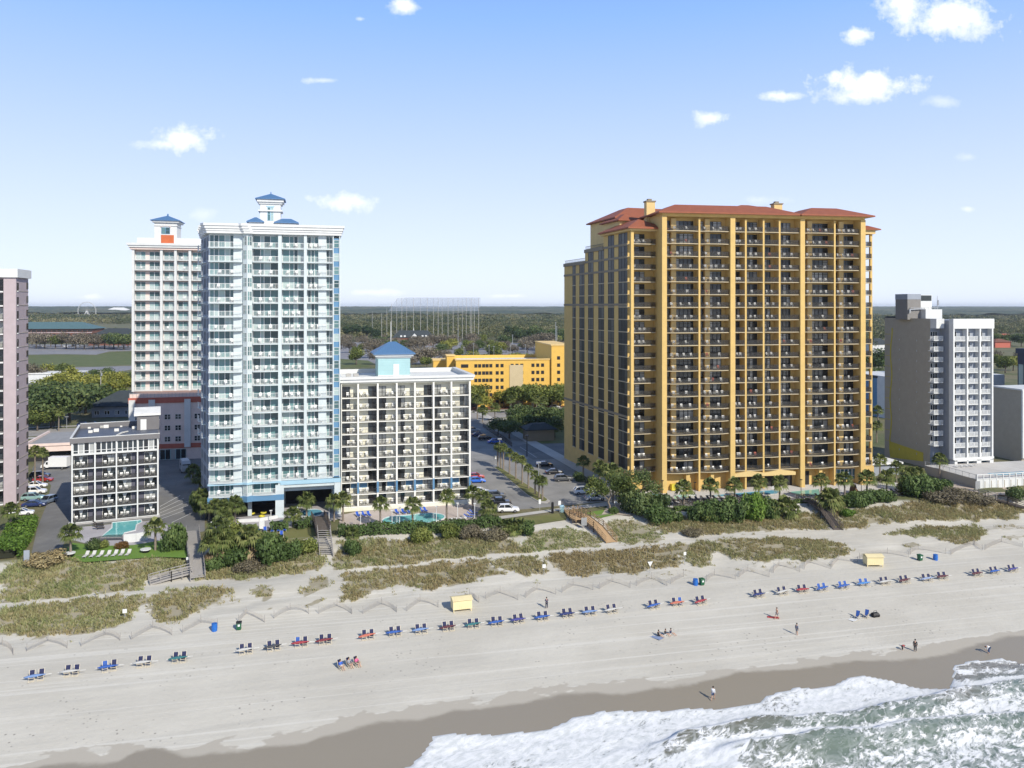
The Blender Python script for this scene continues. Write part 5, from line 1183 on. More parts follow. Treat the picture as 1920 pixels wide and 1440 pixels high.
def tree(kind, x, y, h, label, group, sw=1.0, seed=None):
    rg = random.Random(int(x*13+y*7)); cr, tk, hh, rr = TREES[kind][rg.randrange(3)]
    nm = {'oak':'oak_tree','green':'leafy_tree','yellow':'leafy_tree','bare':'bare_tree','pine':'pine_tree'}[kind]
    e = empty(nm, (x, y, gz(x, y)), rg.random()*6.28, label=label, cat='tree', group=group); s = h/hh
    obj('crown', cr, e, sc=(s*sw, s*sw, s)); obj('trunk', tk, e, sc=s)
    return e
KW = {'oak':'dark oak','green':'green tree','yellow':'yellow green tree','bare':'bare tree','pine':'dark pine'}
def tree_row(items, where, group):
    """items: (px, py of the foot, kind, height); labelled by kind and order"""
    cnt = {}
    tot = {}
    for it in items: tot[it[2]] = tot.get(it[2], 0)+1
    for px, py, k, h in sorted(items):
        cnt[k] = cnt.get(k, 0)+1
        x, y = W(px, py); lb = KW[k]+' '+where+('' if tot[k] == 1 else f', {nth(cnt[k])} such from left')
        tree(k, x, y, h, lb, group, sw=1.0+.25*random.random())
# left of the aqua tower, across the boulevard
tree_row([(70,795,'oak',14),(100,800,'oak',15),(130,790,'oak',15),(160,775,'oak',14),(185,772,'oak',12),(60,770,'oak',13),(120,765,'oak',13),(205,776,'green',7),(95,802,'green',8),(70,808,'green',8),
          (78,748,'green',10),(105,738,'yellow',11),(128,730,'yellow',12),(150,742,'yellow',11),(172,738,'yellow',11),(196,748,'yellow',11),(215,728,'yellow',10),(236,738,'yellow',9),(186,716,'oak',9),(204,714,'oak',8),(240,724,'oak',9),(66,716,'bare',11),(90,712,'yellow',10),(120,712,'green',11),(226,752,'green',7)], 'in the grove left of the salmon tower', 'trees left of the salmon tower')
tree_row([(68,652,'bare',17),(84,654,'bare',18),(104,654,'green',16),(124,654,'bare',18),(142,655,'bare',17),(158,655,'bare',18),(176,655,'bare',17),(196,654,'bare',18),(213,655,'oak',19),(232,656,'oak',20),(60,648,'bare',13),(75,650,'oak',11),(95,650,'bare',12),(115,650,'bare',13),(135,650,'bare',12),(150,652,'green',11),(165,650,'bare',12),(185,652,'oak',14),(205,650,'bare',13),(222,652,'oak',15),(240,652,'oak',13),(150,632,'yellow',20),(215,640,'oak',20),(238,640,'oak',18)], 'in front of the brick office', 'trees in front of the brick office')
# beyond the cream hotel
tree_row([(650,640,'pine',22),(668,640,'pine',24),(688,642,'pine',24),(705,645,'pine',20),(640,655,'bare',13),(655,662,'bare',12),(668,666,'green',9),(690,660,'bare',13),(712,668,'bare',12),(722,672,'green',10),(748,680,'bare',10),(768,690,'bare',9),
          (800,690,'green',9),(815,676,'green',11),(832,680,'bare',11),(826,664,'oak',11),(795,657,'bare',15),(812,655,'bare',16),(830,655,'bare',16),(850,650,'bare',14),(858,694,'oak',10),(878,690,'oak',6),(897,688,'oak',9),(925,675,'green',14),(930,690,'bare',9),(950,690,'green',8),(970,688,'bare',9),(990,684,'green',9),(1010,680,'bare',10),(1020,676,'green',10),(1035,680,'green',9),(1048,690,'oak',9),(884,648,'bare',15),(905,645,'green',12),(946,650,'oak',14),(880,664,'green',6),(760,655,'oak',10),(780,652,'bare',14),(887,652,'bare',10),(940,652,'bare',7),(923,661,'bare',8),(949,661,'green',8),(1017,661,'bare',7),(1018,685,'green',9),(877,661,'green',12),(1026,685,'green',7),(1021,661,'bare',10),(946,656,'bare',10),(896,685,'yellow',9),(836,661,'yellow',12),(1029,685,'yellow',8),(926,674,'green',10),(934,656,'green',9),(1014,652,'bare',7),(937,661,'yellow',11),(978,679,'green',8),(1055,656,'bare',10),(1036,679,'bare',10),(896,661,'oak',12),(965,679,'yellow',8),(1034,652,'bare',12),(885,685,'yellow',11),(1025,652,'green',8),(899,652,'bare',9),(989,661,'bare',12),(1047,652,'green',9),(906,656,'bare',10),(1025,685,'yellow',12),(1015,661,'yellow',8),(1032,661,'bare',9),(919,656,'green',11),(837,652,'oak',8),(915,685,'green',9),(961,666,'bare',10),(1037,652,'bare',7),(847,656,'yellow',12),(1049,674,'bare',11),(943,656,'green',7),(862,674,'green',10),(979,656,'oak',8),(888,666,'oak',7),(883,666,'bare',12),(1031,685,'bare',10),(876,652,'green',9),(680,648,'bare',12),(779,648,'oak',9),(782,652,'bare',13),(705,684,'bare',12),(703,660,'bare',15),(732,648,'oak',11),(745,684,'oak',15),(708,648,'oak',11),(787,660,'bare',15),(795,684,'bare',9),(704,672,'bare',15),(795,684,'bare',15),(668,684,'green',13),(716,660,'green',10),(768,648,'bare',9),(738,652,'bare',12),(769,660,'bare',13),(650,648,'bare',14),(738,672,'green',13),(711,644,'bare',14),(735,660,'oak',13),(764,644,'oak',9),(763,672,'bare',11),(774,644,'bare',13),(713,648,'oak',12),(678,660,'green',9)], 'beyond the cream hotel', 'trees beyond the cream hotel')
tree_row([(985,642,'oak',20),(1000,645,'oak',22),(1015,648,'pine',20),(1030,648,'oak',20),(1045,650,'oak',22),(970,640,'oak',20),(955,638,'pine',22),(1008,655,'bare',18),(1025,658,'bare',20),(1040,655,'green',16),(990,655,'bare',15),(1058,652,'oak',20)], 'at the wood edge left of the yellow tower', 'trees at the wood edge')
tree_row([(893,766,'green',11),(960,766,'green',10),(978,767,'green',12),(998,768,'green',12),(1016,767,'green',11),(1035,767,'green',11),(1050,764,'green',11),(945,764,'yellow',8),(905,770,'yellow',7)], 'in front of the yellow garage', 'trees in front of the yellow garage')
tree_row([(934,815,'oak',6),(955,822,'oak',7),(975,800,'oak',8),(1000,812,'oak',7),(1020,806,'oak',9),(1040,820,'oak',7),(1050,800,'oak',8),(965,806,'oak',6),(1030,795,'oak',7),(990,790,'oak',6)], 'in the shaded garden left of the yellow tower', 'trees in the shaded garden')
tree_row([(1648,700,'oak',16),(1642,720,'green',10),(1652,735,'oak',13),(1640,745,'oak',10),(1650,770,'oak',7),(1872,690,'green',11),(1885,700,'green',12),(1900,695,'yellow',11),(1866,678,'bare',10),(1915,678,'bare',10),(1872,650,'oak',16),(1895,648,'oak',16),(1915,650,'oak',16),(1645,655,'bare',12)], 'to the right of the yellow tower', 'trees right of the yellow tower')
# far wood: leaf clumps on many crowns, too many to count
def forest():
    rng = np.random.default_rng(5); C = []; N = []; S = []; T = []
    def clear(px, py): return ((px > 40) & (px < 262) & (py > 608)) | ((px > 728) & (px < 810) & (py > 628)) | ((px > 560) & (px < 1090) & (py > 641)) | ((px > 1640) & (py > 640) & (px < 1700)) | ((px > 1700) & (py > 632)) | (py > 668)
    for y0, y1, sp, k, s in ((640,1000,12,150,.62),(1000,1700,13,70,1.0),(1700,2700,17,26,1.9)):
        g = np.arange(y0, y1, sp)
        for y in g:
            xs = np.arange(-.70*y, .70*y, sp); xs = xs+rng.normal(0, sp*.3, len(xs)); ys = y+rng.normal(0, sp*.3, len(xs))
            z0 = height(xs, ys); px, py = proj(xs, ys, z0); keep = ~clear(px, py) & (rng.random(len(xs)) < .93)
            hid = ((px > 380) & (px < 630)) | ((px > 1075) & (px < 1630)); keep &= ~(hid & (rng.random(len(xs)) < .8))
            xs, ys, z0 = xs[keep], ys[keep], z0[keep]; n = len(xs)
            if not n: continue
            hgt = (10+9*fbm(xs/130, ys/130, 77)+rng.normal(0, 1.6, n)); typ = np.clip(fbm(xs/170, ys/170, 88)*1.1+rng.normal(0, .17, n), 0, 1)
            d = rng.normal(size=(n,k,3)); d /= np.linalg.norm(d, axis=2, keepdims=True); d[:,:,2] = np.abs(d[:,:,2])*1.0-.25
            r = sp*.62; c = np.stack([xs, ys, z0+hgt-r*.8], -1)[:,None,:]+d*r*(.7+.4*rng.random((n,k,1)))*np.array([1,1,.9])
            C.append(c.reshape(-1,3)); N.append((d+rng.normal(size=d.shape)*.5).reshape(-1,3)); S.append(s*(.6+.8*rng.random(n*k))); T.append(np.clip(np.repeat(typ, k)+rng.normal(0, .13, n*k), 0, 1))
    V, Q = cards(np.concatenate(C), np.concatenate(N), np.concatenate(S), rng)
    t = leafmat('far_wood_leaves', (.022,.038,.016), (.075,.095,.035), (.22,.20,.10), .15)
    me = np_mesh('wood', V, Q, [t], {'tint':('FACE', np.concatenate(T))})
    obj('forest', me, kind='stuff', label='broad mixed wood reaching back to the horizon', cat='wood')
    # beyond 2.7 km: the closed canopy as a bumpy sheet
    ys = 2650*np.power(12500/2650, np.linspace(0, 1, 240)); th = np.linspace(-.75, .75, 620)
    YY, TT = np.meshgrid(ys, th, indexing='ij'); XX = YY*TT; Z0 = height(XX, YY)
    hh = 9+14*fbm(XX/55, YY/80, 91, 3)+10*(fbm(XX/420, YY/500, 95)-.45)
    ti = np.clip(fbm(XX/210, YY/260, 98)*1.1+RNG.normal(0, .1, XX.shape), 0, 1)
    idx = np.arange(XX.size).reshape(XX.shape); Q = np.stack([idx[:-1,:-1], idx[:-1,1:], idx[1:,1:], idx[1:,:-1]], -1).reshape(-1,4)
    me = np_mesh('canopy', np.stack([XX, YY, Z0+hh], -1).reshape(-1,3), Q, [t], {'tint':('FACE', ti[:-1,:-1].ravel())})
    obj('distant_forest', me, kind='stuff', label='unbroken canopy of the wood along the horizon', cat='wood')
forest()

# palms
def frond_fan(V, Q, T, M_, base, az, el, L, rng, dry=False):
    """one sabal frond: arching stalk and a drooping fan of narrow blades"""
    f = np.array([math.cos(az)*math.cos(el), math.sin(az)*math.cos(el), math.sin(el)]); s = np.array([-math.sin(az), math.cos(az), 0]); u = np.cross(f, s)*-1
    tip = base+f*L*.5+np.array([0,0,-.04*L]); b = len(V)
    V += [base-s*.03, base+s*.03, tip+s*.02, tip-s*.02]; Q.append((b,b+1,b+2,b+3)); t0 = .3+.5*rng.random(); T.append(t0); M_.append(int(dry))
    for k in range(9):
        a = (k-4)/4*1.25; d = f*math.cos(a)+s*math.sin(a); ln = L*(.62-.14*abs(a)); mid = tip+d*ln*.55+np.array([0,0,.05*L]); end = tip+d*ln+np.array([0,0,-.30*L*(.6+.6*rng.random())])
        w = np.cross(d, u); w = w/(np.linalg.norm(w)+1e-9)*.075*L; b = len(V)
        V += [tip, mid-w, end, mid+w]; Q.append((b,b+1,b+2,b+3)); T.append(min(1, max(0, t0+rng.normal(0, .15)))); M_.append(int(dry))
def palm_crown(seed, L=1.7, n=30, skirt=0):
    rng = np.random.default_rng(seed); V = []; Q = []; T = []; Mi = []
    for i in range(n): frond_fan(V, Q, T, Mi, np.array([0,0,0.]), i*2.4+rng.random()*.5, 1.35-1.75*(i/n)+rng.normal(0, .12), L*(.85+.3*rng.random()), rng)
    for i in range(skirt): frond_fan(V, Q, T, Mi, np.array([0,0,-.3-rng.random()*.8]), rng.random()*6.28, -.85-.5*rng.random(), L*.95, rng, True)
    return np_mesh('crown', np.array(V), np.array(Q), [M['palm'], M['palmdry']], {'tint':('FACE', np.array(T))}, Mi)
PC = [palm_crown(s, 1.75, 32) for s in (1,2,3)]; PS = [palm_crown(s, 1.9, 34, 16) for s in (11,12)]
def palm_trunk(seed):
    rg = random.Random(seed); a, b = rg.uniform(-.06,.06), rg.uniform(-.06,.06); mb = MB(); n = 9
    mb.tube([(a*math.sin(k/n*3), b*math.sin(k/n*2.6), -.06+1.06*k/n) for k in range(n+1)], [.19-.05*k/n+(.02 if k % 2 else 0)+(.05 if k == n else 0) for k in range(n+1)], 7)
    return mb.mesh('trunk', [M['palmbark']], True)
PT = [palm_trunk(s) for s in (1,2,3)]
def palm(px, py, top, label, group, cs=1.0, skirt=False, z=None):
    """foot at photo pixel (px, py); crown centre at photo row top"""
    x, y, zz = G(px, py); zz = z if z is not None else zz
    hgt = max(.6, (H-(top-HZ)*y/F)-zz); rg = random.Random(int(px*31+py))
    e = empty('palm_tree', (x, y, zz), rg.random()*6.28, label=label, cat='palm tree', group=group)
    obj('trunk', rg.choice(PT), e, sc=(1.15, 1.15, hgt)); obj('crown', rg.choice(PS if skirt else PC), e, (0, 0, hgt), rg.random()*6, sc=cs)
    return e
row = [(933,875,838),(944,881,840),(955,890,849),(967,899,858),(979,908,864),(991,917,879),(1003.6,928,892),(1010.5,934,902),(1017,938,902),(939,878,841)]
row.sort()
for i, (a, b, c) in enumerate(row): palm(a, b, c, f'palm in the kerbed island row of the central car park, {nth(i+1)} from the far end', 'palms on the kerbed island', .82)
PL = [
 (20,1000,958,'palm with a bushy crown beside the pink tower hedge',1.1,0),(66,915,848,'tall palm between the pink tower and the parked white cars',1.1,0),(80,905,850,'palm just behind the white box truck cab',.95,0),
 (133,1042,1000,'palm in a round white planter left of the motel lawn loungers',1.2,0),(291,1032,990,'palm in a round white planter right of the motel pool',1.2,0),(110,808,770,'palm on the verge by the street lamp left of the salmon podium',1.4,0),
 (378,972,930,'tall leaning palm at the left corner of the aqua tower',1.15,0),(392,977,952,'palm in the cluster by the aqua tower, second from the left',1.1,0),(404,980,950,'palm in the cluster by the aqua tower, third from the left',1.1,0),(420,985,951,'palm in the cluster by the aqua tower, fourth from the left',1.1,0),(440,984,947,'palm in the cluster by the aqua tower, rightmost of five',1.25,0),(421,998,966,'short palm in front of the aqua tower cluster',1.05,0),
 (575,968,939,'palm standing before the shaded blue pool under the aqua tower',1.25,0),(549,988,966,'short wide palm by the white column of the aqua tower',1.15,0),(626,978,941,'palm at the right foot of the aqua tower, left of two',1.15,0),(643,978,937,'palm at the right foot of the aqua tower, right of two',1.1,0),
 (713,988,945,'palm at the left end of the kidney pool',1.05,0),(774,986,947,'palm before the middle of the kidney pool',1.15,0),(838,981,932,'palm at the right end of the kidney pool',1.1,0),(886,955,926,'palm at the right corner of the cream hotel',1.2,0),(908,962,934,'leaning palm between the cream hotel and the white SUV',1.15,0),(916,970,954,'low spiky palm beside the white SUV',1.2,0),
 (1149,944,886,'tall palm at the left front corner of the yellow tower',1.35,0),(1094,894,866,'palm in the shade along the yellow tower side, farthest of three',1.1,0),(1124,914,876,'palm in the shade along the yellow tower side, middle of three',1.2,0),(1136,922,884,'palm in the shade along the yellow tower side, nearest of three',1.2,0),
 (1282,952,916,'palm before the yellow tower deck, first from the left',1.3,0),(1332,948,912,'palm before the yellow tower deck, second from the left',1.25,0),(1377,950,910,'palm before the yellow tower deck, third from the left',1.2,0),(1422,940,905,'palm before the yellow tower deck, fourth from the left',1.25,0),(1462,940,906,'palm before the yellow tower deck, fifth from the left',1.2,0),(1540,940,902,'palm before the yellow tower deck, sixth from the left',1.2,0),(1583,945,900,'palm before the yellow tower deck, seventh from the left',1.25,0),(1626,938,897,'palm before the yellow tower deck, eighth from the left',1.3,0),(1662,936,897,'palm before the yellow tower deck, rightmost of nine',1.3,0),
 (1681,905,877,'palm beside the yellow stripe on the grey tower',1.2,0),(1705,922,893,'big bushy palm between the yellow deck and the paved path',1.5,0),(1650,905,864,'slim palm behind the white canopy shelter',1.1,0),(1762,898,862,'palm at the left front corner of the grey tower',1.2,0),(1722,905,888,'short palm below the grey blank wall',1.1,0),
 (408,1056,992,'tall skirted palm in the thicket by the grey boardwalk, left of two',1.35,1),(417,1058,1014,'lower skirted palm in the thicket by the grey boardwalk, right of two',1.25,1),(396,1060,1020,'leftmost skirted palm beside the grey boardwalk rail',1.2,1),(467,1052,1006,'skirted palm with hanging dry fronds in the middle of the dune thicket',1.35,1),
 (1556,962,936,'large shaggy palm thicket right of the dark wooden ramp',1.6,1),(1560,962,944,'low shaggy palm beside the dark wooden ramp',1.4,1),(1470,972,950,'shaggy low palm left of the dark wooden ramp, taller one',1.5,0),(1482,972,955,'shaggy low palm touching the dark wooden ramp rail',1.3,0),(1450,970,955,'shaggy low palm at the right end of the clipped bushes',1.3,0),
 (946,1006,990,'spiky low palm at the right end of the pool hedge, left of three',1.1,0),(960,1004,988,'spiky low palm at the right end of the pool hedge, middle of three',1.1,0),(976,1003,988,'spiky low palm at the right end of the pool hedge, right of three',1.1,0),(660,1008,1000,'spiky low palm left of the small bush below the pool hedge',.9,0),
 (905,792,770,'palm on the far verge of the central road, first from the left',1.4,0),(895,786,750,'palm beside the cream hotel on the far verge',1.4,0),(958,776,750,'palm on the boulevard verge, left of three',1.3,0),(1006,775,750,'palm on the boulevard verge, middle of three',1.3,0),(1020,775,752,'palm on the boulevard verge, right of three',1.3,0),(928,790,765,'palm by the central road bend',1.3,0),(1008,800,780,'palm in the shaded garden behind the hut',1.4,0),
 (1646,800,770,'palm in the gap between the yellow and grey towers, upper',1.3,0),(1644,830,800,'palm in the gap between the yellow and grey towers, lower',1.3,0),
 (362,905,885,'small dark palm by the parked camper',1.3,0),(374,918,900,'small dark palm against the aqua tower side',1.2,0),
]
for a, b, c, lb, cs, sk in PL: palm(a, b, c, lb, 'palms around the hotels', cs, bool(sk))

# hedges and shrubs
def box_leaves(name, path, w, h, n, size, mat, seed, z0=0):
    """clipped hedge along a path: leaf quads on the skin of a rounded box, dark twiggy core"""
    rng = np.random.default_rng(seed); P_ = np.array(path, float); seg = np.diff(P_, axis=0); L = np.linalg.norm(seg, axis=1); k = rng.choice(len(L), n, p=L/L.sum()); t = rng.random(n)
    c = P_[k]+seg[k]*t[:,None]; nr = np.stack([-seg[k,1], seg[k,0]], -1)/L[k][:,None]; a = rng.random(n)*math.pi
    r = .8+.3*rng.random(n); off = np.clip(np.cos(a)*1.35, -1, 1)*w/2*r; zz = np.clip(np.sin(a)*1.35, .05, 1)*h*r*(.9+.1*np.sin(c[:,0]*.9))
    gzv = height(c[:,0], c[:,1]); C = np.stack([c[:,0]+nr[:,0]*off, c[:,1]+nr[:,1]*off, gzv+zz+z0], -1)
    N = np.stack([nr[:,0]*np.cos(a), nr[:,1]*np.cos(a), np.sin(a)], -1)+rng.normal(size=(n,3))*.5
    V, Q = cards(C, N, size*(.6+.8*rng.random(n)), rng)
    return V, Q, np.clip(.5+.25*(vnoise(c[:,0]/1.7, c[:,1]/1.7, seed)-.5)*2+rng.normal(0, .13, n), 0, 1)
def hedge(pix, w, h, label, mat='hedge', dens=26, size=.2, seed=1):
    path = [G(*p)[:2] for p in pix]; L = sum(math.dist(a, b) for a, b in zip(path, path[1:])); n = int(L*(w+2*h)*dens)
    V, Q, T = box_leaves('hedge', path, w, h, n, size, mat, seed)
    e = empty('hedge', (path[0][0], path[0][1], gz(*path[0])), label=label, cat='hedge')
    obj('foliage', np_mesh('foliage', V-np.array([path[0][0], path[0][1], gz(*path[0])]), Q, [M[mat]], {'tint':('FACE', T)}), e)
    mb = MB()
    for a, b in zip(path, path[1:]):
        k = min(.3*w, .25*math.dist(a, b))/math.dist(a, b); a, b = (a[0]+(b[0]-a[0])*k, a[1]+(b[1]-a[1])*k), (b[0]-(b[0]-a[0])*k, b[1]-(b[1]-a[1])*k)
        mb.beam((a[0]-path[0][0], a[1]-path[0][1], h*.38), (b[0]-path[0][0], b[1]-path[0][1], h*.36), w*.55, h*.66)
    mb.build('stems', M['twigcore'], e)
M['twigcore'] = plain('dark_twigs', (.02,.022,.012), .9)
hedge(P(634,1004,720,1000,830,996,938,986), 2.2, 2.0, 'long dark hedge along the front of the kidney pool deck', seed=2)
hedge(P(448,1000,480,998), 2.0, 1.6, 'short clipped hedge before the aqua tower, left of the white gate', seed=3)
hedge(P(506,996,540,993), 2.0, 1.6, 'short clipped hedge before the aqua tower, right of the white gate', seed=4)
hedge(P(554,992,584,986), 2.0, 1.8, 'short clipped hedge beside the brown stair landing', seed=5)
hedge(P(8,1052,30,1018,46,985), 4.5, 2.2, 'broad bright green hedge along the left driveway', 'hedgeb', seed=6)
hedge(P(-30,1040,10,1030), 7, 2.0, 'broad bright green hedge mass at the left frame edge', 'hedgeb', seed=7)
hedge(P(1692,905,1730,902,1782,920), 1.8, 1.7, 'dark hedge along the foot of the white walled terrace', seed=8)
hedge(P(1264,958,1330,956,1440,950,1520,944), 1.2, 1.0, 'low dark hedge along the front of the lounger deck', seed=9)
SH = {}
def shrub_kind(k, mat, n, size, seed, h=1.0, r=1.0): SH[k] = [crown_mesh('foliage', mat, [(0,0,.35,.62,1)]+blobs_round(.0, 1.05, 1.0, 16, seed+j), n, size, seed+j, (.5,.2)) for j in range(2)]
shrub_kind('dark', 'hedge', 3000, .07, 300); shrub_kind('bright', 'hedgeb', 2600, .07, 310); shrub_kind('olive', 'leafmid', 2600, .07, 320); shrub_kind('grey', 'scrub', 2600, .055, 330); shrub_kind('oakish', 'leafdark', 3200, .065, 340)
def shrub(px, py, w, h, kind, label, group='shrubs on the dune edge'):
    x, y, z = G(px, py); m_ = random.Random(int(px*7+py)).choice(SH[kind])
    obj('shrub', m_, None, (x, y, z-.1), px, (w/2, w/2, h), label=label, cat='shrub', group=group)
for a in [(326,1032,5.0,5.0,'dark','tall round dark bush beside the grey boardwalk'),(505,1050,7.5,5.2,'dark','big rounded dark bush right of the skirted palm'),(436,1056,6,4.0,'dark','dark bush between the skirted palms'),(446,1030,8,5.0,'olive','olive green bush behind the skirted palms'),(540,1046,5,3.0,'dark','low dark bush left of the brown stairs'),(575,1038,4.5,2.6,'olive','low olive bush beside the brown stairs'),
          (662,1040,3.6,2.8,'dark','small dark bush below the left end of the pool hedge'),(790,1014,5,2.8,'olive','olive bush below the middle of the pool hedge'),(845,1006,4.5,2.6,'olive','olive bush below the pool hedge, farther right'),(885,1006,6,2.4,'grey','grey brown scrub below the right end of the pool hedge'),(985,1004,4.5,2.8,'dark','dark bush at the right end of the pool hedge'),(925,1012,6,2.2,'grey','grey scrub left of the wooden ramp slope'),
          (1205,962,8,4.8,'oakish','massive dark bush left of the green pool wedge'),(1180,958,7,5.2,'oakish','tall dark bush behind the twisted oak'),(1232,978,6,4.0,'dark','dark bush below the green pool wedge'),(1262,976,4,2.4,'dark','small dark bush left of the clipped bush line'),(1240,958,5,4.0,'oakish','dark rounded bush touching the green pool wedge'),
          (1312,975,6,4.2,'dark','leftmost of the clipped bushes before the lounger deck'),(1350,973,7,4.6,'dark','dark clipped bush, second from the left, before the lounger deck'),(1382,975,6.5,5.2,'dark','dark clipped bush left of the bright one'),(1410,975,6,5.6,'bright','bright green rounded bush before the lounger deck'),(1440,972,5,4.6,'dark','dark bush right of the bright green one'),(1330,978,4,2.6,'olive','small olive bush below the clipped bush line'),
          (1600,950,6,3.2,'dark','dark bush right of the dark ramp, left of three'),(1625,946,7,3.2,'dark','dark bush right of the dark ramp, middle of three'),(1660,942,5,2.6,'dark','dark bush right of the dark ramp, right of three'),(1722,934,7,5.0,'dark','tall dark bush at the corner of the paved path'),(1762,922,6,3.2,'dark','dark bush on the paved path bend'),(1590,968,3.5,1.6,'bright','small bright green shrub on the dune by the dark ramp'),(1700,930,4,3,'olive','olive shrub left of the paved path'),
          (1905,938,6,3.0,'oakish','dark shrub near the far right ramp'),(1800,936,8,2.2,'grey','grey scrub mound below the paved path, left part'),(1830,944,8,2.0,'grey','grey scrub mound below the paved path, right part'),(1770,944,9,2.4,'grey','broad grey scrub mound in the dune on the right'),
          (175,1030,3.5,1.8,'oakish','low dark shrub by the motel steps'),(192,1027,2.5,1.4,'olive','low olive shrub by the motel pool wall'),(228,1028,2.5,1.6,'yellowish','low rusty shrub by the white pool wall') ,
          (85,1060,7,2.4,'straw','tall straw coloured grass clump on the left dune'),(1086,902,4,2.2,'oakish','dark shrub along the yellow tower side, far one'),(1112,912,4,2.2,'oakish','dark shrub along the yellow tower side, middle one'),(1130,926,4,2.4,'oakish','dark shrub along the yellow tower side, near one'),(372,960,4,4.5,'oakish','dark shrub against the left corner of the aqua tower'),
          (404,1064,4,2.4,'dark','dark shrub at the foot of the skirted palms'),(470,1066,6,1.8,'grey','grey scrub on the dune below the skirted palm'),(1300,1004,5,1.4,'grey','grey scrub at the sand trail bend'),(1150,962,2.2,1.4,'dark','small shrub at the foot of the twisted oak')]:
    if a[4] in ('yellowish','straw') and a[4] not in SH: shrub_kind(a[4], 'dryleaf' if a[4] == 'straw' else 'rustleaf', 2400, .06, 350)
    shrub(*a)

# twisted oak by the car park corner
x, y, z = G(1141, 958); e = empty('oak_tree', (x, y, z), 0, label='twisted pale trunked oak with a flat crown at the car park corner', cat='tree')
mb = MB(); mb.tube([(0,0,-.2),(.3,0,1.0),(-.1,0,2.0),(.5,.1,3.2),(.2,0,4.6)], [.26,.22,.2,.18,.1], 7); mb.tube([(.3,0,3.0),(2,.3,4.2),(4,.5,5.2)], [.15,.1,.05], 5); mb.tube([(0,0,2.4),(-1.6,.2,4.0),(-2.6,0,5.0)], [.14,.1,.05], 5); mb.build('trunk', M['palmbark'], e, smooth=True)
obj('crown', crown_mesh('crown', 'leafmid', [(random.uniform(-4.2,5.6), random.uniform(-2.4,2.4), random.uniform(4.6,7.2), random.uniform(.9,1.7), 1) for _ in range(26)], 2600, .2, 77, (.35,.25)), e)
x, y, z = G(1186, 950); e = empty('oak_tree', (x, y, z), 0, label='wide wind shaped dark oak before the left end of the yellow tower', cat='tree')
mb = MB(); mb.tube([(0,0,-.2),(.5,0,2.4),(.2,0,5)], [.35,.28,.15], 7); mb.tube([(.4,0,2.2),(3,0,4.6),(5,0,5.4)], [.2,.14,.06], 5); mb.build('trunk', M['bark'], e, smooth=True)
obj('crown', crown_mesh('crown', 'leafdark', [(random.uniform(-4.6,6.0), random.uniform(-2.8,2.8), random.uniform(3.6,7.4), random.uniform(1.0,1.9), 1) for _ in range(30)], 3200, .2, 78, (.55,.25)), e)

# dune grass: blades in clumps over the patches
def dune_grass():
    rng = np.random.default_rng(9); Vs = []; Ts = []; Vg = []; Tg = []
    for pi, (poly, dens, hgt, green) in enumerate(PATCH):
        q = np.array([W(a, b, z=float(prof(*uv_of(*G(a, b)[:2])[::-1]))) for a, b in poly]); U, Vv = uv_of(q[:,0], q[:,1])
        area = (U.max()-U.min())*(Vv.max()-Vv.min()); n = int(min(area*9*dens, 60000))
        u = rng.uniform(U.min()-1, U.max()+1, n); v = rng.uniform(Vv.min()-1, Vv.max()+1, n); x, y = xy_of(u, v); z = height(x, y); px, py = proj(x, y, z)
        jx = (fbm(u/2.3, v/2.3, 21)-.45)*26; jy = (fbm(u/2.3, v/2.3, 33)-.45)*12
        cl = fbm(u/1.6, v/1.3, 15+pi, 3)
        fr = rng.normal(0, 1, n); fr2 = rng.normal(0, 1, n); k = inpoly(px+jx*1.2+fr*3.2, py+jy*1.2+fr2*1.2, poly) & (cl > .62-.31*dens); x, y, z, cl, u, v = x[k], y[k], z[k], cl[k], u[k], v[k]; n = len(x)
        if not n: continue
        nb = 6; X = np.repeat(x, nb)+rng.normal(0, .16, n*nb); Y = np.repeat(y, nb)+rng.normal(0, .16, n*nb); Z = np.repeat(z, nb)-.05
        big = np.repeat(.55+1.0*fbm(u/4, v/4, 45), nb); h = .70*hgt*big*(.55+.75*rng.random(n*nb)); a = rng.random(n*nb)*6.283; ln = h*(.25+.5*rng.random(n*nb)); w = .035+.05*rng.random(n*nb)
        wind = .18*h; dx = np.cos(a)*ln-wind; dy = np.sin(a)*ln; sx = -np.sin(a)*w; sy = np.cos(a)*w
        V = np.stack([np.stack([X-sx,Y-sy,Z],-1), np.stack([X+sx,Y+sy,Z],-1), np.stack([X+dx*.5+sx*.8,Y+dy*.5+sy*.8,Z+h*.72],-1), np.stack([X+dx,Y+dy,Z+h*.9],-1)], 1).reshape(-1,3)
        ti = np.clip(np.repeat(green+.75*(fbm(u/5, v/4, 55)-.45)+rng.normal(0, .10, n), nb)+rng.normal(0, .12, n*nb), 0, 1)
        Vs.append(V); Ts.append(ti)
    V = np.concatenate(Vs); n = len(V)//4; print('blades', n)
    obj('dune_grass', np_mesh('dune_grass', V, np.arange(4*n).reshape(-1,4), [M['dune']], {'tint':('FACE', np.concatenate(Ts))}), kind='stuff', label='tawny and green grass growing over the low dunes', cat='grass')
dune_grass()
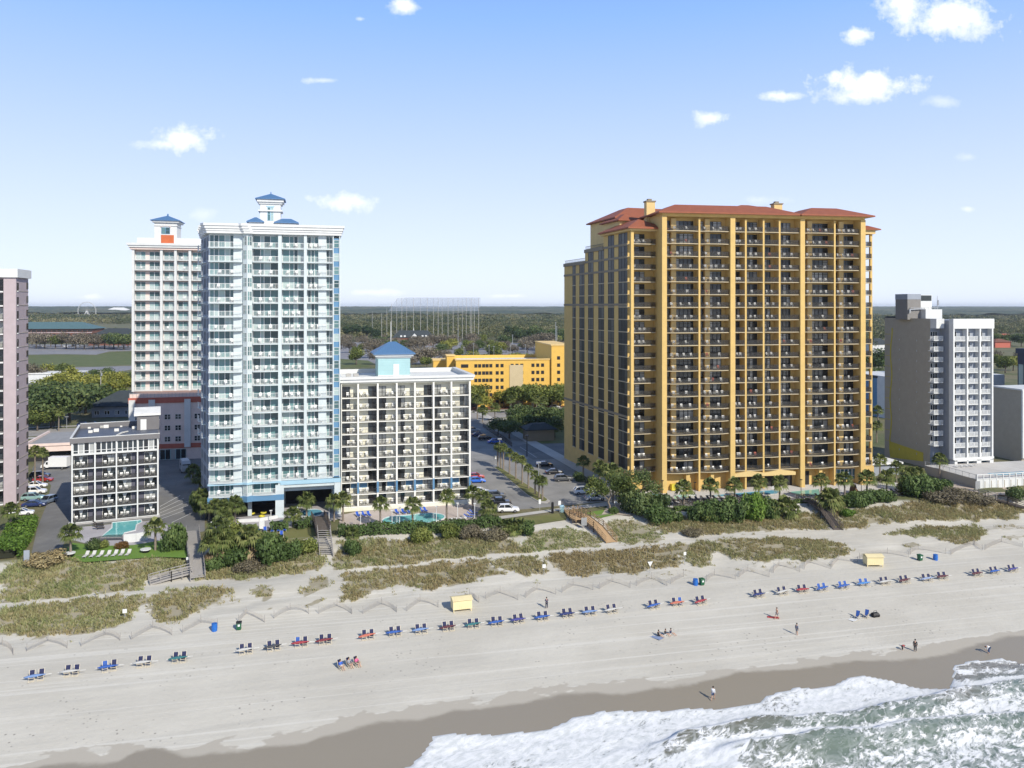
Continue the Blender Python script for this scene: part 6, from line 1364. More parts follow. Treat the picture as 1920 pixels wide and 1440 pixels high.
# ------------------------------------------------------------------ beach chairs and folded umbrellas
def fab(name, c): M[name] = plain(name, c, .75); return M[name]
fab('navy fabric', (.015,.02,.07)); UC = {'light blue':(0.148,0.235,0.434),'white':(0.421,0.421,0.409),'blue':(0.031,0.093,0.334),'teal':(0.031,0.136,0.148),'dark grey':(0.049,0.052,0.062),'red':(0.291,0.043,0.055),'dark red':(0.173,0.034,0.043),'coral':(0.446,0.136,0.093),'maroon':(0.093,0.031,0.043),'indigo':(0.055,0.055,0.217),'navy':(0.024,0.037,0.136),'sky blue':(0.074,0.210,0.477),'pale blue':(0.235,0.297,0.446)}
for k, c in UC.items(): fab('umbrella '+k, c)
M['poleW'] = plain('varnished_pole', (.62,.55,.42), .5)
def beach_chair_meshes(mat):
    a = math.radians(66); mb = MB(); c, s = math.cos(a), math.sin(a)
    mb.add([(-.27,.25,.33),(.27,.25,.33),(.27,.25+.85*c,.33+.85*s),(-.27,.25+.85*c,.33+.85*s),(-.27,.28,.31),(.27,.28,.31),(.27,.28+.85*c,.31+.85*s),(-.27,.28+.85*c,.31+.85*s)], [(0,1,2,3),(7,6,5,4),(0,4,5,1),(2,6,7,3),(0,3,7,4),(1,5,6,2)])
    back = mb.mesh('backrest', [mat]); mb = MB()
    mb.add([(-.27,-.35,.40),(.27,-.35,.40),(.27,.26,.31),(-.27,.26,.31),(-.27,-.35,.37),(.27,-.35,.37),(.27,.26,.28),(-.27,.26,.28)], [(0,1,2,3),(7,6,5,4),(0,4,5,1),(2,6,7,3),(0,3,7,4),(1,5,6,2)]); seat = mb.mesh('seat', [mat]); fr = []
    for sx in (-1, 1):
        mb = MB(); x = sx*.31; mb.beam((x,-.42,0),(x,.42,.5),.05); mb.beam((x,.45,0),(x,-.3,.5),.05); mb.beam((x,-.4,.53),(x,.5,.57),.06,.04); mb.beam((x,.26,.33),(x,.25+.9*c,.33+.9*s),.05); fr.append(mb.mesh('side_frame', [M['poleW']]))
    mb = MB(); mb.beam((-.34,-.40,.03),(.34,-.40,.03),.05); mb.beam((-.34,-.3,.42),(.34,-.3,.42),.05); fr.append(mb.mesh('crossbar', [M['poleW']]))
    return back, seat, fr
BC = {k: beach_chair_meshes(M[m]) for k, m in (('navy','navy fabric'),('blue','umbrella blue'))}
def beach_chair(x, y, rz, label, k='navy', group='rental chairs on the beach', z=None):
    e = empty('beach_chair', (x, y, gz(x, y) if z is None else z), rz, label=label, cat='chair', group=group); b, s, fr = BC[k]
    obj('backrest', b, e); obj('seat', s, e); [obj('crossbar' if i == 2 else 'side_frame', m_, e) for i, m_ in enumerate(fr)]; return e
mb = MB(); n = 11; mb.tube([(-1.45+2.55*k/(n-1), 0, -.02-.05*(k/(n-1)-.5)**2) for k in range(n)], [.03,.11,.16,.19,.21,.20,.18,.15,.11,.08,.05], 7)
mb.v = [(x, y+(.03 if int(x*9) % 2 else 0), z) for x, y, z in mb.v]; UMB = {k: mb.mesh('canopy', [M['umbrella '+k]], True) for k in UC}
mb = MB(); mb.tube([(1.05,0,-.05),(1.75,.02,-.1)], [.03,.025], 5); mb.tube([(-1.62,0,-.03),(-1.4,0,-.02)], [.012,.03], 5); UMP = mb.mesh('pole', [M['whitep']])
SETS = [(68,1275,'light blue','L'),(134,1266,'white','L'),(205,1257,'blue','L'),(270,1249,'white','L'),(336,1241,'teal','L'),
 (461,1225,'white','M'),(513,1219,'dark grey','M'),(565,1212,'red','M'),(610,1207,'dark red','M'),(690,1198,'coral','M'),(741,1192,'blue','M'),(790,1187,'light blue','M'),(841,1182,'maroon','M'),(888,1177,'teal','M'),(932,1173,'blue','M'),(973,1168,'indigo','M'),(1018,1163,'blue','M'),(1065,1157,'navy','M'),(1107,1153,'light blue','M'),(1148,1149,'white','M'),
 (1227,1141,'blue','M'),(1271,1136,'coral','M'),(1315,1133,'red','M'),(1424,1120,'navy','R'),(1468,1115,'white','R'),(1506,1111,'red','R'),(1543,1108,'blue','R'),(1583,1104,'blue','R'),(1621,1099,'sky blue','R'),(1660,1096,'white','R'),(1697,1093,'maroon','R'),(1739,1090,'pale blue','R'),(1768,1086,'maroon','R'),(1833,1080,'maroon','R'),(1866,1076,'blue','R'),(1900,1072,'indigo','R')]
for i, (a, b, c, sec) in enumerate(SETS):
    x, y, z = G(a, b); rg = random.Random(i); rz = TH+rg.uniform(-.12, .12); pos = f'{nth(i+1)} pair from the left'
    for sx, nm in ((-.52, 'left'), (.52, 'right')):
        k = 'blue' if (i in (2,7) and sx < 0) or (i == 21 and sx > 0) or 26 <= i <= 28 else 'navy'
        xx, yy = x+math.cos(rz)*sx, y+math.sin(rz)*sx
        beach_chair(xx, yy, rz+rg.uniform(-.05,.05), f'{nm} {k} beach chair under the {c} folded umbrella, {pos}', k)
    e = empty('beach_umbrella', (x-.06*math.sin(-rz), y-.10, z+.62), rz+rg.uniform(-.06,.06), label=f'{c} folded umbrella lying across the {pos} of beach chairs', cat='umbrella', group='folded umbrellas across the beach chairs')
    e.rotation_euler.y = -.05+rg.uniform(-.05,.05); obj('canopy', UMB[c], e, rz=0); obj('pole', UMP, e)

# ------------------------------------------------------------------ snow fences
M['picket'] = paint('weathered_grey_lath', (.40,.375,.34), .9, .15, sc=3, streak=False)
FN = [P(-12,1214,4,1208,25,1229),P(50,1222,90,1202,126,1216),P(152,1212,198,1190,225,1201),P(246,1199,286,1178,322,1191),P(342,1187,377,1168,408,1174),P(448,1168,462,1155,496,1168),P(514,1161,544,1147,579,1153),P(598,1152,632,1136,660,1151),P(681,1150,715,1132,744,1148),P(763,1146,788,1129,822,1139),P(880,1118,898,1130),P(911,1123,938,1112,971,1125),P(986,1121,1007,1106,1042,1115),P(1054,1111,1075,1098,1112,1107),P(1124,1105,1148,1091,1182,1102),P(1194,1098,1222,1085,1251,1098),P(1258,1094,1282,1080),P(1325,1090,1340,1078,1379,1086),P(1386,1082,1402,1071,1442,1082),P(1450,1074,1461,1062,1500,1072),P(1508,1068,1519,1057,1558,1067),P(1560,1064,1572,1051,1608,1055),P(1612,1048,1664,1038,1703,1045),P(1707,1040,1722,1031,1773,1039),P(1783,1040,1827,1022,1842,1032),P(1847,1031,1878,1017,1917,1026)]
for i, pts in enumerate(FN):
    g = [G(*p) for p in pts]; c = g[len(g)//2]; rg = random.Random(i)
    e = empty('snow_fence', c, 0, label=f'bent grey lath sand fence, {nth(i+1)} from the left along the dune foot', cat='fence', group='sand fences along the dune foot'); lath = MB()
    for a, b in zip(g, g[1:]):
        L = math.dist(a[:2], b[:2]); n = int(L/.15); sag = rg.uniform(.1,.5)
        for k in range(n+1):
            t_ = k/max(1, n); x = a[0]+(b[0]-a[0])*t_; y = a[1]+(b[1]-a[1])*t_+sag*math.sin(t_*3.14); z = gz(x, y); h = .78+rg.uniform(-.08,.06)
            lath.box(x-c[0]-.02, y-c[1]-.008, z-c[2]-.1, x-c[0]+.02, y-c[1]+.008, z-c[2]+h)
    lath.build('lath_panel', M['picket'], e)
    for p in g:
        m = MB(); m.tube([(p[0]-c[0],p[1]-c[1],p[2]-c[2]-.2),(p[0]-c[0]+rg.uniform(-.05,.05),p[1]-c[1],p[2]-c[2]+1.15)], [.04,.035], 6); m.build('post', M['wood'], e)

# ------------------------------------------------------------------ cars
for k, c in {'white':(.78,.78,.77),'black':(.012,.012,.014),'silver':(.42,.43,.44),'darkgrey':(.07,.075,.08),'navy':(.02,.035,.12),'blue':(.02,.12,.55),'greyblue':(.15,.19,.25),'red':(.35,.03,.03),'teal':(.25,.40,.38)}.items():
    t = NT('car_paint_'+k); t.done(c, .28, .1 if k != 'white' else 0, .5); t.b.inputs['Coat Weight'].default_value = .6; t.b.inputs['Coat Roughness'].default_value = .08; M['car_'+k] = t.mat
t = NT('car_glass'); M['carglass'] = t.done((.012,.015,.018), .05, 0, .7); M['tyre'] = plain('rubber', (.018,.018,.018), .9); M['rim'] = plain('alloy_rim', (.4,.4,.41), .3, .8); M['lampw'] = plain('headlamp_lens', (.6,.62,.62), .15); M['lampr'] = plain('tail_lamp_lens', (.30,.015,.012), .2)
def loft(mb, st, m=0):
    """st: list of cross sections (each a closed ring of points)"""
    n = len(st[0]); vs = [p for r in st for p in r]
    mb.add(vs, [(i*n+k, i*n+(k+1) % n, (i+1)*n+(k+1) % n, (i+1)*n+k) for i in range(len(st)-1) for k in range(n)]+[tuple(range(n-1,-1,-1)), tuple((len(st)-1)*n+k for k in range(n))], m)
CK = {'sedan':dict(L=4.75,w=.90,sill=.28,belt=.90,roof=1.45,body=[(-2.37,.55,.80),(-2.25,.86,.95),(-1.5,.93,1),(1.0,.92,1),(1.9,.80,.97),(2.3,.68,.90),(2.37,.5,.80)],cab=[(-1.75,.92,.76),(-.95,1.42,.66),(.25,1.45,.66),(1.15,.93,.78)]),
 'suv':dict(L=4.7,w=.94,sill=.34,belt=1.05,roof=1.72,body=[(-2.33,.7,.85),(-2.28,1.05,.97),(-1.5,1.08,1),(1.0,1.06,1),(1.9,.98,.97),(2.28,.84,.90),(2.35,.6,.82)],cab=[(-2.22,1.06,.80),(-1.75,1.66,.70),(.2,1.72,.70),(1.05,1.07,.80)]),
 'pickup':dict(L=5.6,w=.98,sill=.42,belt=1.1,roof=1.85,body=[(-2.8,.7,.92),(-2.75,1.12,.98),(-1.0,1.12,1),(1.2,1.12,1),(2.4,1.08,.97),(2.75,.95,.92),(2.8,.7,.85)],cab=[(-.95,1.12,.82),(-.75,1.82,.74),(.75,1.85,.74),(1.5,1.13,.84)])}
def car_meshes(k):
    d = CK[k]; w = d['w']; b = MB()
    loft(b, [[(x,-w*q*.93,d['sill']),(x,-w*q,d['sill']+.2),(x,-w*q,max(d['sill']+.25, z-.16)),(x,-w*q*.90,z),(x,w*q*.90,z),(x,w*q,max(d['sill']+.25, z-.16)),(x,w*q,d['sill']+.2),(x,w*q*.93,d['sill'])] for x, z, q in d['body']])
    c = d['cab']; r0, r1 = c[1], c[2]
    b.prism([(r0[0],-r0[2]),(r1[0],-r1[2]),(r1[0],r1[2]),(r0[0],r0[2])], [r0[1]-.03,r1[1]-.03,r1[1]-.03,r0[1]-.03], [r0[1]+.03,r1[1]+.03,r1[1]+.03,r0[1]+.03])
    for s in (-1, 1):
        for (p, q) in ((c[0],c[1]),(c[2],c[3])): b.beam((p[0],s*p[2],p[1]),(q[0],s*q[2],q[1]),.08)
        m_ = ((c[1][0]+c[2][0])/2); b.beam((m_,s*(c[1][2]+.06),d['belt']),(m_-.05,s*c[1][2],c[1][1]),.09)
        b.box(c[3][0]-.35, s*w, d['belt']+.0, c[3][0]-.2, s*(w+.18), d['belt']+.13)
    if k == 'pickup': b.box(-2.6,-.8,1.125,-1.05,.8,1.135,1)
    g = MB(); g.add([(p[0],s*p[2]*.985,p[1]-(.0 if i in (0,3) else .02)) for s in (-1,1) for i, p in enumerate(c)], [(0,1,2,3)[::-1],(4,5,6,7),(0,4,5,1)[::-1],(1,5,6,2)[::-1],(2,6,7,3)[::-1]])
    wh = MB(); wh.tube([(0,-.11,0),(0,.11,0)], [.34,.34], 14, 0); rim = MB(); rim.tube([(0,-.12,0),(0,.12,0)], [.21,.21], 10)
    f, r = d['body'][-2][0], d['body'][0][0]; hz = d['body'][-2][1]-.1; rz = d['belt']-.12
    hl = MB(); hl.box(f-.12, -.22, hz-.12, f+.03, .14, hz+.02); tl = MB(); tl.box(r-.0, -.14, rz-.14, r+.12, .14, rz+.05)
    return dict(body=b, glass=g.mesh('windows', [M['carglass']]), tyre=wh.mesh('wheel', [M['tyre']], True), rim=rim.mesh('rim', [M['rim']]), head=hl.mesh('headlight', [M['lampw']]), tail=tl.mesh('tail_light', [M['lampr']]), f=f, r=r, w=w, wx=(d['L']*.30, -d['L']*.29))
CMESH = {k: car_meshes(k) for k in CK}
def car(p, rz, kind, colour, label, z=None):
    m = CMESH[kind]; e = empty('parked_car' if kind != 'pickup' else 'pickup_truck', p, rz, label=label, cat='car', group='cars parked around the hotels')
    key = 'body_'+kind+colour
    obj('body', get(key, lambda: m['body'].mesh('body', [M['car_'+colour], M['tyre']])), e); obj('windows', m['glass'], e)
    for x in m['wx']:
        for s in (-1, 1): w_ = obj('wheel', m['tyre'], e, (x, s*(m['w']-.10), .34)); obj('rim', m['rim'], w_)
    for s in (-1, 1): obj('headlight', m['head'], e, (0, s*m['w']*.62, 0)); obj('tail_light', m['tail'], e, (0, s*m['w']*.72, 0))
CL = [(89,944,'suv','greyblue',-98,'blue grey car driving down the lane beside the motel'),(64,950,'sedan','navy',15,'dark navy car at the near end of the left row'),(40,966,'sedan','white',20,'white car half hidden by the palm at the left edge'),
 (68,914,'sedan','white',12,'white car in the left row, farther of the white pair'),(66,926,'suv','white',12,'white car in the left row, nearer of the white pair'),(62,938,'suv','teal',12,'pale teal car in the left row beside the pink tower'),(75,896,'suv','black',10,'black car at the far end of the left row'),(80,903,'sedan','red',10,'dark red car behind the black one in the left row'),
 (953,960,'suv','white',3,'white SUV at the near end of the central car park, beside the hedge'),(935,948,'pickup','black',6,'black pickup next to the white SUV in the central car park'),(930,934,'suv','darkgrey',6,'dark grey car behind the black pickup'),(900,926,'sedan','white',8,'white car behind the palms at the corner of the cream hotel'),(893,905,'sedan','blue',8,'blue car just right of the cream hotel corner'),(891,897,'sedan','red',8,'red car just right of the cream hotel corner'),
 (1094,926,'suv','white',8,'white SUV on the right side of the central car park'),(1116,938,'sedan','silver',10,'silver car under the twisted oak'),(1056,902,'suv','darkgrey',8,'dark two tone SUV on the right side of the central car park'),(1039,889,'sedan','black',8,'black car on the right side, third from the oak'),(1021,875,'sedan','black',8,'black car at the far end of the right side row'),
 (928,831,'sedan','blue',14,'bright blue car in the shade at the far end of the central lot'),(909,825,'suv','black',14,'black SUV beside the bright blue car'),(897,818,'sedan','navy',14,'navy car at the far end of the central lot'),(888,810,'suv','silver',14,'silver car at the far end of the central lot'),
 (158,800,'suv','navy',8,'dark blue car before the restaurant, left one'),(176,799,'suv','black',8,'black car before the restaurant, right one'),(212,800,'pickup','white',8,'white pickup before the restaurant beside the podium'),(225,728,'suv','black',4,'black car in the small lot left of the salmon tower'),
 (1040,765,'sedan','silver',4,'silver car on the boulevard beside the yellow tower'),(1650,870,'suv','white',90,'white car between the yellow and grey towers'),(1664,884,'sedan','navy',90,'navy car below the yellow stripe of the grey tower')]
for a, b, k, c, ang, lb in CL:
    x, y = W(a, b); car((x, y, 6.03), R(ang), k, c, lb)
for q, a, k, c, lb in CARS: car(tuple(q), a, k, c, lb)
rg = random.Random(8); cols = ['white','black','silver','darkgrey','navy','red','white','silver']
for i in range(34):                                               # cars far off in the big car parks
    a, b = ((rg.uniform(905,1050), rg.choice((666,668.5,671))) if i < 14 else (rg.uniform(760,1000), rg.choice((652,656,648)))) if i < 24 else (rg.uniform(60,245), rg.choice((648,650)))
    x, y = W(a, b); c = cols[i % 8]; where = ('near rows of the lot beyond the garage' if i < 14 else 'far rows of the lot beyond the garage') if i < 24 else 'lot before the brick office'
    m_ = CMESH['sedan']; e = empty('parked_car', (x, y, 6.06), R(rg.choice((6,96))), label=f'small {c.replace("darkgrey", "dark grey")} car, {where}, {nth(i+1)}', cat='car', group='cars in the far car parks')
    e['px'] = a; obj('body', get('body_sedan'+c, lambda: m_['body'].mesh('body', [M['car_'+c], M['tyre']])), e); obj('windows', m_['glass'], e)
fc = sorted([o for o in SC.objects if o.get('px') is not None], key=lambda o: o['px'])
for grp in ('near rows', 'far rows', 'brick office'):
    for i, o in enumerate([o for o in fc if grp in o['label']]): o['label'] = o['label'].rsplit(',', 1)[0]+f', {nth(i+1)} from left'
for o in fc: del o['px']
# box truck and camper
x, y = W(92, 879); e = empty('box_truck', (x+2, y, 6.03), R(184), label='white box truck parked across behind the motel', cat='truck')
mb = MB(); mb.box(-3.2,-1.15,.7,1.6,1.15,3.3); mb.build('cargo_box', M['car_white'], e)
mb = MB(); loft(mb, [[(x_,-1.05,.5),(x_,-1.05,z_),(x_,1.05,z_),(x_,1.05,.5)] for x_, z_ in ((1.62,2.2),(2.2,2.25),(2.75,1.4),(3.5,1.25),(3.65,.8))]); mb.build('cab', M['car_white'], e)
mb = MB(); mb.box(1.75,-1.07,1.35,2.25,1.07,2.0); mb.add([(2.28,-.95,2.2),(2.78,-.95,1.45),(2.78,.95,1.45),(2.28,.95,2.2)], [(0,1,2,3)]); mb.build('windows', M['carglass'], e)
for x_ in (-2.0, 2.7):
    for s in (-1, 1): w_ = obj('wheel', CMESH['suv']['tyre'], e, (x_, s*.98, .4), sc=1.15); obj('rim', CMESH['suv']['rim'], w_)
x, y = W(347, 884); e = empty('camper_van', (x, y, 6.03), R(-62), label='grey and white camper parked between the motel and the aqua tower', cat='camper')
mb = MB(); loft(mb, [[(x_,-1.15*q,.55),(x_,-1.2*q,1.6),(x_,-1.1*q,z_),(x_,1.1*q,z_),(x_,1.2*q,1.6),(x_,1.15*q,.55)] for x_, z_, q in ((-3.2,2.3,.9),(-3.0,3.0,1),(2.0,3.05,1),(2.9,2.5,.95),(3.2,1.4,.9))]); mb.build('body', M['car_silver'], e)
mb = MB(); mb.box(2.45,-.9,1.7,3.0,.9,2.4); mb.box(-1.5,-1.19,1.6,1.2,-1.14,2.3); mb.box(-1.5,1.14,1.6,1.2,1.19,2.3); mb.build('windows', M['carglass'], e); mb = MB(); mb.box(-2.6,-.9,3.0,1.6,.9,3.14); mb.build('roof', M['whitep'], e)
for x_ in (-2.0, 2.0):
    for s in (-1, 1): w_ = obj('wheel', CMESH['suv']['tyre'], e, (x_, s*1.05, .36)); obj('rim', CMESH['suv']['rim'], w_)

# ------------------------------------------------------------------ boardwalks
def boardwalk(name, path, width, mat, label, cat='boardwalk', rails=True, stairs=None, rail_h=1.05):
    """path: (px, py, height above ground)"""
    pts = [(lambda g: Vector((g[0], g[1], g[2]+h)))(G(a, b)) for a, b, h in path]; o = pts[0].copy(); pts = [p-o for p in pts]; e = empty(name, o, 0, label=label, cat=cat)
    dk = MB(); off = []
    for i, p in enumerate(pts):
        d = (pts[min(i+1, len(pts)-1)]-pts[max(i-1, 0)]); d.z = 0; d.normalize(); n = Vector((-d.y, d.x, 0)); off.append((p+n*width/2, p-n*width/2))
    for (a, b), (c, d) in zip(off, off[1:]):
        L = ((c+d)/2-(a+b)/2).length; n = max(1, int(L/.16))
        for k in range(n):
            t0, t1 = k/n, (k+.88)/n; q = [a.lerp(c, t0), b.lerp(d, t0), b.lerp(d, t1), a.lerp(c, t1)]; dz = Vector((0,0,.05))
            dk.add([v-dz for v in q]+q, [(3,2,1,0),(4,5,6,7),(0,1,5,4),(1,2,6,5),(2,3,7,6),(3,0,4,7)] if True else [])
        for s, t_ in ((a, c), (b, d)): dk.beam(s-Vector((0,0,.17)), t_-Vector((0,0,.17)), .08, .22)
    dk.build('deck', M[mat], e)
    if rails:
        for side in (0, 1):
            rl = MB(); ps = MB()
            for p, q in zip(off, off[1:]):
                a, b = p[side], q[side]; L = (b-a).length; n = max(1, round(L/1.8))
                for z, w in ((rail_h, .12), (rail_h*.62, .10), (rail_h*.28, .10)): rl.beam(a+Vector((0,0,z)), b+Vector((0,0,z)), .05, w)
                for k in range(n+1):
                    v = a.lerp(b, k/n); ps.box(v.x-.06, v.y-.06, v.z-1.3, v.x+.06, v.y+.06, v.z+rail_h+.05)
            rl.build('railing', M[mat], e); ps.build('railing_posts', M[mat], e)
    return e, o, off
boardwalk('boardwalk', [(361,1000,.5),(363,1030,.9),(368,1060,1.1),(371,1086,.5)], 2.3, 'wood', 'straight grey boardwalk running down to the sand left of the palms')
boardwalk('boardwalk', [(360,1077,.8),(320,1084,.6),(280,1092,.2)], 1.7, 'wood', 'grey side ramp turning left off the foot of the boardwalk')
boardwalk('boardwalk', [(596,972,.5),(602,992,1.5),(607,1012,1.8)], 2.6, 'darkwood', 'brown raised walkway and landing above the dune stairs')
x0, y0, z0 = G(607, 1013); x1, y1, z1 = G(612, 1043); e = empty('stairs', (x0, y0, z0), 0, label='wide brown wooden stairs dropping from the landing to the sand trail', cat='stairs'); top = 1.75; st = MB(); n = 12
for k in range(n):
    t_ = k/n; x, y = (x1-x0)*t_, (y1-y0)*t_; z = top+(z1+.05-z0-top)*t_; st.beam((x-1.15,y,z), (x+1.15,y,z), .34, .06)
for s in (-1.2, 1.2): st.beam((s,0,top-.12), (x1-x0+s,y1-y0,z1-z0), .08, .3)
st.build('treads', M['wood'], e)
for s in (-1.22, 1.22):
    rl = MB(); rl.beam((s,0,top+1), (x1-x0+s,y1-y0,z1-z0+1), .07, .12); rl.beam((s,0,top+.5), (x1-x0+s,y1-y0,z1-z0+.5), .05, .1)
    for k in range(5): t_ = k/4; rl.box((x1-x0)*t_+s-.05, (y1-y0)*t_-.05, top*(1-t_)+(z1-z0)*t_-.3, (x1-x0)*t_+s+.05, (y1-y0)*t_+.05, top*(1-t_)+(z1-z0)*t_+1.05)
    rl.build('handrail', M['wood'], e)
boardwalk('boardwalk', [(1074,962,.45),(1098,978,1.15),(1122,996,1.1),(1147,1018,.15)], 2.2, 'newwood', 'long new tan timber ramp from the car park down to the sand')
boardwalk('boardwalk', [(1066,960,.4),(1076,976,.9),(1088,986,1.3)], 1.9, 'newwood', 'short new tan timber platform joined to the left of the long ramp')
boardwalk('boardwalk', [(1500,940,.4),(1522,952,1.2),(1546,966,1.3),(1572,994,.1)], 1.9, 'darkwood', 'dark weathered ramp from the yellow tower deck down to the sand')
boardwalk('boardwalk', [(1830,929,.3),(1850,934,.5),(1868,938,.6)], 1.6, 'wood', 'short pale plank bridge by the paved path at the right')
boardwalk('boardwalk', [(1868,938,.5),(1890,946,.7),(1922,957,.7)], 1.6, 'darkwood', 'dark railed ramp at the far right dune')

# ------------------------------------------------------------------ bins, boxes, signs, lamps
def bin_(px, py, col, lid, label):
    x, y, z = G(px, py); e = empty('trash_bin', (x, y, z), TH, label=label, cat='bin', group='bins along the dune foot'); mb = MB()
    if col == 'binblue':
        mb.tube([(0,0,-.05),(0,0,.3),(0,0,.32),(0,0,.68),(0,0,.70),(0,0,1.0)], [.40,.40,.43,.43,.40,.40], 16); mb.build('drum', M[col], e); m = MB(); m.tube([(0,0,1.0),(0,0,1.06)], [.42,.42], 16); m.build('rim', M[lid], e)
    else:
        loft(mb, [[(-a,-b,z_),(a,-b,z_),(a,b,z_),(-a,b,z_)] for z_, a, b in ((.1,.30,.32),(1.0,.36,.40),(1.05,.40,.44))]); mb.build('body', M[col], e); m = MB(); loft(m, [[(-a,-b,z_),(a,-b,z_),(a,b,z_),(-a,b,z_)] for z_, a, b in ((1.055,.41,.45),(1.14,.38,.42))]); m.build('lid', M[lid], e)
        for s in (-1, 1): w = MB(); w.tube([(s*.27-.05,.33,.12),(s*.27+.05,.33,.12)], [.13,.13], 10); w.build('wheel', M['tyre'], e)
        l = MB(); l.box(-.15, -.42, .6, .15, -.37, .9); l.build('sticker', M['whitep'], e)
bin_(402,1183,'binblue','binblue','blue drum bin at the dune foot left of the green one'); bin_(448,1181,'bingreen','blackm','green wheeled bin with a black lid at the dune foot on the left'); bin_(1304,1097,'binblue','binblue','blue drum bin touching a green wheeled bin'); bin_(1316,1097,'bingreen','bingreen','green wheeled bin touching a blue drum'); bin_(1725,1051,'bingreen','bingreen','green wheeled bin at the dune foot on the right'); bin_(1754,1050,'binblue','binblue','blue drum bin farthest right at the dune foot')
def store_box(px, py, w, label, rz):
    x, y, z = G(px, py); e = empty('storage_box', (x, y, z), rz, label=label, cat='storage box', group='tan storage boxes on the beach'); mb = MB(); d = w*.6
    mb.box(-w/2,-d/2,.35,w/2,d/2,1.75); 
    for k in range(9): mb.box(-w/2-.01+k*w/9, -d/2-.02, .36, -w/2+.02+k*w/9, -d/2, 1.74)
    mb.build('body', M['tan'], e); m = MB(); loft(m, [[(-w/2-.12,y_,z_),(w/2+.12,y_,z_),(w/2+.12,y_,z_+.08),(-w/2-.12,y_,z_+.08)] for y_, z_ in ((-d/2-.2,1.755),(-.1,2.05),(.1,2.05),(d/2+.2,1.755))]); m.build('lid', M['tan'], e)
    for sx in (-1, 1):
        for sy in (-1, 1): l = MB(); l.box(sx*(w/2-.12)-.06, sy*(d/2-.12)-.06, -.2, sx*(w/2-.12)+.06, sy*(d/2-.12)+.06, .35); l.build('leg', M['tan'], e)
store_box(865,1143,3.0,'pale yellow ply storage box on legs, middle of the beach',TH+.02); store_box(1637,1060,3.0,'pale yellow ply storage box on legs, right part of the beach',TH-.25)
def sign(px, py, h, w, hh, label, mat='whitep', kind='board', rz=TH):
    x, y, z = G(px, py); e = empty('sign', (x, y, z), rz, label=label, cat='sign'); mb = MB(); mb.box(-.04,-.03,-.2,.04,.03,h); mb.build('post', M['steel'], e); b = MB()
    if kind == 'tri': b.add([(-w/2,-.06,h),(w/2,-.06,h),(0,-.06,h-hh),(-w/2,-.035,h),(w/2,-.035,h),(0,-.035,h-hh)], [(2,1,0),(3,4,5),(0,1,4,3),(1,2,5,4),(2,0,3,5)])
    else: b.box(-w/2,-.07,h-hh,w/2,-.035,h)
    b.build('panel', M[mat], e)
sign(234,1160,1.6,.6,.6,'small white sign in the left dune grass'); sign(1020,1079,1.9,.6,.6,'small white sign by the sand trail left of the storage trail'); sign(1219,1072,1.9,1.0,.9,'white triangular sign at the edge of the middle dune',kind='tri'); sign(1284,1060,2.3,.5,.6,'white sign on a tall post at the sand trail mouth'); sign(352,1062,1.8,.5,.5,'white notice on a post left of the boardwalk rail')
sign(50,1058,2.4,.9,1.9,'tall double pale board at the end of the left driveway',mat='greyblue'); sign(1095,992,2.4,1.2,1.6,'grey framed board beside the new timber ramp',mat='steel'); sign(1154,958,2.2,.6,.5,'small white sign on a post by the twisted oak'); sign(1049,962,2.6,.6,.9,'white sign on a post at the car park edge'); sign(928,872,2.6,.7,.9,'white sign at the far end of the palm island'); sign(1012,957,2.4,.5,1.0,'pale sign at the near edge of the car park island'); sign(1833,921,2.4,1.4,2.0,'grey board below the white walled terrace',mat='steel')
x, y, z = G(1036, 962); e = empty('standpipe', (x, y, z), 0, label='black shower post at the car park edge', cat='post'); mb = MB(); mb.tube([(0,0,-.2),(0,0,2.2),(0,0,2.35)], [.28,.28,.16], 10); mb.build('column', M['blackm'], e)
x, y, z = G(1054, 960); e = empty('notice_bin', (x, y, z), 0, label='pale blue bin beside the new timber ramp', cat='bin'); mb = MB(); mb.box(-.4,-.35,0,.4,.35,1.1); mb.build('body', M['teal'], e); mb = MB(); mb.hip(-.5,-.45,.5,.45,1.35,.15,.3,th=.25); mb.build('lid', M['bluelight'], e)
def lamp(px, py, top, label, mat='whitep', style='post', arm=1.6, r=.07, base=None, group=None):
    if py > 640 and base is None: x, y, z = G(px, py)
    else: x, y, z = *W(px, py), 6.0
    h = H-(top-HZ)*y/F-z; e = empty('street_lamp', (x, y, z), 0, label=label, cat='lamp', group=group); mb = MB(); mb.tube([(0,0,-.2),(0,0,h)], [r*1.3,r], 8); mb.build('pole', M[mat], e); hd = MB()
    if style == 'post': hd.box(-.25,-.18,h,.25,.18,h+.16)
    elif style == 'box': hd.box(-.55,-.35,h,.55,.35,h+.3)
    else: hd.tube([(0,0,h),(.25,0,h+.5),(arm*.7,0,h+.75),(arm,0,h+.65)], [r,r,r*.8,r*.8], 6); hd.box(arm-.1,-.14,h+.52,arm+.7,.14,h+.68)
    hd.build('lamp_head', M[mat], e)
for i, (a, b, c) in enumerate([(676,990,962),(735,986,958),(749,984,952),(818,981,950),(858,970,944),(890,978,945)]): lamp(a, b, c, f'slim white lamp post around the kidney pool, {nth(i+1)} from the left', group='white lamp posts around the kidney pool', r=.06)
lamp(508,978,958,'white lamp post before the aqua tower, left of the column'); lamp(422,1010,985,'white lamp post by the aqua tower palms'); lamp(556,978,952,'white lamp post just right of the aqua tower column'); lamp(617,978,953,'white lamp post at the right foot of the aqua tower')
lamp(1010,930,868,'grey lamp with a square head in the palm island, near end','steel','box',r=.1); lamp(937,878,824,'grey lamp with a square head in the palm island, far end','steel','box',r=.1); lamp(97,799,764,'tall curved street lamp left of the salmon podium','steel','arm'); lamp(125,803,782,'short street lamp left of the salmon podium','steel','box',r=.08)
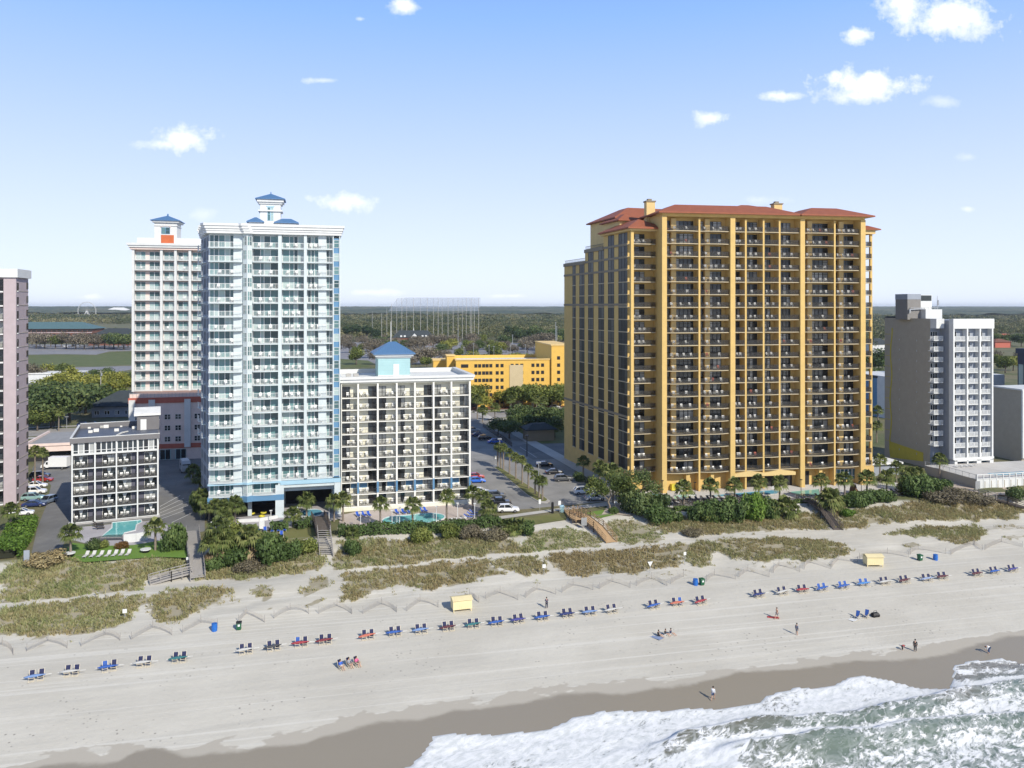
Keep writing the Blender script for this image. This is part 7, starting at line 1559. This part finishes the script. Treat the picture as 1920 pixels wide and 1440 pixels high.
lamp(988,856,818,'dark pole with lamps at the drive opposite the palms','darkmetal','box',r=.12); lamp(1000,766,733,'pale lamp post before the yellow garage trees','steel','box')
for i, (a, b, c) in enumerate([(1242,944,902),(1303,940,905),(1363,938,908),(1502,934,900),(1573,930,905),(1615,928,898),(1694,920,888)]): lamp(a, b, c, f'slim black lamp post on the yellow tower deck, {nth(i+1)} from the left', 'blackm', group='black lamp posts on the deck', r=.06)
for i, (a, b, c) in enumerate([(870,700,652),(888,700,645),(917,694,648),(926,697,650),(957,695,647),(985,697,647),(1017,695,646)]): lamp(a, b, c, f'tall thin car park light beyond the garage, {nth(i+1)} from the left', 'steel', 'box', r=.11, base=1, group='tall car park lights')
for i, (a, b, c) in enumerate([(859,662,619),(961,662,628),(1044,662,612),(698,640,585),(1042,668,605)]): lamp(a, b, c, f'far tall light mast before the wood, {nth(i+1)} from the left', 'steel', 'box', r=.2, base=1, group='far light masts')
x, y = W(189, 752); e = empty('utility_pole', (x, y, 6), 0, label='grey utility pole with a transformer among the yellow green trees', cat='pole'); h = H-(694-HZ)*y/F-6; mb = MB(); mb.tube([(0,0,-.3),(0,0,h)], [.2,.13], 8); mb.build('pole', M['concrete'], e); mb = MB(); mb.beam((-1.6,0,h-.6),(1.6,0,h-.6),.14); mb.build('crossarm', M['wood'], e); mb = MB(); mb.tube([(.5,-.3,h-2.6),(.5,-.3,h-1.2)], [.4,.4], 10); mb.build('transformer', M['steel'], e)

# ------------------------------------------------------------------ loungers and pool furniture
def lounger_mesh(frame, fabm):
    f = MB()
    for s in (-.3, .3): f.beam((s,-.95,.3),(s,.35,.3),.05); f.beam((s,.35,.3),(s,.95,.78),.05)
    for s in (-.3, .3):
        for y in (-.85, .3): f.box(s-.025, y-.025, 0, s+.025, y+.025, .3)
    b = MB(); b.box(-.28,-.98,.31,.28,.34,.36); k = MB(); k.add([(-.28,.34,.33),(.28,.34,.33),(.28,.98,.84),(-.28,.98,.84),(-.28,.37,.29),(.28,.37,.29),(.28,1.0,.80),(-.28,1.0,.80)], [(0,1,2,3),(7,6,5,4),(0,4,5,1),(2,6,7,3),(0,3,7,4),(1,5,6,2)])
    return f.mesh('frame', [M[frame]]), b.mesh('seat', [M[fabm]]), k.mesh('backrest', [M[fabm]])
M['sling'] = plain('pale_grey_sling', (.55,.54,.50), .8); M['slingd'] = plain('dark_brown_sling', (.07,.06,.055), .8)
LM = {'white':lounger_mesh('whitep','plastic'),'blue':lounger_mesh('whitep','bluep'),'grey':lounger_mesh('steel','sling'),'dark':lounger_mesh('darkmetal','slingd')}
def lounger(p, rz, k, label, group):
    e = empty('sun_lounger', p, rz, label=label, cat='lounger', group=group)
    for nm, m_ in zip(('frame','seat','backrest'), LM[k]): obj(nm, m_, e)
for q, a, k, lb, gp in LOUNGE: lounger(tuple(q), a, k, lb, gp)
def lrow(pts, k, rz, lab, group, dz=.06):
    for i, (a, b) in enumerate(pts):
        x, y, z = G(a, b); lounger((x, y, max(z, 6.0)+dz if dz > .05 else z+dz), rz+random.uniform(-.08,.08), k, lab.format(nth(i+1)), group)
lrow([(161,1046),(174,1045.5),(188,1045),(202,1044),(215,1043),(228,1042),(240,1042)], 'grey', TH-.15, 'pale grey lounger in the row on the motel lawn, {} from the left', 'loungers on the motel lawn', .03)
lrow([(671,969),(682,968.5),(692,968),(745,964),(757,963.5),(767,963),(790,960.5),(798,960)], 'blue', TH+.2, 'blue lounger against the cream hotel wall, {} from the left', 'blue loungers by the cream hotel')
lrow([(845,977),(854,976.5),(862,976),(870,975),(700,990.5),(716,990),(728,989)], 'white', TH+2.6, 'white lounger along the hedge side of the kidney pool, {} of seven', 'white loungers by the kidney pool')
lrow([(497,998),(511,997),(523,996),(534,995),(528,1006),(484,1003)], 'blue', TH, 'blue lounger on the small lawn before the aqua tower, {} of six', 'blue loungers on the small lawn', .03)
lrow([(884,968),(878,972),(889,964)], 'blue', TH+1.0, 'blue lounger at the right end of the cream hotel deck, {} of three', 'blue loungers at the deck end')
lrow([(184,984),(185,988.5),(186,993)], 'dark', TH+1.6, 'dark lounger beside the motel pool, {} from the wall', 'dark loungers by the motel pool')
pts = []
for r_, y0 in enumerate((940.5, 946.5)):
    for k in range(17):
        a = 1252+k*11.2+r_*4; pts.append((a, y0-(a-1250)*.036))
lrow(pts, 'dark', TH+.25, 'dark lounger on the yellow tower deck, {} counting along both rows', 'dark loungers on the yellow tower deck')
lrow([(1535,934),(1546,933.5),(1590,932),(1600,931.5),(1611,931),(1668,925),(1676,924.5),(1684,924),(1692,923)], 'dark', TH+.3, 'dark lounger on the right part of the yellow tower deck, {} from the left', 'dark loungers on the right of the deck')
def lounge_umb(px, py, label, mat, h=2.3, r=1.3):
    x, y, z = G(px, py); e = empty('parasol', (x, y, 6.06), 0, label=label, cat='parasol'); mb = MB(); mb.tube([(0,0,0),(0,0,h)], [.03,.03], 6); mb.build('pole', M['steel'], e); m = MB(); n = 8
    vs = [(r*math.cos(6.283*k/n), r*math.sin(6.283*k/n), h-.45) for k in range(n)]; m.add(vs+[(0,0,h+.05)], [(k,(k+1) % n,n) for k in range(n)]); m.build('canopy', M[mat], e)
lounge_umb(1296,944,'white parasol among the dark loungers of the yellow tower deck','plastic'); lounge_umb(1452,930,'white parasol near the narrow channel pool','plastic')
def tube_ring(px, py, z, label):
    x, y = W(px, py, z=z); e = empty('swim_ring', (x, y, z), 0, label=label, cat='swim ring', group='yellow swim rings under the aqua tower'); mb = MB()
    mb.tube([(.5*math.cos(6.283*k/14), .5*math.sin(6.283*k/14), .16) for k in range(15)], [.17]*15, 8); mb.build('tube', M['yellowring'], e, smooth=True)
M['yellowring'] = plain('yellow_vinyl', (.60,.52,.05), .4)
tube_ring(491,969,6.1,'yellow swim ring by the aqua tower edge, nearest'); tube_ring(472,964,6.1,'yellow swim ring under the aqua tower, left one'); tube_ring(494,962.5,6.1,'yellow swim ring under the aqua tower, right one'); tube_ring(416,977,6.1,'yellow swim ring half hidden by the palms')
# planters of the two lawn palms, pool walls, gate
for a, b, lb in ((131,1044,'round white planter of the left lawn palm'),(273,1037,'round white planter at the right end of the motel lawn')):
    x, y, z = G(a, b); e = empty('planter', (x, y, z), 0, label=lb, cat='planter', group='white planters on the motel lawn'); mb = MB(); mb.tube([(0,0,0),(0,0,.45),(0,0,.6)], [.55,.75,.85], 12); mb.build('bowl', M['blackm'], e); mb = MB(); mb.tube([(0,0,.6),(0,0,.72)], [.92,.92], 12); mb.build('rim', M['whitep'], e)
def wall_run(name, pix, h, th, mat, label, cat, z=6.0):
    q = [W(a, b, z=z) for a, b in pix]; o = q[0]; e = empty(name, (o[0], o[1], z), 0, label=label, cat=cat); mb = MB()
    for a, b in zip(q, q[1:]): mb.beam((a[0]-o[0],a[1]-o[1],h/2), (b[0]-o[0],b[1]-o[1],h/2), th, h)
    mb.build('panel', M[mat], e); return e
wall_run('pool_wall', [(232,1018),(255,1016),(277,1012)], 1.6, .2, 'white', 'white wall at the near right corner of the motel pool', 'wall')
wall_run('pool_fence', [(168,1020),(200,1014),(230,1013)], 1.1, .05, 'meshdark', 'dark mesh fence at the near side of the motel pool', 'fence')
wall_run('pool_fence', [(486,992),(496,991)], 1.5, .1, 'whitep', 'white gate between the clipped hedges of the aqua tower', 'gate')
wall_run('low_wall', [(395,985),(430,981),(486,978),(520,972)], .7, .3, 'white', 'low white wall around the pools of the aqua tower', 'wall')
wall_run('low_wall', [(640,976),(660,966),(740,959),(850,948),(884,945)], 1.0, .25, 'white', 'low white wall at the foot of the cream hotel', 'wall') if False else None
wall_run('deck_fence', [(1262,955),(1340,953),(1440,948),(1498,942)], 1.2, .05, 'meshdark', 'dark mesh fence along the lounger deck of the yellow tower', 'fence')
wall_run('deck_fence', [(1545,945),(1620,940),(1700,932)], 1.2, .05, 'meshdark', 'dark mesh fence along the right part of the yellow tower deck', 'fence')
wall_run('park_fence', [(905,800),(960,838)], 1.6, .05, 'meshdark', 'dark mesh fence along the shaded garden by the central road', 'fence')
x, y, z = G(1606, 928); e = empty('slide', (x, y, 6.06), .3, label='brown curved play ramp with white edge on the yellow tower deck', cat='slide'); mb = MB(); pr = [(-1.6,0),(-1.3,1.6),(-.9,2.6),(-.5,1.6),(.2,.8),(1.2,.3),(2.0,.05)]
mb.add([(a,s,b) for s in (-.7,.7) for a, b in pr+[(2.0,0)]], [tuple(range(8)), tuple(range(15,7,-1))]+[(i,(i+1) % 8+0,8+(i+1) % 8,8+i) for i in range(8)]); mb.build('ramp', M['brownwood'], e); mb = MB(); [mb.beam((a[0],s,a[1]+.06),(b[0],s,b[1]+.06),.12) for s in (-.7,.7) for a, b in zip(pr[2:], pr[3:])]; mb.build('edge', M['whitep'], e)
mb = MB(); x, y, z = W(1268, 920)[0], W(1268, 920)[1], 6.06; e = empty('towel_cart', (x, y, z), .2, label='yellow covered cart under the left end of the yellow tower', cat='cart'); mb.box(-1.4,-.7,.15,.2,.7,1.6); mb.build('body', M['yellowring'], e); mb = MB(); mb.box(.25,-.7,.15,1.8,.7,1.9); mb.build('white_bin', M['whitep'], e)

# ------------------------------------------------------------------ golf range net, observation wheel
Yn = 950.; zt = H-(559-HZ)*Yn/F; zbn = H-(577-HZ)*Yn/F
e = empty('golf_net', (0, Yn, 6), 0, label='huge pale golf range net on rows of tall poles above the wood', cat='net')
t = NT('net_mesh'); t.done((.36,.41,.50), .8, 0, .1); t.b.inputs['Alpha'].default_value = .34; M['net'] = t.mat
def nx(px, Y=Yn): return (px-960)/F*Y
mb = MB(); mb.add([(nx(745),0,zt-6),(nx(897),0,zt-6),(nx(897),0,zbn-10),(nx(728),0,zbn-10)], [(0,1,2,3)]); mb.build('net_panel', M['net'], e); mb = MB(); mb.add([(nx(747),60,zt-6+1.5),(nx(897),60,zt-6+1.5),(nx(897),60,zbn-6),(nx(730),60,zbn-6)], [(0,1,2,3)]); mb.build('net_panel', M['net'], e)
for i, zx in enumerate((330,372,410,453,495,535,590,648,703,755,792,825,873,915,955,990,1022,1055,1067,1088,1123)):
    p = zx/4.364+640; r = random.Random(i); yy = (0, 60)[i % 2]; tp = zt-6 if p > 745 else zt-6-(745-p)*.62; mb = MB(); mb.tube([(nx(p, Yn+yy),yy,0),(nx(p, Yn+yy),yy,tp+.3)], [.30,.2], 6); mb.build('pole', M['concrete'], e)
Yw = 2500.; cx, cz = (163-960)/F*Yw, H-(583-HZ)*Yw/F; rr = 16.5/F*Yw; z0 = 10.
e = empty('observation_wheel', (cx, Yw, z0), 0, label='white observation wheel rising over the far wood on the left', cat='ferris wheel'); hz = cz-z0
mb = MB(); [mb.tube([(rr*k_*math.cos(6.283*k/28), y_, hz+rr*k_*math.sin(6.283*k/28)) for k in range(29)], [.3]*29, 5) for k_ in (1,) for y_ in (-1.5, 1.5)]; mb.build('rim', M['concrete'], e)
mb = MB(); [mb.beam((0,0,hz),(rr*math.cos(6.283*k/28),0,hz+rr*math.sin(6.283*k/28)),.16) for k in range(28)]; mb.build('spokes', M['concrete'], e)
for s in (-1, 1): mb = MB(); mb.beam((0,s*3,hz),(s*.45*rr,s*6,0),1.5); mb.beam((0,s*3,hz),(-s*.45*rr,s*6,0),1.5); mb.build('leg', M['whitep'], e)
cbm = MB(); cbm.box(-1.2,-1.3,-1.6,1.2,1.3,.8); cbm = cbm.mesh('cabin', [M['whitep']])
for k in range(28): obj('cabin', cbm, e, (rr*1.03*math.cos(6.283*k/28), 0, hz+rr*1.03*math.sin(6.283*k/28)))

# ------------------------------------------------------------------ people
for k, c in {'skin':(.50,.30,.21),'shirt_navy':(.03,.04,.09),'shirt_white':(.72,.72,.72),'shirt_blue':(.04,.12,.50),'shirt_grey':(.28,.28,.30),'shirt_pink':(.60,.12,.25),'shirt_black':(.02,.02,.022),'shirt_slate':(.16,.18,.24),'trouser_navy':(.025,.03,.06),'trouser_dark':(.03,.03,.035),'shorts_grey':(.22,.23,.25),'shorts_white':(.62,.62,.6),'trouser_jeans':(.08,.12,.22),'hair_dark':(.025,.018,.014),'hair_brown':(.09,.05,.03),'redcloth':(.40,.06,.06)}.items(): M[k] = plain(k, c, .75)
def skin_obj(name, V, E, Rr, mat, parent):
    me = bpy.data.meshes.new(name); me.from_pydata(V, E, []); me.materials.append(mat); o = obj(name, me, parent)
    md = o.modifiers.new('skin', 'SKIN'); md.use_smooth_shade = True
    for i, r in enumerate(Rr): sv = me.skin_vertices[0].data[i]; sv.radius = (r, r) if not hasattr(r, '__len__') else r; sv.use_root = (i == 0)
    sb = o.modifiers.new('sub', 'SUBSURF'); sb.levels = 1; sb.render_levels = 1
    return o
POSE = {  # joints: pelvis, chest, neck, head, then (hip knee ankle toe) x2, (shoulder elbow wrist hand) x2
 'stand': dict(P=(0,0,.95),C=(0,.01,1.28),N=(0,0,1.47),Hd=(0,-.02,1.63),LL=[(-.10,0,.90),(-.11,-.02,.50),(-.12,.02,.09),(-.12,-.15,.03)],RL=[(.10,0,.90),(.11,-.02,.50),(.12,.02,.09),(.13,-.15,.03)],LA=[(-.19,0,1.41),(-.25,.02,1.14),(-.25,-.06,.90),(-.25,-.09,.80)],RA=[(.19,0,1.41),(.25,.02,1.14),(.25,-.06,.90),(.25,-.09,.80)]),
 'walk': dict(P=(0,0,.93),C=(0,-.03,1.26),N=(0,-.04,1.45),Hd=(0,-.07,1.61),LL=[(-.10,0,.88),(-.11,-.20,.52),(-.12,-.28,.10),(-.12,-.44,.05)],RL=[(.10,0,.88),(.11,.06,.48),(.12,.34,.12),(.12,.24,.02)],LA=[(-.19,-.02,1.40),(-.25,.12,1.14),(-.24,.14,.90),(-.24,.12,.80)],RA=[(.19,-.02,1.40),(.25,-.12,1.16),(.23,-.28,.98),(.22,-.34,.90)]),
 'phone': dict(P=(0,0,.95),C=(0,.01,1.28),N=(0,0,1.47),Hd=(0,-.03,1.63),LL=[(-.10,0,.90),(-.12,-.02,.50),(-.13,.02,.09),(-.13,-.15,.03)],RL=[(.10,0,.90),(.12,-.02,.50),(.13,.02,.09),(.14,-.15,.03)],LA=[(-.19,0,1.41),(-.25,-.05,1.16),(-.12,-.28,1.22),(-.08,-.35,1.26)],RA=[(.19,0,1.41),(.25,-.05,1.16),(.12,-.28,1.22),(.08,-.35,1.26)]),
 'bend': dict(P=(0,.10,.88),C=(0,-.20,1.05),N=(0,-.38,1.08),Hd=(0,-.52,1.02),LL=[(-.10,.08,.84),(-.12,-.02,.48),(-.12,.04,.09),(-.12,-.13,.03)],RL=[(.10,.08,.84),(.12,-.05,.48),(.13,.0,.09),(.13,-.17,.03)],LA=[(-.18,-.32,1.03),(-.20,-.36,.76),(-.14,-.42,.52),(-.12,-.44,.42)],RA=[(.18,-.32,1.03),(.20,-.36,.76),(.14,-.42,.52),(.12,-.44,.42)]),
 'sit': dict(P=(0,.12,.45),C=(0,.26,.78),N=(0,.30,.96),Hd=(0,.26,1.12),LL=[(-.10,.08,.45),(-.12,-.34,.55),(-.13,-.55,.12),(-.13,-.70,.05)],RL=[(.10,.08,.45),(.12,-.34,.52),(.13,-.62,.12),(.13,-.77,.05)],LA=[(-.19,.27,.90),(-.28,.12,.68),(-.24,-.12,.60),(-.23,-.2,.58)],RA=[(.19,.27,.90),(.28,.12,.68),(.24,-.12,.60),(.23,-.2,.58)]),
 'ground': dict(P=(0,.1,.13),C=(0,.18,.46),N=(0,.16,.65),Hd=(0,.10,.80),LL=[(-.10,.06,.13),(-.13,-.32,.36),(-.13,-.62,.09),(-.13,-.76,.04)],RL=[(.10,.06,.13),(.13,-.36,.30),(.14,-.70,.09),(.14,-.84,.04)],LA=[(-.19,.17,.58),(-.27,.05,.40),(-.18,-.18,.38),(-.14,-.26,.40)],RA=[(.19,.17,.58),(.28,.26,.34),(.30,.34,.08),(.31,.38,.03)])}
def person(px, py, pose, top, low, hair, label, rz, s=1.0, lowlen='long', sleeve=True, z=None, xyz=None, group=None):
    p = POSE[pose]; x, y, zz = G(px, py) if xyz is None else xyz; e = empty('person', (x, y, zz if z is None else z), rz, label=label, cat='person', group=group); e.scale = (s, s, s)
    V = [p['P'], p['C'], p['N'], p['Hd']]; Rr = [.13,.145,.055,.098]; E = [(0,1),(1,2),(2,3)]
    hd = Vector(p['Hd']); up = (hd-Vector(p['N'])).normalized(); V.append(tuple(hd+up*.13)); Rr.append(.06); E.append((3,4))
    nose = hd+Vector((0,-.115,-.01)); V.append(tuple(nose)); Rr.append(.016); E.append((3,5))
    for ch in ('LL','RL'):
        b = len(V); V += p[ch]; Rr += [.095,.065,.042,.028]; E += [(0,b),(b,b+1),(b+1,b+2),(b+2,b+3)]
    for ch in ('LA','RA'):
        b = len(V); V += p[ch][:3]; Rr += [.055,.042,.03]; E += [(1,b),(b,b+1),(b+1,b+2)]
        w, h_ = Vector(p[ch][2]), Vector(p[ch][3]); d = (h_-w); d.normalize(); sd_ = d.cross(Vector((0,1,.3))).normalized(); m_ = len(V); V.append(tuple(w+d*.09)); Rr.append(.032); E.append((b+2, m_))
        for k in range(4):
            a = w+d*.10+sd_*(.03*(k-1.5)); q = a+d*(.075-.008*abs(k-1.5))+Vector((0,-.012,-.01)); i0 = len(V); V += [tuple(a), tuple(q)]; Rr += [.011,.008]; E += [(m_, i0), (i0, i0+1)]
        i0 = len(V); V.append(tuple(w+d*.08+sd_*-.07+Vector((0,-.03,0)))); Rr.append(.010); E.append((m_, i0))
    skin_obj('body', V, E, Rr, M['skin'], e)
    if top:
        tv = [p['C'], p['P'], tuple(Vector(p['N'])*.6+Vector(p['C'])*.4)]; tr = [.168,.150,.085]; te = [(0,1),(0,2)]
        for ch in ('LA','RA'):
            b = len(tv); tv += p[ch][:2]+([tuple(Vector(p[ch][1])*.3+Vector(p[ch][2])*.7)] if sleeve else []); tr += [.075,.06]+([.045] if sleeve else []); te += [(0,b),(b,b+1)]+([(b+1,b+2)] if sleeve else [])
        skin_obj('shirt', tv, te, tr, M[top], e)
    lv = [p['P']]; lr = [.150]; le = []
    for ch in ('LL','RL'):
        b = len(lv); k = p[ch]; lv += [k[0], k[1] if lowlen == 'long' else tuple(Vector(k[0])*.15+Vector(k[1])*.85)]; lr += [.112,.086]; le += [(0,b),(b,b+1)]
        if lowlen == 'long': lv.append(tuple(Vector(k[1])*.08+Vector(k[2])*.92)); lr.append(.066); le.append((b+1,b+2))
    skin_obj('trousers' if lowlen == 'long' else 'shorts', lv, le, lr, M[low], e)
    mb = MB(); c = hd+up*.06+Vector((0,.025,0)); mb.ball(c, (.112,.118,.112)); mb.build('hair', M[hair], e, smooth=True)
    return e
person(1025,1141,'phone','shirt_navy','trouser_navy','hair_dark','person in dark navy clothes standing alone on the upper beach',R(200),1.02)
person(1337,1313,'walk','shirt_white','trouser_jeans','hair_dark','person in a white top walking on the wet sand near the foam',R(150),1.0,'short')
person(1494,1191,'stand','shirt_slate','shorts_grey','hair_dark','person in slate grey standing on the middle of the beach',R(120),1.02,'short')
person(1457,1161,'walk',None,'shorts_grey','hair_brown','bare chested person in grey shorts beside a red board',R(-60),1.05,'short')
person(1716,1222,'stand','shirt_black','trouser_dark','hair_dark','person in black standing at the damp sand edge',R(150),1.02)
person(1692,1219,'bend','redcloth','trouser_dark','hair_dark','child in dark red bending to the sand beside the person in black',R(100),.68)
person(1854,1225,'bend','shirt_white','trouser_jeans','hair_brown','person in pale blue and white bending over at the water edge',R(-80),1.0)
for a, b, t_, l_, hr, lb in ((640,1255,'shirt_blue','shorts_white','hair_dark','person in blue with white shorts sitting in the left chair of three'),(656,1251,'shirt_grey','shorts_grey','hair_dark','person in grey sitting in the middle chair of three'),(670,1249,'shirt_pink','trouser_dark','hair_dark','person in pink sitting in the right chair of three')):
    x, y, z = G(a, b); rz = TH+R(30); person(a, b, 'sit', t_, l_, hr, lb, rz, 1.0, 'short'); beach_chair(x, y+.05, rz, 'low dark beach chair under the '+lb.split(' sitting')[0], 'navy', 'chairs of the seated trio', z=z+.02)
for a, b, t_, l_, hr, lb in ((1236,1193,'shirt_black','trouser_dark','hair_dark','person in black sitting on a pale towel, left of three on the sand'),(1249,1191,'shirt_black','shorts_white','hair_brown','long haired person in black and white sitting on the sand, middle of three'),(1259,1190,'shirt_navy','shorts_white','hair_dark','person in navy sitting on the sand, right of three')):
    person(a, b, 'ground', t_, l_, hr, lb, TH+R(35), 1.0, 'short')
person(424,979,'sit',None,'redcloth','hair_brown','person in red shorts sitting on the low white wall by the palms',R(60),1.0,'short',xyz=(*W(424,979),6.3))
def towel(px, py, w, d, mat, label, rz):
    x, y, z = G(px, py); mb = MB(); n = 6; vs = []
    for i in range(n+1):
        for j in range(n+1): a, b = (i/n-.5)*w, (j/n-.5)*d; vs.append((a, b, .02+.03*vnoise(a*3+px, b*3).item()))
    mb.add(vs, [(i*(n+1)+j, (i+1)*(n+1)+j, (i+1)*(n+1)+j+1, i*(n+1)+j+1) for i in range(n) for j in range(n)]); o = mb.build('beach_towel', [M[mat]], None, (x, y, z+.01), rz); tag(o, label, 'towel')
towel(1231,1195,1.1,1.9,'umbrella pale blue','pale blue towel under the left of the three people on the sand',TH+.5); towel(1600,1162,1.4,1.0,'plastic','white towel beside the two bright blue chairs',TH+.3)
for i, (a, b) in enumerate(((1607,1160),(1624,1158))):
    x, y, z = G(a, b); beach_chair(x, y, TH+R(-55), ('left','right')[i]+' one of two bright blue chairs on the open sand', 'blue', 'two bright blue chairs on the open sand')
x, y, z = G(1641, 1156); e = empty('beach_bag', (x, y, z), TH, label='black bag and cart right of the two bright blue chairs', cat='bag'); mb = MB(); loft(mb, [[(-a,-b,z_),(a,-b,z_),(a,b,z_),(-a,b,z_)] for z_, a, b in ((0,.55,.35),(.35,.6,.4),(.62,.45,.22))]); mb.build('body', M['blackm'], e); mb = MB(); mb.tube([(-.4,0,.55),(-.2,0,.95),(.2,0,.95),(.4,0,.55)], [.03]*4, 5); mb.build('handle', M['blackm'], e)
x, y, z = G(1450, 1158); e = empty('body_board', (x, y, z), TH-.5, label='dark red board lying on the sand at the feet of the bare chested person', cat='board'); mb = MB(); mb.prism([(-.9,-.28),(.6,-.3),(.95,0),(.6,.3),(-.9,.28)], .02, .10); mb.build('deck', M['redcloth'], e)
# ------------------------------------------------------------------ air
HAZE = 0.5e-4
if HAZE:
    mb = MB(); mb.box(-20000, -16000, -9, 20000, 17000, 92); t = NT('haze_air'); nt = t.nt; nt.nodes.remove(t.b)
    pv = nt.nodes.new('ShaderNodeVolumePrincipled'); pv.inputs['Color'].default_value = (.80,.88,1,1); pv.inputs['Density'].default_value = HAZE; pv.inputs['Anisotropy'].default_value = .1
    nt.links.new(pv.outputs[0], nt.nodes['Material Output'].inputs['Volume'])
    mb.build('haze', [t.mat], kind='stuff', label='thin pale sea haze', cat='haze')
